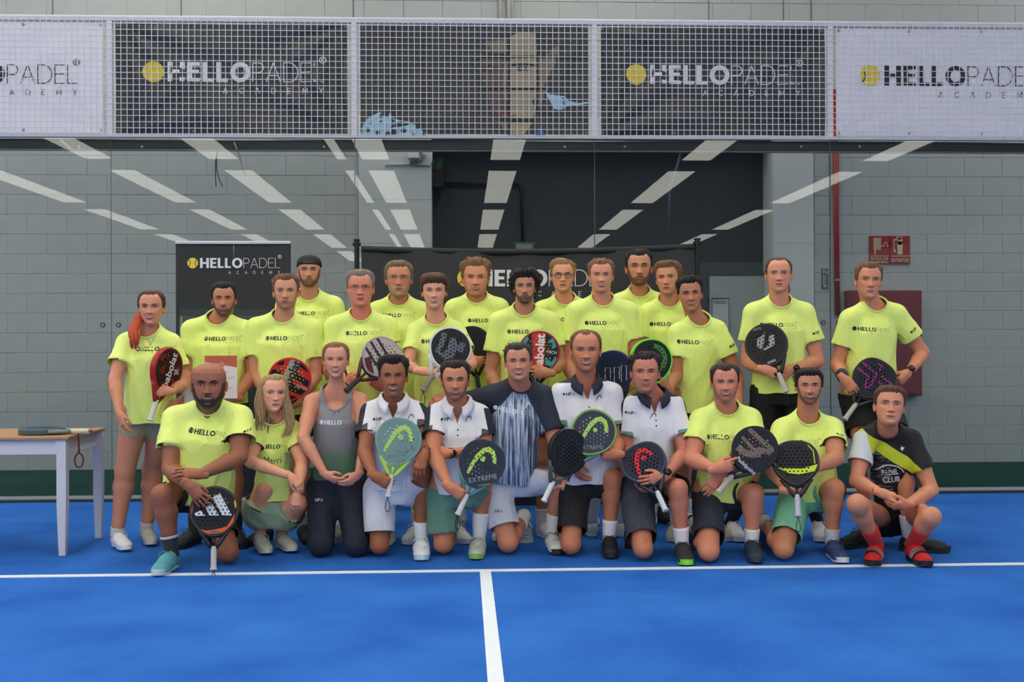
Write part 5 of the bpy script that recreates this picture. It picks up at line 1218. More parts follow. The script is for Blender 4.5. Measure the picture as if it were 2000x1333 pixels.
        Fc = rows_to_faces(nt_, n, False); Vc = np.array(Vc); me = mkmesh('collar', Vc-B, Fc, cm); o_ = obj('collar', me, so); md = o_.modifiers.new('thick', 'SOLIDIFY'); md.thickness = .003; md.offset = 0
        mb = MB()
        bq = BVHTree.FromPolygons(V.tolist(), T.tolist())
        for dn_ in (.165, .195):
            r_ = bq.ray_cast(Vector(Nc-U*dn_+R*.004+Fw*.3), Vector(-Fw), .5)
            if r_[0] is not None: p_ = np.array(r_[0]); mb.cyl(p_-Fw*.001, p_+Fw*.003, .005, 8)
        if mb.V: obj('buttons', mkmesh('buttons', np.concatenate(mb.V)-B, mb.F, cmat((30, 34, 48), .4)), so)
    # prints
    bvh = BVHTree.FromPolygons(Va.tolist(), Ta.tolist())
    def pr(items, px, py, w, mats_, nm, Rv=R, Uv=U, Fv=Fw, dy=None):
        h = camhit(bvh, px, py)
        if h is None: return
        V_, F_, M_ = place_print(items, h, Rv, Uv, Fv, w, bvh)
        if F_: obj(nm, mkmesh(nm, V_-B, F_, mats_, M_, smooth=False), so)
    ink = cmat((22, 30, 26), .6); thin = cmat((112, 132, 78), .6)
    if D.get('logo'):
        c_ = D.get('logoc'); pr(LOGO, D['logo'][0], D['logo'][1]+2, D['logo'][2] if len(D['logo']) > 2 else .235, [ink, NEON, ink, thin] if not c_ else c_, 'chest_print')
    if D.get('hpa'): pr(HPA, D['hpa'][0], D['hpa'][1], .075, [cmat((28, 32, 46), .5), cmat((150, 150, 160), .5)], 'badge_print')
    if D.get('emb'): pr(emb_item(.17), D['emb'][0], D['emb'][1], D.get('embw', .04), [cmat(D.get('embc', (44, 48, 60)), .5)], 'emblem_print')
    if D.get('slogo'):
        d = nrm(El[1]-S[1]); Rv = nrm(np.cross(d, Fw)); Rv = Rv if Rv[0] > 0 else -Rv; pr(HP, D['slogo'][0], D['slogo'][1], .05, [ink], 'sleeve_print', nrm(Rv), -d, Fw)
    if D.get('extra_prints'):
        for it, px, py, w, mt in D['extra_prints']: pr(it, px, py, w, mt, 'printed_text')
    # shorts or trousers
    bt = D.get('bottom', ('shorts', (20, 20, 22))); ln = D.get('bl', .62); kind = bt[0]; gr = Grid(np.minimum(pts.min(0)-.15, hip-.3), np.maximum(hip+.3, pts.max(0)*[1, 1, 0]+[.2, .2, 0]), .0125)
    gr.loft(hip-U*.08, U, R, Fw, .2, [0, .5, 1.0], np.minimum(np.array([.152, .172, .166])*min(max(g, .97), 1.15), min(ws[0], ws[1])-.010), np.array([.110, .128, .122])*min(max(g, .97), 1.15), k=.03); ends = []
    tight = .8 if D.get('tight') else 1
    for i in (0, 1):
        a_, b_ = HJ[i], Kn[i]; d = nrm(b_-a_); Lt = float(np.linalg.norm(b_-a_)); le = Lt*ln if kind == 'shorts' else Lt; r0, r1 = D.get('sr', .100)*tight*D.get('leg', 1)**.5, (.094 if kind == 'shorts' else .075)*tight*D.get('blw', 1)
        if tight < 1: r0, r1 = .092*lgw, (.083-.02*ln)*lgw
        def fn(X, Y_, Z, a_=a_, d=d, le=le, r0=r0, r1=r1):
            dx, dy, dz = X-a_[0], Y_-a_[1], Z-a_[2]; t = dx*d[0]+dy*d[1]+dz*d[2]; tc = np.clip(t, 0, le); px, py, pz = dx-tc*d[0], dy-tc*d[1], dz-tc*d[2]
            q = np.sqrt(px*px+py*py+pz*pz)-(r0+(r1-r0)*tc/le); return np.maximum(q, t-le) if kind == 'shorts' else q
        gr.add(fn, np.minimum(a_, a_+d*le)-.12, np.maximum(a_, a_+d*le)+.12, .03)
        if kind != 'shorts': gr.cone(Kn[i], An[i]+nrm(An[i]-Kn[i])*.0, .075, .058, .02)
    V, Q = gr.mesh(); V = relax(V, Q, 1, .4); T = tri(Q); N = normals(V, T); V = wrinkle(V, N, .003 if tight < 1 else .008, 3+len(PEOPLE), (1, 1, .3), 26)
    wst = min(.115, hem*L+.05) if stand else .10; V, T, _ = clip(V, T, -((V-hip)@U)+wst)
    if kind == 'shorts':
        for i in (0, 1):
            d = nrm(Kn[i]-HJ[i]); le = float(np.linalg.norm(Kn[i]-HJ[i]))*ln; q = V-HJ[i]; t = q@d; rr = np.linalg.norm(q-t[:, None]*d, axis=1); oth = np.linalg.norm(V-(HJ[1-i]*.4+Kn[1-i]*.6), axis=1); me_ = np.linalg.norm(V-(HJ[i]*.4+Kn[i]*.6), axis=1)
            out_ = (np.sqrt((q@R+(HJ[i]-hip)@R)**2/.18**2+((V-hip)@Fw)**2/.14**2) > 1.04) | ((V-hip)@U < -.085)
            m = (rr < .13) & (t > le-.03) & (t < le+.014) & (me_ < oth+.02) & out_; V, T, _ = clip(V, T, np.where(m, le-.008-t, .02))
    sm = mat('bottom_%02x%02x%02x' % bt[1], bt[1], .8, bump=.3, bscale=500, var=.05, vscale=10, fold=.25)
    bo = obj(kind, mkmesh(kind, V-B, T, sm), root)
    if D.get('bprint'):
        bvb = BVHTree.FromPolygons(V.tolist(), T.tolist())
        h = camhit(bvb, *D['bprint'][:2])
        if h is not None:
            V_, F_, M_ = place_print(HPA[1:], h, A3(1, 0, 0), A3(0, 0, 1), A3(0, -1, 0), .07, bvb)
            if F_: obj('leg_print', mkmesh('leg_print', V_-B, F_, [cmat(D['bprint'][2], .6)]*2, M_, smooth=False), bo)
    # socks and shoes
    sk_ = D.get('sock', ((225, 225, 225), .09)); shc = D.get('shoes', ((225, 225, 228), (235, 235, 235), (230, 230, 230))); shc = shc if isinstance(shc[0][0], tuple) else (shc, shc)
    for i in (0, 1):
        d = nrm(Kn[i]-An[i]); 
        if sk_ and kind == 'shorts':
            kl = D.get('legtone', 1); mb = MB(); hgt = sk_[1]; ps = [An[i]-d*.03+d*(hgt+.03)*q for q in (0, .3, .6, .9, 1.0)]; r_ = [.041, .041, .0405+.05*hgt, .041+.07*hgt, .042+.07*hgt]
            mb.tube(ps, r_, 14, 0, True); so_ = obj('sock', mkmesh('sock', np.concatenate(mb.V)-B, mb.F, cloth('sock_%02x%02x%02x' % sk_[0], sk_[0])), root)
            if len(sk_) > 2:
                m2 = MB()
                for q in (.82, .9): c_ = An[i]+d*hgt*q; m2.tube([c_, c_+d*.006], .0435+.065*hgt, 14)
                obj('sock_stripes', mkmesh('sock_stripes', np.concatenate(m2.V)-B, m2.F, cmat(sk_[2], .7)), so_)
        shoe(root, B, An[i], FX[i], FU[i], shc[i], D.get('ss', 1.0)*(.9 if fem else 1), D.get('slide', False))
    # wrist things
    for (i, knd, c_) in D.get('wear', ()):
        d = nrm(Wr[i]-El[i]); o_ = Wr[i]-d*.01; mb = MB()
        if knd == 'watch':
            mb.tube([o_-d*.011, o_+d*.011], .0305*ag, 16, 0, False); w_ = obj('watch', mkmesh('watch', np.concatenate(mb.V)-B, mb.F, cmat(c_, .5)), root); nrmv = nrm(EYEP-o_); nrmv = nrm(nrmv-d*(nrmv@d)); 
            if len(D['hands'][i]) > 0 and 'bkw' in D: nrmv = D['bkw']
            m2 = MB().cyl(o_+nrmv*.026*ag, o_+nrmv*.041*ag, .0205, 16); obj('watch_case', mkmesh('watch_case', np.concatenate(m2.V)-B, m2.F, cmat(tuple(max(0, v-8) for v in c_), .25)), w_)
        elif knd == 'band': mb.tube([o_-d*.075, o_-d*.06, o_-d*.0, o_+d*.01], [.037*ag, .0395*ag, .0345*ag, .032*ag], 16); obj('wristband', mkmesh('wristband', np.concatenate(mb.V)-B, mb.F, cloth('wb%02x' % c_[0], c_)), root)
        elif knd == 'bracelet': mb.tube([o_-d*.004, o_+d*.004], .0295*ag, 16); obj('bracelet', mkmesh('bracelet', np.concatenate(mb.V)-B, mb.F, cmat(c_, .4)), root)
    if D.get('necklace'):
        mb = MB(); q0 = [P(x_, y_, Y-.125) for x_, y_ in D['necklace']]; bb = BVHTree.FromPolygons(Va.tolist(), Ta.tolist()); q1 = []
        for (x_, y_) in D['necklace']:
            h = camhit(bb, x_, y_); h = h if h is not None else P(x_, y_, Y-.12); q1.append(h+Fw*.004)
        mb.tube(q1, .0014, 5); m_ = len(q1)//2; mb.tube([q1[m_], q1[m_]-A3(0, 0, .012), q1[m_]-A3(0, 0, .026)], [.003, .007, .002], 8); obj('necklace', mkmesh('necklace', np.concatenate(mb.V)-B, mb.F, STEEL), root)
    PR.append(dict(S=S, El=El, Wr=Wr)); return dict(root=root, S=S, El=El, Wr=Wr, hip=hip, R=R, U=U, F=Fw)
# ------------------------------------------------------------------ shirts other than the yellow one
NAVY = mat('navy_cloth', (32, 38, 56), .75, bump=.3, bscale=600, fold=.2); POLOW = mat('white_polo', (228, 226, 232), .75, bump=.3, bscale=600, fold=.2); DGREY = mat('grey_panel', (78, 76, 80), .75, bump=.3)
GTRIM = mat('green_trim', (110, 150, 128), .75); BLACKC = mat('black_cloth', (24, 24, 27), .75, bump=.3, bscale=600, fold=.2); LIMEC = mat('lime_stripe', (196, 206, 40), .7); WHITEC = mat('white_sleeve', (205, 208, 216), .75, bump=.3)
def ramp_mat(name, stops, axis_fn):
    m = mat(name, (128, 128, 128), .75, bump=.3, bscale=600, fold=.2); nt = m.node_tree; N = nt.nodes; Lk = nt.links
    tc = N.new('ShaderNodeTexCoord'); r = N.new('ShaderNodeValToRGB'); axis_fn(N, Lk, tc, r)
    e = r.color_ramp.elements; e[0].position = stops[0][0]; e[0].color = (*lin(stops[0][1]), 1); e[1].position = stops[-1][0]; e[1].color = (*lin(stops[-1][1]), 1)
    for p, c in stops[1:-1]: q = e.new(p); q.color = (*lin(c), 1)
    Lk.new(r.outputs[0], N['Principled BSDF'].inputs['Base Color']); return m
def tank_axis(N, Lk, tc, r):
    s = N.new('ShaderNodeSeparateXYZ'); Lk.new(tc.outputs['Object'], s.inputs[0]); Lk.new(s.outputs[2], r.inputs[0])
TANKM = ramp_mat('tank_gradient', [(.40, (62, 104, 70)), (.58, (92, 122, 96)), (.66, (128, 128, 130)), (.74, (134, 132, 136)), (1.0, (150, 146, 150))], tank_axis)
def streak_axis(N, Lk, tc, r):
    mp = N.new('ShaderNodeMapping'); mp.inputs['Scale'].default_value = (95, 14, 3.2); Lk.new(tc.outputs['Object'], mp.inputs[0]); n = N.new('ShaderNodeTexNoise'); n.inputs['Scale'].default_value = 1; n.inputs['Detail'].default_value = 3; n.inputs['Roughness'].default_value = .65; Lk.new(mp.outputs[0], n.inputs[0]); Lk.new(n.outputs['Fac'], r.inputs[0])
STREAK = ramp_mat('blue_streaks', [(.36, (36, 46, 72)), (.45, (84, 100, 130)), (.52, (146, 164, 190)), (.62, (208, 214, 226))], streak_axis)
def pat_axis(N, Lk, tc, r):
    mp = N.new('ShaderNodeMapping'); mp.inputs['Scale'].default_value = (18, 10, 150); Lk.new(tc.outputs['Object'], mp.inputs[0]); n = N.new('ShaderNodeTexNoise'); n.inputs['Scale'].default_value = 1; n.inputs['Detail'].default_value = 1; Lk.new(mp.outputs[0], n.inputs[0]); Lk.new(n.outputs['Fac'], r.inputs[0])
PATT = ramp_mat('dashed_panel', [(.5, (26, 26, 30)), (.56, (30, 30, 34)), (.6, (128, 130, 138)), (.7, (150, 152, 160))], pat_axis)
def arm_t(V, c, i): d = nrm(c['El'][i]-c['S'][i]); q = V-c['S'][i]; t = q@d; return t/float(np.linalg.norm(c['El'][i]-c['S'][i])), q-t[:, None]*d, d
def nearer(V, c): return np.where(np.linalg.norm(V-c['S'][0], axis=1) < np.linalg.norm(V-c['S'][1], axis=1), 0, 1)
def fsides(fn):
    def g(V, c):
        a, b = fn(V, c, 0), fn(V, c, 1); return np.maximum(a, b)
    return g
F_STREAK = [(lambda V, c: np.abs(c['x'])-(.066+(1-c['t'])*.36), 1)]
# navy outer sleeve + grey lower sleeve
def navy_outer(V, c, i):
    t, q, d = arm_t(V, c, i); sd = (-1, 1)[i]; ox = q@nrm(c['R']*sd-d*((c['R']*sd)@d)); return np.minimum((ox-.030), np.minimum(t+.12, (sd*c['x']-.12)*1.0)*1.0)
def grey_low(V, c, i):
    t, q, d = arm_t(V, c, i); sd = (-1, 1)[i]; ox = q@nrm(c['R']*sd-d*((c['R']*sd)@d)); return np.minimum(np.minimum((t-.42-ox*2.2)*.3, .11-np.linalg.norm(q, axis=1)), sd*c['x']-.145)
F_POLOA = [(fsides(navy_outer), 1), (fsides(grey_low), 2)]
def yoke(V, c, i):
    t, q, d = arm_t(V, c, i); sd = (-1, 1)[i]; ox = q@nrm(c['R']*sd-d*((c['R']*sd)@d)); up = (c['t']-1.14)*.5; return np.maximum(np.minimum(up, sd*c['x']), np.minimum(ox-.040-.5*(q@c['F']), np.minimum(sd*c['x']-.1, .08-np.linalg.norm(q, axis=1)+.02)))
def hemtrim(V, c, i):
    t, q, d = arm_t(V, c, i); L_ = float(np.linalg.norm(c['El'][i]-c['S'][i])); return np.minimum(np.minimum((t-.68)*L_+.028, .015-(t-.68)*L_), np.minimum(.105-np.linalg.norm(q, axis=1), np.abs(c['x'])-.13))
F_POLOB = [(fsides(hemtrim), 2), (fsides(yoke), 1)]
def slv0(V, c):
    t, q, d = arm_t(V, c, 0); return np.minimum(-c['x']-.135, t*.3+.01)
def diag(a, b): # stripe across the chest falling to the viewer's right
    return lambda V, c: np.minimum(b-(c['x']*.62+(c['t']-.8)*c['L']*.78), (c['x']*.62+(c['t']-.8)*c['L']*.78)-a)
def band(V, c): return ((c['t']-1)*c['L']+.87*c['x']+.06)/1.33
F_BLACK = [(slv0, 1), (lambda V, c: np.minimum(.034-np.abs(band(V, c)), np.minimum((V-c['hip'])@c['F']+.01, .19-c['x'])), 2),
           (lambda V, c: np.minimum(np.minimum(-.036-band(V, c), -c['x']-.03), np.minimum((V-c['hip'])@c['F'], c['t']-.5)), 3)]
WHT = cmat((225, 228, 232), .6)
def fit(s, u0, u1, v0, v1, wt=.02):
    V, F = text2d(s, wt); return (V*[(u1-u0)/V[:, 0].max(), (v1-v0)/V[:, 1].max()]+[u0, v0], F, 0)
CLUBP = [fit('PADEL', .18, .86, .05, .33, .03), fit('CLUB', .2, .9, -.33, -.05, .03), fit('MADRID', .25, .85, -.5, -.42, 0)]
CLUBP[2] = fit('CIERRE', .25, .85, -.5, -.42, 0)
CLUBP = CLUBP[:2]+[(arc2d((.5, -.1), .62, .022, .25, 2.5, 16), strip_faces(16), 0)]
CRESTP = [(np.array([(0, .1), (.45, .75), (.4, .45), (1, .1), (.4, -.25), (.45, -.5)]), [[0, 1, 2, 3], [0, 3, 4, 5]], 0)]
SCRIP = [fit('Mayri', .0, 1.0, 0, .4, -.004)]
# ------------------------------------------------------------------ the group
BLK_S = (18, 18, 20); G_ = lambda *a, **k: dict(*a, **k)
wh = ((222, 222, 226), (230, 230, 232), (226, 226, 226)); gy = ((168, 168, 160), (200, 200, 196), (200, 200, 196)); bk = ((26, 28, 30), (30, 32, 34), (50, 52, 54))
FAIR = (214, 160, 132); MED = (198, 142, 112); TAN = (172, 114, 82); DARK = (146, 98, 76); PINK = (216, 150, 126); PALE = (222, 174, 150)
person(dict(Y=7.15, H=1.66, label='woman with a long orange-red ponytail holding a red racket, standing at the far left', hp=(296, 566, 636), sh=((247, 670), (334, 670)), k=.95, g=.97,
    el=((224, 742), (357, 752, 'd', -.02)), wr=((233, 806), (333, 764, 'd', -.21)), hands=(((243, 850, -.02), 'lc', 'c', .25), ((296, 766, -.03), 'c', 'u', .95)),
    legs=(('foot', (229, 1040), (252, 1076), (245, 915)), ('foot', (287, 1030), (296, 1064), (298, 915))), leg=1.12, hem=-.17, hx=.0,
    head=dict(fem=True, skin=(206, 148, 122), hair=(84, 50, 36), style='slick', smile=.9, teeth=.8, yaw=-4, seed=3, locks=[([(-.055, .06, .0), (-.09, .01, -.07), (-.1, -.09, -.15), (-.098, -.125, -.22), (-.095, -.12, -.28)], [.02, .034, .034, .016], 44, 5, .006, 'ponytail', (186, 78, 40))]),
    bottom=('shorts', (168, 152, 122)), bl=.42, tight=1, sock=((200, 200, 200), .03), shoes=(wh, gy), wear=((1, 'bracelet', (40, 26, 24)),), logo=(303, 684), slw=1.1, necklace=((284, 655), (289, 664), (294, 671), (299, 664), (304, 656)), seed=2))
person(dict(Y=7.5, H=1.78, label='dark-haired bearded man in yellow tee holding a certificate behind the bald man', hp=(437.5, 548, 618), sh=((375, 645), (480, 647)),
    el=((371, 730), None), wr=((364, 776, -1), (462, 775, 'd', -.2)), hands=(((352, 790, -.02), 'c', 'u', .7), ((440, 770, -.04), 'c', 'u', .8)),
    head=dict(skin=(188, 132, 104), hair=(34, 26, 24), style='quiff', beard=.8, smile=.4, teeth=.3, seed=2, brow=1.3, hp=dict(top=.016, q=.016), wide=.98), logo=(434, 664), shoes=bk, sock=((24, 24, 24), .1), st=.13, fdy=-.15))
person(dict(Y=7.45, H=1.76, label='light brown-haired man with short beard holding the orange and black round racket', hp=(558.5, 531, 605), sh=((501, 641), (608, 643)),
    el=((500, 730), (616, 736)), wr=((533, 786), (578, 787)), hands=(((560, 800, -.03), 'c', 'u', .7), ((545, 794, -.06), 'c', 'u', .7)),
    head=dict(skin=(204, 152, 128), hair=(112, 78, 54), style='quiff', beard=.55, beardc=(120, 80, 56), smile=.05, seed=4, hp=dict(top=.014, q=.014), brow=.9), logo=(554, 663), bottom=('shorts', BLK_S), shoes=bk, st=.12))
person(dict(Y=8.05, H=1.88, label='tall man in a backwards black cap at the back left', hp=(604, 498, 561), sh=((558, 598), (652, 598)),
    head=dict(skin=(198, 146, 118), hair=(40, 30, 26), style='cap', beard=.75, smile=.05, seed=5, brow=1.3, jaw=1.03), logo=(608, 614), shoes=wh))
person(dict(Y=7.5, H=1.77, label='grey-haired man in thin dark glasses holding the pale wine-red racket', hp=(704, 527, 600), sh=((655, 638), (756, 638)), g=1.05,
    el=((640, 722), None), wr=((668, 750, -1), (745, 755, 'd', -.2)), hands=(((694, 738, -.03), 'c', 'u', .8), ((728, 742, -.04), 'c', 'u', .8)),
    head=dict(skin=(212, 142, 120), hair=(132, 118, 106), style='short', smile=.35, seed=6, glasses=((58, 38, 36), .0013, .023, .013, 3.2), brow=.5, jaw=1.04, puff=.3, iris=(90, 110, 130)), logo=(710, 653), shoes=gy, slw=1.08, slogo=(780, 672)))
person(dict(Y=8.05, H=1.84, label='older man with grey beard and rimless glasses before the wide banner\'s left end', hp=(779, 505, 581), sh=((736, 608), (822, 608)),
    head=dict(skin=(202, 142, 118), hair=(120, 98, 80), style='sweep', beard=.75, beard_full=1, beardc=(158, 142, 122), smile=.0, seed=7, glasses=((96, 86, 84), .0013, .021, .012, 2.6), brow=.9, comb=-.3, hp=dict(top=.014, side=.010, q=.008, k=220), iris=(90, 110, 130)), logo=(777, 618), shoes=wh))
person(dict(Y=7.42, H=1.7, label='young man with a brown fringe, eyes closed, holding the black and white round racket', hp=(848, 533, 604), sh=((811, 646), (892, 646)), k=.97, g=.93,
    el=((798, 716), (922, 712)), wr=((820, 725, -1), (893, 727, -1)), hands=(((868, 725, -.02), 'cu', 'u', .12, dict(spread=.12)), ((865, 738, -.03), 'c', 'u', .7)),
    head=dict(skin=(218, 166, 142), hair=(84, 52, 38), style='fringe', smile=.8, teeth=.8, eye_open=.12, seed=8, jaw=.92, brow=.9), logo=(858, 669), shoes=wh, slogo=(916, 658), arm=.85))
person(dict(Y=8.0, H=1.83, label='curly light-haired man standing in front of the yellow ball on the wide banner', hp=(929, 504, 581), sh=((888, 604), (974, 602)), g=1.08,
    el=((878, 690), (978, 690)), wr=((915, 706, -1), None), hands=(((940, 706, -.02), 'c', 'u', .5), None),
    head=dict(skin=(206, 146, 118), hair=(132, 98, 66), style='curly', beard=.4, beardc=(150, 104, 74), smile=.5, teeth=.6, seed=9, jaw=1.03, hp=dict(side=.008)), logo=(947, 628), shoes=wh))
person(dict(Y=7.5, H=1.74, label='man with bushy dark curls and moustache holding the red and teal racket', hp=(1025, 524, 594), sh=((975, 628), (1072, 628)), g=.95,
    el=((958, 728), (1094, 712)), wr=((975, 780, -1), (1072, 729, -1)), hands=(None, ((1034, 728, -.03), 'c', 'u', .55, dict(curls=[.35, .5, .65, .75]))),
    head=dict(skin=(192, 142, 114), hair=(38, 26, 22), style='afro', beard=.8, smile=.0, seed=10, brow=1.3, wide=.95), logo=(1026, 650), shoes=wh))
person(dict(Y=8.1, H=1.84, label='man in round dark-framed glasses standing in front of the PA letters of the wide banner', hp=(1099, 503, 572), sh=((1060, 606), (1146, 606)), g=.95,
    head=dict(skin=(214, 158, 132), hair=(160, 120, 82), style='sweep', smile=.15, seed=11, glasses=((40, 24, 24), .0026, .021, .019, 2.1), comb=.8, part=-1, hp=dict(top=.016, side=.008, k=200, zf=.078), brow=.6, iris=(90, 110, 130)), logo=(1097, 626), shoes=wh))
person(dict(Y=7.58, H=1.83, label='tall smiling fair-haired man at the centre right, white shoes below', hp=(1174, 501, 573), sh=((1126, 609), (1226, 609)), g=1.03,
    el=((1106, 706), (1242, 700)), wr=((1130, 765), (1226, 757)), hands=(None, ((1206, 768, -.04), 'c', 'u', .8)),
    legs=(('foot', (1155, 1018), (1150, 1038), (1165, 905)), ('foot', (1214, 1018), (1217, 1040), (1205, 905))), sock=((226, 226, 228), .2),
    head=dict(skin=(214, 154, 128), hair=(138, 96, 66), style='quiff', smile=.9, teeth=1, beard=.15, beardc=(150, 100, 76), seed=12, hp=dict(top=.014, q=.014)), logo=(1178, 633), shoes=wh))
person(dict(Y=8.12, H=1.9, label='tall dark-bearded man at the back, in front of the right end of the wide banner', hp=(1248, 487, 559), sh=((1210, 591), (1286, 591)), g=.93,
    head=dict(skin=(198, 142, 114), hair=(38, 28, 26), style='short', beard=.75, smile=.1, seed=13, brow=1.4, jaw=1.0, ear=1.12), logo=(1248, 640), shoes=bk))
person(dict(Y=7.85, H=1.8, label='young man with side-swept brown hair, face turned to the left, at the right banner pole', hp=(1305, 507, 578), sh=((1264, 612), (1345, 610)), g=.93,
    head=dict(skin=(204, 148, 118), hair=(120, 84, 54), style='sweep', yaw=-14, roll=-3, smile=.1, seed=14, beard=.2, beardc=(110, 76, 54), brow=1.1, comb=.7, hp=dict(top=.022, q=.014)), logo=(1304, 635), shoes=wh))
person(dict(Y=7.42, H=1.74, label='young man with black curls standing below the right banner pole', hp=(1348, 538, 610), sh=((1325, 651), (1399, 645)), k=.98, g=.95, sdy=(-.02, 0), hx=-.02,
    el=((1322, 733), (1438, 730, -1)), wr=((1306, 762, -1), (1444, 790, -1)), hands=(((1286, 744, -.03), 'c', 'u', .8), None),
    head=dict(skin=(182, 126, 98), hair=(22, 18, 18), style='curly', roll=-4, smile=.75, teeth=.4, seed=15, brow=1.4, jaw=.95, hp=dict(side=.004, top=.02, q=.02), wide=.97), logo=(1359, 671), slogo=(1433, 679), shoes=gy))
person(dict(Y=7.3, H=1.82, label='man with long slicked-back hair in a ponytail holding a black racket, on the right', hp=(1521, 501, 572), sh=((1473, 612), (1570, 612)), g=1.03,
    el=((1459, 706), (1597, 706)), wr=((1490, 722, -1), (1546, 722, -1)), hands=(((1536, 738, -.02), 'c', 'u', .3, dict(tcurl=-.2)), ((1520, 745, .0), 'c', 'u', .7)),
    legs=(('foot', (1428, 1020), (1448, 1056), (1478, 900)), ('foot', (1597, 1020), (1604, 1056), (1560, 900))), sock=((24, 26, 28), .15, (220, 220, 222)), hem=-.0,
    head=dict(skin=(212, 152, 124), hair=(86, 60, 44), style='receding', yaw=-3, smile=.5, seed=16, brow=.9, ear=1.15, hp=dict(zf=.088, top=.008, side=.005, k=0, tr=.004), locks=[([(.045, .07, -.01), (.058, .06, -.07), (.066, .05, -.13)], [.018, .016, .007], 18, 3, .003, 'ponytail')]), logo=(1523, 637), slogo=(1596, 655), shoes=wh, wear=((1, 'watch', (24, 24, 26)),)))
person(dict(Y=7.3, H=1.82, label='man with a black wristband holding a black and purple racket, standing at the far right', hp=(1696, 507, 585), sh=((1661, 624), (1749, 614)), g=1.0, hx=-.03,
    el=((1635, 712), (1803, 690, 'd', .02)), wr=((1648, 740, -1), (1775, 728, -1)), hands=(((1676, 772, -.02), 'c', 'u', .45, dict(tcurl=.6)), ((1742, 764, -.04), 'rc', 'l', .5)),
    legs=(('foot', (1690, 1035), (1675, 1062), (1690, 900)), ('foot', (1775, 1045), (1802, 1072), (1765, 900))), shoes=bk, sock=((222, 222, 224), .12), hem=-.16,
    head=dict(skin=(208, 146, 116), hair=(122, 82, 56), style='quiff', yaw=5, roll=3, smile=.0, teeth=.12, seed=17, brow=.8, wide=.95, hp=dict(top=.014, q=.012), iris=(90, 100, 110)), logo=(1705, 646), slogo=(1787, 649), wear=((0, 'band', (20, 20, 22)), (1, 'watch', (30, 30, 44)))))
# ---- front row
person(dict(Y=6.85, g=1.22, label='bald bearded man kneeling on one knee with a black racket standing before him', hp=(407.5, 711, 797), hdy=-.14, sh=((343, 819), (468, 817)), sdy=(-.06, -.06), hip=(386, 968, .02),
    el=((332, 916, 'd', -.2), (468, 893, 'd', -.2)), wr=((368, 948, 'd', -.48), (394, 926, 'd', -.42)), hands=(((412, 1000, -.03), 'c', 'r', .16, dict(spread=.1)), ((344, 920, -.02), 'cu', 'u', .22, dict(spread=.05))),
    legs=(('foot', (335, 1078), (322, 1112), (318, 968)), ('kneel', (444, 1086), (-.1, 0))), hem=-.03, belly=1.12,
    head=dict(skin=(150, 100, 78), hair=(28, 22, 22), style='bald', beard=.95, smile=.45, teeth=.25, seed=20, wide=1.06, jaw=1.08, brow=1.6, puff=.6, roll=0, iris=(30, 20, 16)), logo=(411, 850, .26), slogo=(486, 845),
    shoes=((86, 158, 170), (200, 215, 215), (90, 150, 165)), sock=((40, 40, 44), .1, (210, 210, 212)), bottom=('shorts', (20, 20, 22)), bl=.75, legtone=.85, slw=1.1))
person(dict(Y=7.0, g=.92, k=.92, label='blonde woman with long wavy hair squatting behind the bald man\'s racket', hp=(533, 731, 805), hdy=-.08, sh=((503, 838), (568, 838)), hip=(532, 1000, .1),
    el=((489, 903), (590, 905)), wr=((566, 930, 'd', -.32), (581, 962, 'd', -.3)), hands=(((600, 962, -.02), 'cu', 'c', .35), ((574, 1010, -.02), 'c', 'l', .4)),
    legs=(('foot', (508, 1045), (522, 1082), (520, 955), -.12), ('foot', (549, 1042), (556, 1070), (583, 985), -.12)), hem=.2, leg=.98,
    head=dict(fem=True, skin=(222, 168, 142), hair=(158, 130, 92), style='slick', yaw=16, roll=2, smile=.15, seed=21, lips=(176, 104, 100), browc=(110, 80, 60), brow=.8, iris=(90, 100, 110), part=.5, hp=dict(top=.014, side=.014),
        locks=[([(-.04, -.02, .105), (-.078, -.03, .04), (-.088, -.03, -.06), (-.095, -.04, -.15), (-.085, -.05, -.24)], [.014, .026, .03, .022], 46, 5, .009), ([(.02, -.03, .108), (.07, -.035, .05), (.088, -.035, -.05), (.1, -.05, -.15), (.085, -.09, -.24), (.05, -.11, -.28)], [.012, .024, .03, .026, .012], 46, 6, .012), ([(0, .05, .08), (0, .09, -.02), (0, .08, -.16), (.01, .06, -.26)], [.05, .07, .07, .05], 50, 7, .01)]),
    logo=(540, 875, .21), shoes=(gy, gy), extra_prints=[(SCRIP, 532, 906, .10, [cmat((30, 40, 30), .6)])], sock=None, bottom=('shorts', (150, 172, 140)), bl=.55, sr=.114, blw=1.12))
person(dict(Y=7.0, g=.92, k=.97, label='woman in a grey and green tank top kneeling upright, hands joined', hp=(656, 668, 739), hdy=-.05, sh=((609, 785), (704, 783)), hip=(657, 952, .05), top='tank',
    el=((592, 856), (716, 862)), wr=((634, 925, 'd', -.24), (700, 925, 'd', -.24)), hands=(((676, 952, -.04), 'cd', 'u', .35), ((664, 958, -.04), 'cd', 'u', .35)),
    legs=(('kneel', (628, 1072), (-.02, 0)), ('kneel', (694, 1072), (.02, 0))), hem=.12, sl=.01,
    head=dict(fem=True, skin=(212, 156, 132), hair=(126, 88, 62), style='slick', smile=.9, teeth=.9, seed=22, brow=.6, iris=(80, 96, 110), locks=[([(-.03, .09, .0), (-.062, .05, -.08), (-.064, .03, -.14)], [.014, .014, .008], 12, 4, .004), ([(.03, .09, .0), (.066, .05, -.07), (.068, .03, -.12)], [.014, .012, .008], 10, 8, .004)]),
    cloth=[TANKM], logoc=[WHT, TANKM, WHT, cmat((200, 200, 206), .6)], logo=(660, 828, .225), emb=(657, 809), embc=(70, 74, 84), bottom=('trousers', (26, 30, 46)), bprint=(620, 980, (210, 212, 220)), shoes=bk, wr_amp=.003))
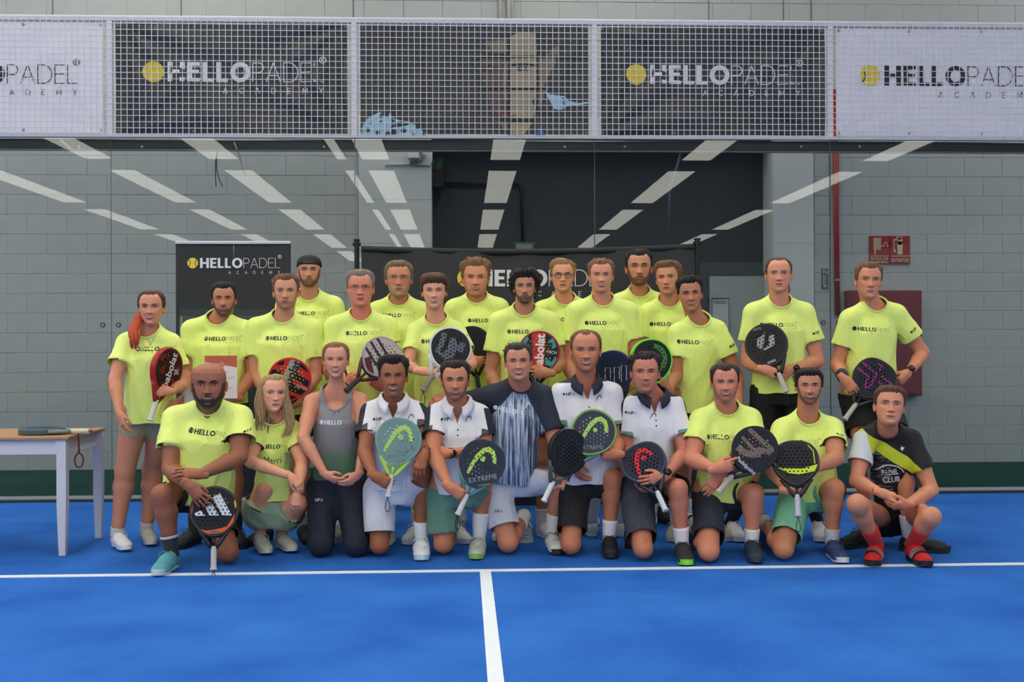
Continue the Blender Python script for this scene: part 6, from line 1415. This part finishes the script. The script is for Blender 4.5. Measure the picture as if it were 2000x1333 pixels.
person(dict(Y=6.9, label='dark-haired tanned man in a white polo holding the sage green racket', hp=(768, 689, 777), hdy=-.08, sh=((726, 806), (812, 806)), hip=(768, 955, .03), top='polo', g=.95,
    el=((712, 884), (838, 866, 'd', -.12)), wr=((731, 929, 'd', -.34), (829, 888, 'd', -.3)), hands=(((768, 950, -.0), 'c', 'u', 1.0, dict(mul=(.62, 1.5, 1.15), tcurl=.8)), ((812, 935, -.04), 'cu', 'l', .35)),
    legs=(('kneel', (741, 1072), (0, 0)), ('foot', (823, 1052), (822, 1092), (822, 925))), hem=.02,
    head=dict(skin=(158, 104, 76), hair=(34, 24, 22), style='quiff', smile=1, teeth=.9, seed=23, beard=.25, brow=1.3, wide=.97, jaw=.95, hs=.97), hpa=(741, 822), emb=(802, 818),
    shoes=((216, 222, 224), (190, 222, 232), (222, 222, 222)), bottom=('shorts', (214, 216, 226)), bl=.8, sock=((224, 226, 228), .1), wear=((1, 'watch', (40, 36, 36)),), cloth=[POLOW, NAVY, DGREY], fields=F_POLOA, collar=POLOW, legtone=.9))
person(dict(Y=6.85, label='short-bearded man in a white polo with navy sleeves holding a navy and lime racket', hp=(889, 698, 784), hdy=-.08, sh=((851, 812), (936, 812)), hip=(890, 960, .05), top='polo', g=1.0,
    el=((846, 886), (950, 884, 'd', -.06)), wr=((876, 949, 'd', -.34), (876, 886, 'd', -.2)), hands=(((912, 974, -.0), 'c', 'u', 1.0, dict(mul=(.62, 1.5, 1.15), tcurl=.8)), ((845, 890, .05), 'c', 'u', .6)),
    legs=(('kneel', (866, 1070), (.03, 0)), ('foot', (936, 1050), (928, 1088), (944, 935))), hem=.02,
    head=dict(skin=(196, 136, 106), hair=(42, 28, 24), style='quiff', smile=.7, teeth=.5, seed=24, beard=.6, brow=1.3, hp=dict(top=.018, q=.014, side=.005), hs=.97), hpa=(873, 822), emb=(915, 821),
    shoes=((176, 182, 172), (140, 190, 100), (222, 226, 220)), bottom=('shorts', (98, 138, 120)), bl=.82, sock=((224, 226, 228), .15), wear=((1, 'watch', (22, 22, 24)),), cloth=[POLOW, NAVY, DGREY], fields=F_POLOA, collar=POLOW, legtone=.85))
person(dict(Y=6.95, label='smiling man in a navy and blue-white streaked shirt at the centre of the front row', hp=(1012, 664, 745), hdy=-.1, sh=((962, 774), (1062, 776)), hip=(990, 935, .08), g=1.08,
    el=((893, 798, 'd', .12), (1085, 868, 'd', -.08)), wr=((866, 778, 'd', .1), (1101, 926, 'd', -.3)), hands=(((846, 786, -.12), 'uc', 'r', .5), ((1098, 950, -.02), 'r', 'u', .9)),
    legs=(('kneel', (992, 1068), (.12, 0)), ('foot', (1078, 1042), (1096, 1090), (1095, 935), -.05)), hem=.0, sl=.75,
    head=dict(skin=(200, 142, 118), hair=(58, 52, 50), style='quiff', smile=1, teeth=1.1, seed=25, brow=1.2, jaw=1.03, hp=dict(top=.014, q=.014, side=.006), roll=-2, hs=.98), cloth=[STREAK, NAVY], fields=F_STREAK, collar=NAVY, logoc=[WHT, STREAK, WHT, WHT], logo=(1001, 806, .235), emb=(1030, 797), embc=(225, 228, 235),
    shoes=((206, 208, 208), (40, 42, 46), (60, 60, 62)), bottom=('shorts', (206, 208, 218)), bl=.78, sock=((228, 228, 230), .12), bprint=(972, 1002, (70, 80, 110)), legtone=.9))
person(dict(Y=6.95, label='sandy-haired man in a white polo with navy collar holding a grey and lime racket', hp=(1144, 643, 727), hdy=-.06, sh=((1094, 770), (1196, 770)), hip=(1150, 942, .04), top='polo', g=1.0,
    el=((1092, 858, 'd', -.02), (1208, 862, 'd', -.04)), wr=((1118, 905, 'd', -.1), (1205, 888, 'd', -.24)), hands=(None, ((1172, 892, -.02), 'r', 'u', .8)),
    legs=(('kneel', (1115, 1072), (0, 0)), ('foot', (1190, 1048), (1192, 1090), (1196, 935))), hem=.02, sl=.68,
    head=dict(skin=(196, 134, 106), hair=(116, 76, 52), style='receding', smile=.9, teeth=.9, seed=26, beard=.4, beardc=(110, 74, 54), brow=.8, jaw=1.0, iris=(80, 90, 100), hp=dict(zf=.083, tr=.016)), hpa=(1111, 773), emb=(1170, 781),
    shoes=((24, 24, 26), (30, 30, 32), (40, 40, 42)), bottom=('shorts', (20, 21, 24)), bl=.8, sock=((226, 226, 228), .1), cloth=[POLOW, NAVY, GTRIM], fields=F_POLOB, collar=NAVY, legtone=.85))
person(dict(Y=6.9, label='dark-haired man in a white polo with navy collar holding the red and navy racket', hp=(1260, 682, 769), hdy=-.08, sh=((1234, 796), (1316, 794)), hip=(1270, 950, .05), top='polo', g=.97,
    el=((1226, 880, 'd', -.02), (1338, 884, 'd', -.12)), wr=((1240, 925, 'd', -.15), (1298, 930, 'd', -.3)), hands=(None, ((1248, 945, -.06), 'c', 'u', .28, dict(tcurl=-.1))),
    legs=(('kneel', (1256, 1080), (.0, 0)), ('foot', (1332, 1060), (1342, 1104), (1324, 955))), hem=.02, sl=.68,
    head=dict(skin=(196, 134, 112), hair=(46, 34, 30), style='curly', smile=.7, teeth=.2, seed=27, brow=1.0, beard=.15, hp=dict(side=.006, top=.018, q=.01, n=.005), hs=.96), hpa=(1233, 810), emb=(1276, 816),
    shoes=((32, 36, 44), (120, 210, 60), (50, 54, 62)), bottom=('shorts', (58, 64, 72)), bl=.85, sock=((226, 226, 228), .09), wear=((1, 'watch', (24, 24, 26)),), cloth=[POLOW, NAVY, GTRIM], fields=F_POLOB, collar=NAVY, legtone=.9))
person(dict(Y=6.85, g=1.1, label='smiling man in yellow tee kneeling with a navy and bronze racket over his knee', hp=(1416, 710, 785), hdy=-.08, sh=((1370, 822), (1464, 820)), hip=(1412, 965, .04),
    el=((1350, 898), (1478, 892)), wr=((1396, 916, 'd', -.34), (1408, 926, 'd', -.26)), hands=(((1432, 908, -.03), 'c', 'u', .55, dict(curls=[.35, .7, .75, .6])), ((1378, 966, -.0), 'c', 'r', .25)),
    legs=(('kneel', (1384, 1084), (0, 0)), ('foot', (1468, 1056), (1478, 1100), (1472, 965))), hem=-.05,
    head=dict(skin=(204, 140, 118), hair=(62, 42, 36), style='short', smile=.9, teeth=.8, seed=28, beard=.5, beardc=(96, 66, 54), brow=.8, puff=.6, jaw=1.04, wide=1.02, iris=(90, 100, 110), hp=dict(tr=.018)), logo=(1417, 857, .235),
    shoes=((34, 48, 66), (40, 54, 72), (40, 50, 64)), bottom=('shorts', (34, 40, 56)), bl=.8, sock=((226, 226, 228), .07)))
person(dict(Y=6.85, g=1.05, label='smiling bearded man in yellow tee and mint shorts kneeling with a lime-banded racket', hp=(1580, 715, 790), hdy=-.06, sh=((1530, 840), (1624, 838)), hip=(1580, 970, .04),
    el=((1503, 912), (1634, 896, -1)), wr=((1536, 956, 'd', -.36), (1592, 915, 'd', -.3)), hands=(((1572, 958, -.02), 'c', 'u', .95, dict(mul=(.62, 1.5, 1.15), tcurl=.8)), ((1565, 920, .0), 'c', 'u', .5)),
    legs=(('kneel', (1530, 1080), (0, 0)), ('foot', (1625, 1056), (1648, 1098), (1629, 955))), hem=-.0,
    head=dict(skin=(196, 140, 112), hair=(32, 24, 22), style='sweep', smile=1, teeth=1, seed=29, beard=.65, brow=1.3, comb=-.6, hp=dict(top=.018, side=.012, q=.012, zf=.07)), logo=(1563, 867, .235), slogo=(1643, 853),
    shoes=((44, 62, 110), (200, 205, 215), (60, 80, 130)), bottom=('shorts', (124, 196, 160)), bl=.8, sock=((190, 194, 200), .07), legtone=.9))
person(dict(Y=6.9, g=.95, label='man in a black shirt with yellow stripe squatting in red socks and slides', hp=(1737, 747, 837), hdy=-.22, sh=((1690, 856), (1779, 860)), sdy=(-.1, -.1), hip=(1748, 1008, .16),
    el=((1672, 940, 'd', -.22), (1820, 958, 'd', -.2)), wr=((1718, 962, 'd', -.42), (1772, 986, 'd', -.42)), hands=(((1754, 975, -.01), 'uc', 'u', .3), ((1732, 990, -.03), 'dc', 'u', .45)),
    legs=(('foot', (1711, 1062), (1704, 1098), (1674, 985), -.2), ('foot', (1783, 1062), (1796, 1096), (1818, 1010), -.18)), hem=.08, sl=.62,
    head=dict(skin=(206, 148, 122), hair=(88, 56, 42), style='fringe', smile=.0, seed=30, roll=4, pitch=10, brow=.9, wide=.98, iris=(90, 104, 120), hp=dict(zf=.07, top=.014, side=.006, q=.006, k=260), hs=.95), cloth=[BLACKC, WHITEC, LIMEC, PATT], fields=F_BLACK, extra_prints=[(CLUBP, 1738, 930, .14, [WHT]), (CRESTP, 1763, 877, .028, [WHT])],
    shoes=((190, 24, 34), (24, 24, 26), (24, 24, 26)), slide=True, bottom=('shorts', (18, 18, 20)), bl=.55, sock=((188, 24, 34), .14), collar=BLACKC))
# ------------------------------------------------------------------ rackets
Q = lambda pts: np.array(pts, float)
HOLEB = (14, 16, 18)
def rot(pts, a): c, s = math.cos(a), math.sin(a); return Q(pts)@np.array([[c, s], [-s, c]])
LIME = (178, 222, 92)
emb1 = emblem2d(.19)*1.05+[.03, .08]
# 1 red and black, turned side-on, held by the ponytail woman
tig = [Q([(-.8, .5), (-.3, .75), (-.5, .3)]), Q([(-.7, -.1), (-.2, .35), (-.35, -.3)]), Q([(-.1, -.5), (-.4, -.8), (.1, -.9)]), Q([(.2, .7), (.5, .85), (.45, .4)]), Q([(.5, .2), (.85, .3), (.6, -.2)]), Q([(.3, -.3), (.7, -.5), (.35, -.75)])]
racket('red and black racket with white lettering held by the woman with the red ponytail', (325, 722), (293, 822), (0, 1, .035), (34, 18, 20), (170, 26, 34), (214, 210, 208), (150, 24, 30),
       [(t, (130, 24, 26)) for t in tig]+[(t*[-.6, .8]+[.05, .1], (150, 34, 26)) for t in tig[:4]], 'round', yaw=.9, texts=[('babolat', (.08, .0), 1.7, 1.35, (214, 208, 208), .02), ('3K', (.6, -.05), .4, .1, (200, 196, 196), .02)], strap=False)
# 2 orange and black, held by the man with the short beard
st_ = rot([(-.34, 1.02), (.16, 1.02), (.16, -1.1), (-.34, -1.1)], -.42)
tg = [rot([(-1.1, .62), (-.36, .62), (-.36, .9), (-1.0, .95)], -.15), rot([(-1.2, .1), (-.4, .12), (-.36, .36), (-1.2, .38)], -.15), rot([(-1.1, -.42), (-.5, -.4), (-.5, -.2), (-1.2, -.15)], -.15),
      rot([(.2, .75), (1.1, .5), (1.1, .8), (.2, 1.1)], -.35), rot([(.05, .15), (1.0, -.1), (1.1, .18), (.1, .45)], -.35), rot([(-.1, -.5), (.9, -.55), (1.0, -.22), (0, -.1)], -.35), rot([(-.1, -.95), (.7, -.9), (.8, -.7), (-.1, -.7)], -.35)]
racket('orange and black round racket with a grey stripe held by the light brown-haired man', (565.5, 741), (530, 836), 7.17, (196, 44, 28), (196, 40, 34), (225, 225, 225), (30, 30, 30), [(t, (24, 22, 24)) for t in tg]+[(st_, (160, 156, 152))], 'round',
       texts=[('babolat', (.02, .1), 1.75, 1.15, (20, 18, 20), .03), ('VERTEX', (.55, -.4), .62, -.35, (200, 190, 190), .02)], strap=False, hs=1)
# 3 pale and wine-red with three dark stripes
wv = [stroke2d(rot([(-.5, .98), (-.5, -.15), (-.28, -.55), (.1, -.62)], .55), .13), stroke2d(rot([(-.12, 1.0), (-.12, -.35)], .55), .13), stroke2d(rot([(.26, 1.0), (.26, .0)], .55), .13)]
racket('pale racket with dark stripes and wine-red edge held by the grey-haired man in glasses', (746, 700), (676, 764), 7.1, (176, 164, 164), (160, 150, 152), (60, 50, 50), (64, 30, 36),
       [(w, (44, 36, 38)) for w in wv]+[(Q([(-1.1, -.2), (-.62, .0), (-.35, -1.3), (-.6, -1.3)]), (84, 34, 42))], 'tear', strap=False)
# 4 black with white rim and grey W
W_ = [stroke2d([(-.28, .72), (-.42, .2), (-.62, -.2), (-.35, -.42), (-.05, -.1), (.12, .45)], .26), stroke2d([(.12, .5), (.28, .1), (.05, -.42), (-.35, -.5)], .2), stroke2d([(.6, .28), (.45, -.2)], .3)]
racket('black racket with white rim and grey letter held by the man with closed eyes', (879, 681), (826, 764), (6, 0, .035), (24, 26, 30), (214, 216, 220), (150, 140, 130), (200, 204, 206), [(w, (92, 100, 110)) for w in W_], 'round')
# 5 red and teal
racket('black, red and teal racket held by the man with bushy curls', (1053, 688), (1046, 800), (8, 1, .035), (30, 32, 36), (150, 34, 36), (220, 220, 220), (30, 30, 30),
       [(Q([(-.36, 1.05), (.34, 1.05), (.2, -1.1), (-.3, -1.1)]), (206, 44, 44)), (Q([(-.95, .5), (-.6, .85), (-.5, .6), (-.8, .3)]), (70, 150, 148)), (Q([(.45, .55), (.7, .7), (.85, .25), (.62, .1), (.66, .4)]), (70, 150, 148)), (Q([(.3, -.3), (.62, -.5), (.8, -.2), (.9, -.45), (.6, -.75), (.3, -.6)]), (70, 150, 148)), (Q([(-.8, -.1), (-.45, -.2), (-.6, -.5), (-.9, -.4)]), (70, 150, 148))], 'round',
       texts=[('babolat', (.0, .0), 1.8, 1.5, (230, 226, 226), .03), ('TECH', (.62, -.02), .5, -.1, (210, 214, 214), .02)], strap=False)
# 6 navy, outlined bars
def bar(x, w, h): return [stroke2d([(x, -.5), (x, h), (x+w, h), (x+w, -.4)], .03)]
racket('navy blue racket with thin white outlined bars held behind the sandy-haired man', (1197, 727), (1222, 842), 7.15, (24, 36, 62), (36, 56, 96), (40, 60, 90), (24, 36, 62), [(p, (206, 212, 222)) for x, h in ((-.35, .2), (.1, .22), (.45, .3)) for p in bar(x, .26, h)], 'tear', yaw=-.25, strap=False)
# 7 black with lime edge
racket('black racket with bright green edge and ring held by the man with black curls', (1272, 705), (1291, 816), 7.12, (26, 28, 30), (110, 226, 60), (60, 60, 60), (96, 214, 60), [(arc2d((.05, .1), .58, .12, -1.1, 1.5, 12), (58, 122, 62))], 'tear', yaw=.35, s=1.03, strap=False, texts=[('BLADE', (.3, -.82), .4, 0, (210, 210, 210), .0)])
# 8 black with grey emblem
racket('black racket with pale grey emblem held by the man with the ponytail on the right', (1497, 674), (1536, 766), (14, 0, .03), (20, 21, 23), (24, 25, 27), (198, 194, 186), (28, 28, 30),
       [(Q([(-.42, .3), (-.2, .42), (-.02, .62), (-.1, .1), (-.22, -.25), (-.45, -.1)]), (150, 150, 148)), (Q([(.12, .3), (.22, .48), (.4, .42), (.4, .0), (.3, -.12), (-.1, -.3), (-.16, -.24), (.14, -.02)]), (158, 158, 156))], 'round', texts=[('ARTE', (-.4, .78), .4, .15, (150, 150, 150), 0), ('STIGA', (.22, -.86), .42, .4, (190, 190, 190), .03)])
# 9 black with purple X
PUR = (128, 34, 110)
racket('black racket with a purple cross pattern held by the man with the wristband', (1706, 742), (1650, 820), (15, 0, .03), (22, 24, 36), (30, 34, 38), (206, 200, 190), (40, 44, 48),
       [(stroke2d([(-.75, .62), (-.25, .12), (-.52, -.42)], .13), PUR), (stroke2d([(-.45, .85), (.15, .25), (-.25, -.42), (-.5, -.42)], .13), PUR), (stroke2d([(.28, .75), (.45, .62), (.3, .4)], .1), PUR), (stroke2d([(.35, .15), (.8, -.3)], .1), PUR), (stroke2d([(.2, -.12), (.36, -.3)], .12), PUR)], 'diamond', strap=False)
# 10 black standing on the floor, white three-bar mark
def bar3(x0, x1, h0, h1, y0=-.12): return Q([(x0, h0), (x0+.28, h1), (x1, y0), (x1-.33, y0)])
B3 = [Q([(-.1, .55), (.2, .74), (.74, -.2), (.34, -.2)]), Q([(-.38, .12), (-.1, .28), (.2, -.21), (-.2, -.21)]), Q([(-.82, -.14), (-.56, .0), (-.36, -.22), (-.74, -.24)])]
ORG = (226, 96, 40)
racket('black racket with a white three-bar mark standing upright on its handle on the court line', (418.5, 998), (417, 1114), 6.42, (22, 24, 32), (60, 44, 44), (200, 190, 184), (28, 26, 32),
       [(b, (216, 218, 228)) for b in B3]+[(Q([(-.62, -.78), (-.3, -.86), (.1, -.8), (.55, -.68), (.78, -.3), (.86, -.1), (.82, -.5), (.6, -.86), (.1, -.98), (-.4, -.98)]), ORG), (Q([(-.2, -.88), (.1, -.84), (.3, -.9), (0, -.96)]), (70, 110, 110)), (Q([(.84, .5), (.92, .2), (.86, .1), (.8, .4)]), (224, 170, 50)), (Q([(-.95, .0), (-.88, .3), (-.92, -.2)]), ORG)], 'round')
# 11 sage with lime
T1 = -.2
racket('sage green racket with lime emblem and throat held by the tanned man in polo', (778, 862), (757, 972), (19, 0, .045), (112, 146, 138), (122, 158, 148), (214, 208, 200), LIME, [(rot(emb1, .0), LIME), (disc2d((.1, .17), .12, 12), LIME), (stroke2d([(-.5, -.86), (-.36, -.6), (-.34, -.78), (-.22, -.62), (-.16, -.74), (-.06, -.58), (.0, -.7), (.1, -.5), (.14, -.66), (.26, -.46), (.3, -.58), (.44, -.38), (.46, -.5), (.62, -.3), (.6, -.44), (.74, -.3)], .022), (44, 58, 60))], 'tear', yaw=.0, texts=[('EXTREME', (.14, -.9), .42, .22, (60, 90, 60), 0)])
# 12 navy with lime, grey-green throat
racket('dark navy racket with lime emblem and teal throat held by the short-bearded man in polo', (941, 905), (893, 1008), (20, 0, .045), (38, 46, 60), (30, 44, 54), (218, 214, 210), (72, 116, 116), [(rot(emb1, -.02), LIME), (disc2d((.05, .17), .12, 12), LIME)], 'tear', texts=[('EXTREME', (.05, -.68), 1.25, .16, (150, 168, 176), -.004), ('EXTREME', (.1, -.97), .5, .15, (140, 180, 120), 0)])
# 13 all black, seen at an angle
racket('all black racket with a white grip held low by the man in the streaked shirt', (1108, 884), (1062, 980), (21, 1, -.02), (32, 33, 36), (26, 27, 30), (216, 216, 216), (56, 74, 78), [(rot(emb1, .2), (42, 44, 52))], 'tear', yaw=.55, strap=False)
# 14 grey with lime
racket('slate grey racket with lime emblem and rim held by the sandy-haired man in polo', (1159, 845), (1104, 942), (22, 1, -.02), (56, 62, 72), (132, 170, 80), (60, 80, 84), (84, 124, 116), [(rot(emb1, .0)+[.04, .0], LIME), (disc2d((.08, .1), .1, 12), LIME)], 'tear', texts=[('EXTREME', (-.1, -.68), 1.1, 0, (130, 144, 152), -.004)], strap=False)
# 15 navy with red
REDP = (214, 36, 48)
racket('navy racket with a red emblem held by the man with navy collar and watch', (1259, 907), (1300, 998), (23, 1, .055), (26, 32, 48), (40, 58, 92), (206, 206, 208), (30, 34, 44), [(rot(emblem2d(.2)*[1, 1]*1.0, .75)+[-.05, .08], REDP), (disc2d((-.02, .25), .13, 14), REDP)], 'diamond', strap=False)
# 16 navy and bronze
BRZ = (112, 106, 98)
bw = [Q([(-.82, .08), (-.6, -.08), (-.1, .0), (-.6, .6), (-.45, .66), (.02, .12), (-.4, .95+.0), (-.1, .98), (.35, .5), (.86, .02), (.8, -.22), (.6, -.3), (.2, -.2), (.0, -.44), (-.3, -.48), (-.6, -.26)])]
bw = [stroke2d([(-.75, .1), (-.45, -.15), (-.1, -.25), (.25, -.2)], .3), stroke2d([(-.55, .55), (-.1, .05), (.15, -.1)], .14), stroke2d([(-.25, .9), (.4, .3), (.75, .0), (.72, -.12)], .2), stroke2d([(.1, -.05), (.72, -.1)], .28)]
racket('navy racket with a bronze letter mark and white lettering resting on the kneeling man\'s knee', (1474, 878), (1402, 963), (24, 0, .03), (26, 30, 44), (20, 22, 30), (200, 192, 180), (30, 34, 48), [(b, BRZ) for b in bw], 'round', strap=False, texts=[('Padelpoint', (-.38, -.74), 1.05, -.75, (206, 208, 220), .02)])
# 17 black and lime
YL = (190, 214, 50)
racket('black racket with lime band and edge lines held by the man in mint shorts', (1554, 905), (1559, 1010), (25, 0, .03), (20, 22, 30), (28, 30, 32), (186, 186, 196), (24, 26, 28), [(Q([(-.8, -.2), (.2, -.34), (1.0, -.18), (.95, -.48), (.1, -.6), (-.35, -.5)]), YL), (stroke2d([(.62, .75), (.82, .45), (.82, -.16)], .04), YL), (stroke2d([(-.85, .6), (-.93, .1), (-.86, -.1)], .03), YL)], 'diamond')
# 18 lying on the table, seen edge-on
tx = TABLE_XY[0]; cpt = A3(P(80, 845, TABLE_XY[1]+.14)[0], TABLE_XY[1]+.16, TABLE_Z+.0205)
racket('grey and teal racket with red lettering lying flat on the table', None, None, 0, (60, 72, 84), (70, 92, 100), (206, 198, 178), (110, 130, 130), [(Q([(-.5, -.2), (.5, -.3), (.4, .3)]), (50, 58, 70))], 'tear', M3=(cpt, nrm(A3(-.25, -.97, 0)), nrm(A3(-.97, .25, 0)), A3(0, 0, 1)), strap=False)
ap = nrm(A3(.97, -.25, 0)); e = cpt+ap*.326; m = MB(); xe = TABLE_XY[0]+.05
pts = [e, e+A3(.02, -.01, .006), A3(xe+.006, e[1]+.03, TABLE_Z+.004), A3(xe+.012, e[1]+.03, TABLE_Z-.06), A3(xe+.012, e[1]+.03, TABLE_Z-.12)]+[A3(xe+.012+.026*math.sin(a), e[1]+.03, TABLE_Z-.16-.045*math.cos(a+math.pi)*-1*(-1)) for a in np.linspace(0, 2*math.pi, 13)]
m.tube(pts, .005, 6); m.build('wrist_strap', cmat((130, 20, 34), .6), None, tuple(pts[2]), smooth=True, label='red wrist strap hanging over the table edge from the racket', cat='strap')
# half-hidden black racket between two standing men
racket('black racket edge showing between the fair curly man and the man with bushy curls', (922, 676), (940, 790), 7.8, (24, 24, 26), (30, 30, 32), (60, 60, 60), (24, 24, 26), [], 'round', strap=False, holes=False)
# certificate and spiral notebook
yc = 7.24; a_ = P(400, 779, yc); b_ = P(463, 695, yc)
r_ = empty('certificate', ((a_[0]+b_[0])/2, yc, a_[2]), label='white certificate with a copper-red header held in front of a yellow tee', cat='certificate')
rel(MB().box((a_[0], yc, a_[2]), (b_[0], yc+.004, b_[2])).build('sheet', cmat((226, 220, 224), .6), r_), r_.location)
cf = lambda u, v: (a_[0]+(b_[0]-a_[0])*u, yc-.0012, a_[2]+(b_[2]-a_[2])*v)
cm_ = [cmat((190, 92, 66), .5), cmat((206, 130, 112), .5), cmat((196, 140, 132), .5), cmat((170, 160, 160), .5), cmat((60, 58, 70), .5)]
up_ = lambda d: (lambda u, v: (cf(u, v)[0], yc-d, cf(u, v)[2]))
def cpart(nm, items, d): m_ = MB(); print2d(m_, items, up_(d)); rel(m_.build(nm, cm_, r_), r_.location)
cpart('header_band', [(Q([(0, .86), (1, .725), (1, 1), (0, 1)]), [[0, 1, 2, 3]], 0)], .0012)
cpart('seal', [(disc2d((.52, .79), .1, 18)*[1, .74]+[0, .205], [list(range(18))], 1)], .002)
cpart('seal_ring', [((arc2d((.52, .79), .07, .01, 0, 2*math.pi, 16)*[1, .74]+[0, .205]), strip_faces(16), 2)], .0028)
cpart('title_lettering', [fit('CERTIFICATE', .1, .94, .46, .505, 0)[:2]+(2,)], .0012)
cpart('small_lettering', [fit('HELLOPADEL', .3, .75, .6, .63, 0)[:2]+(3,)], .0012)
cpart('signature', [(stroke2d([(.65, .22), (.72, .28), (.74, .2), (.8, .27), (.86, .23)], .008), strip_faces(5), 4)], .0012)
cpart('signature_line', [(Q([(.6, .17), (.9, .17), (.9, .173), (.6, .173)]), [[0, 1, 2, 3]], 3)], .0012)
yc = 7.22; a_ = P(358, 800, yc); b_ = P(382, 757, yc)
r_ = empty('notebook', ((a_[0]+b_[0])/2, yc, a_[2]), label='small white spiral notebook beside the ponytail woman\'s elbow', cat='notebook')
rel(MB().box((a_[0], yc, a_[2]), (b_[0], yc+.012, b_[2])).build('pages', cmat((196, 200, 210), .6), r_), r_.location)
m = MB(); n_ = 11
for i in range(n_): z = a_[2]+(b_[2]-a_[2])*(i+.5)/n_; m.tube([(a_[0]+.004, yc-.003, z), (a_[0]-.004, yc, z+.002), (a_[0]-.002, yc+.012, z)], .0016, 5)
rel(m.build('spiral_binding', BLK, r_, kind='stuff'), r_.location)
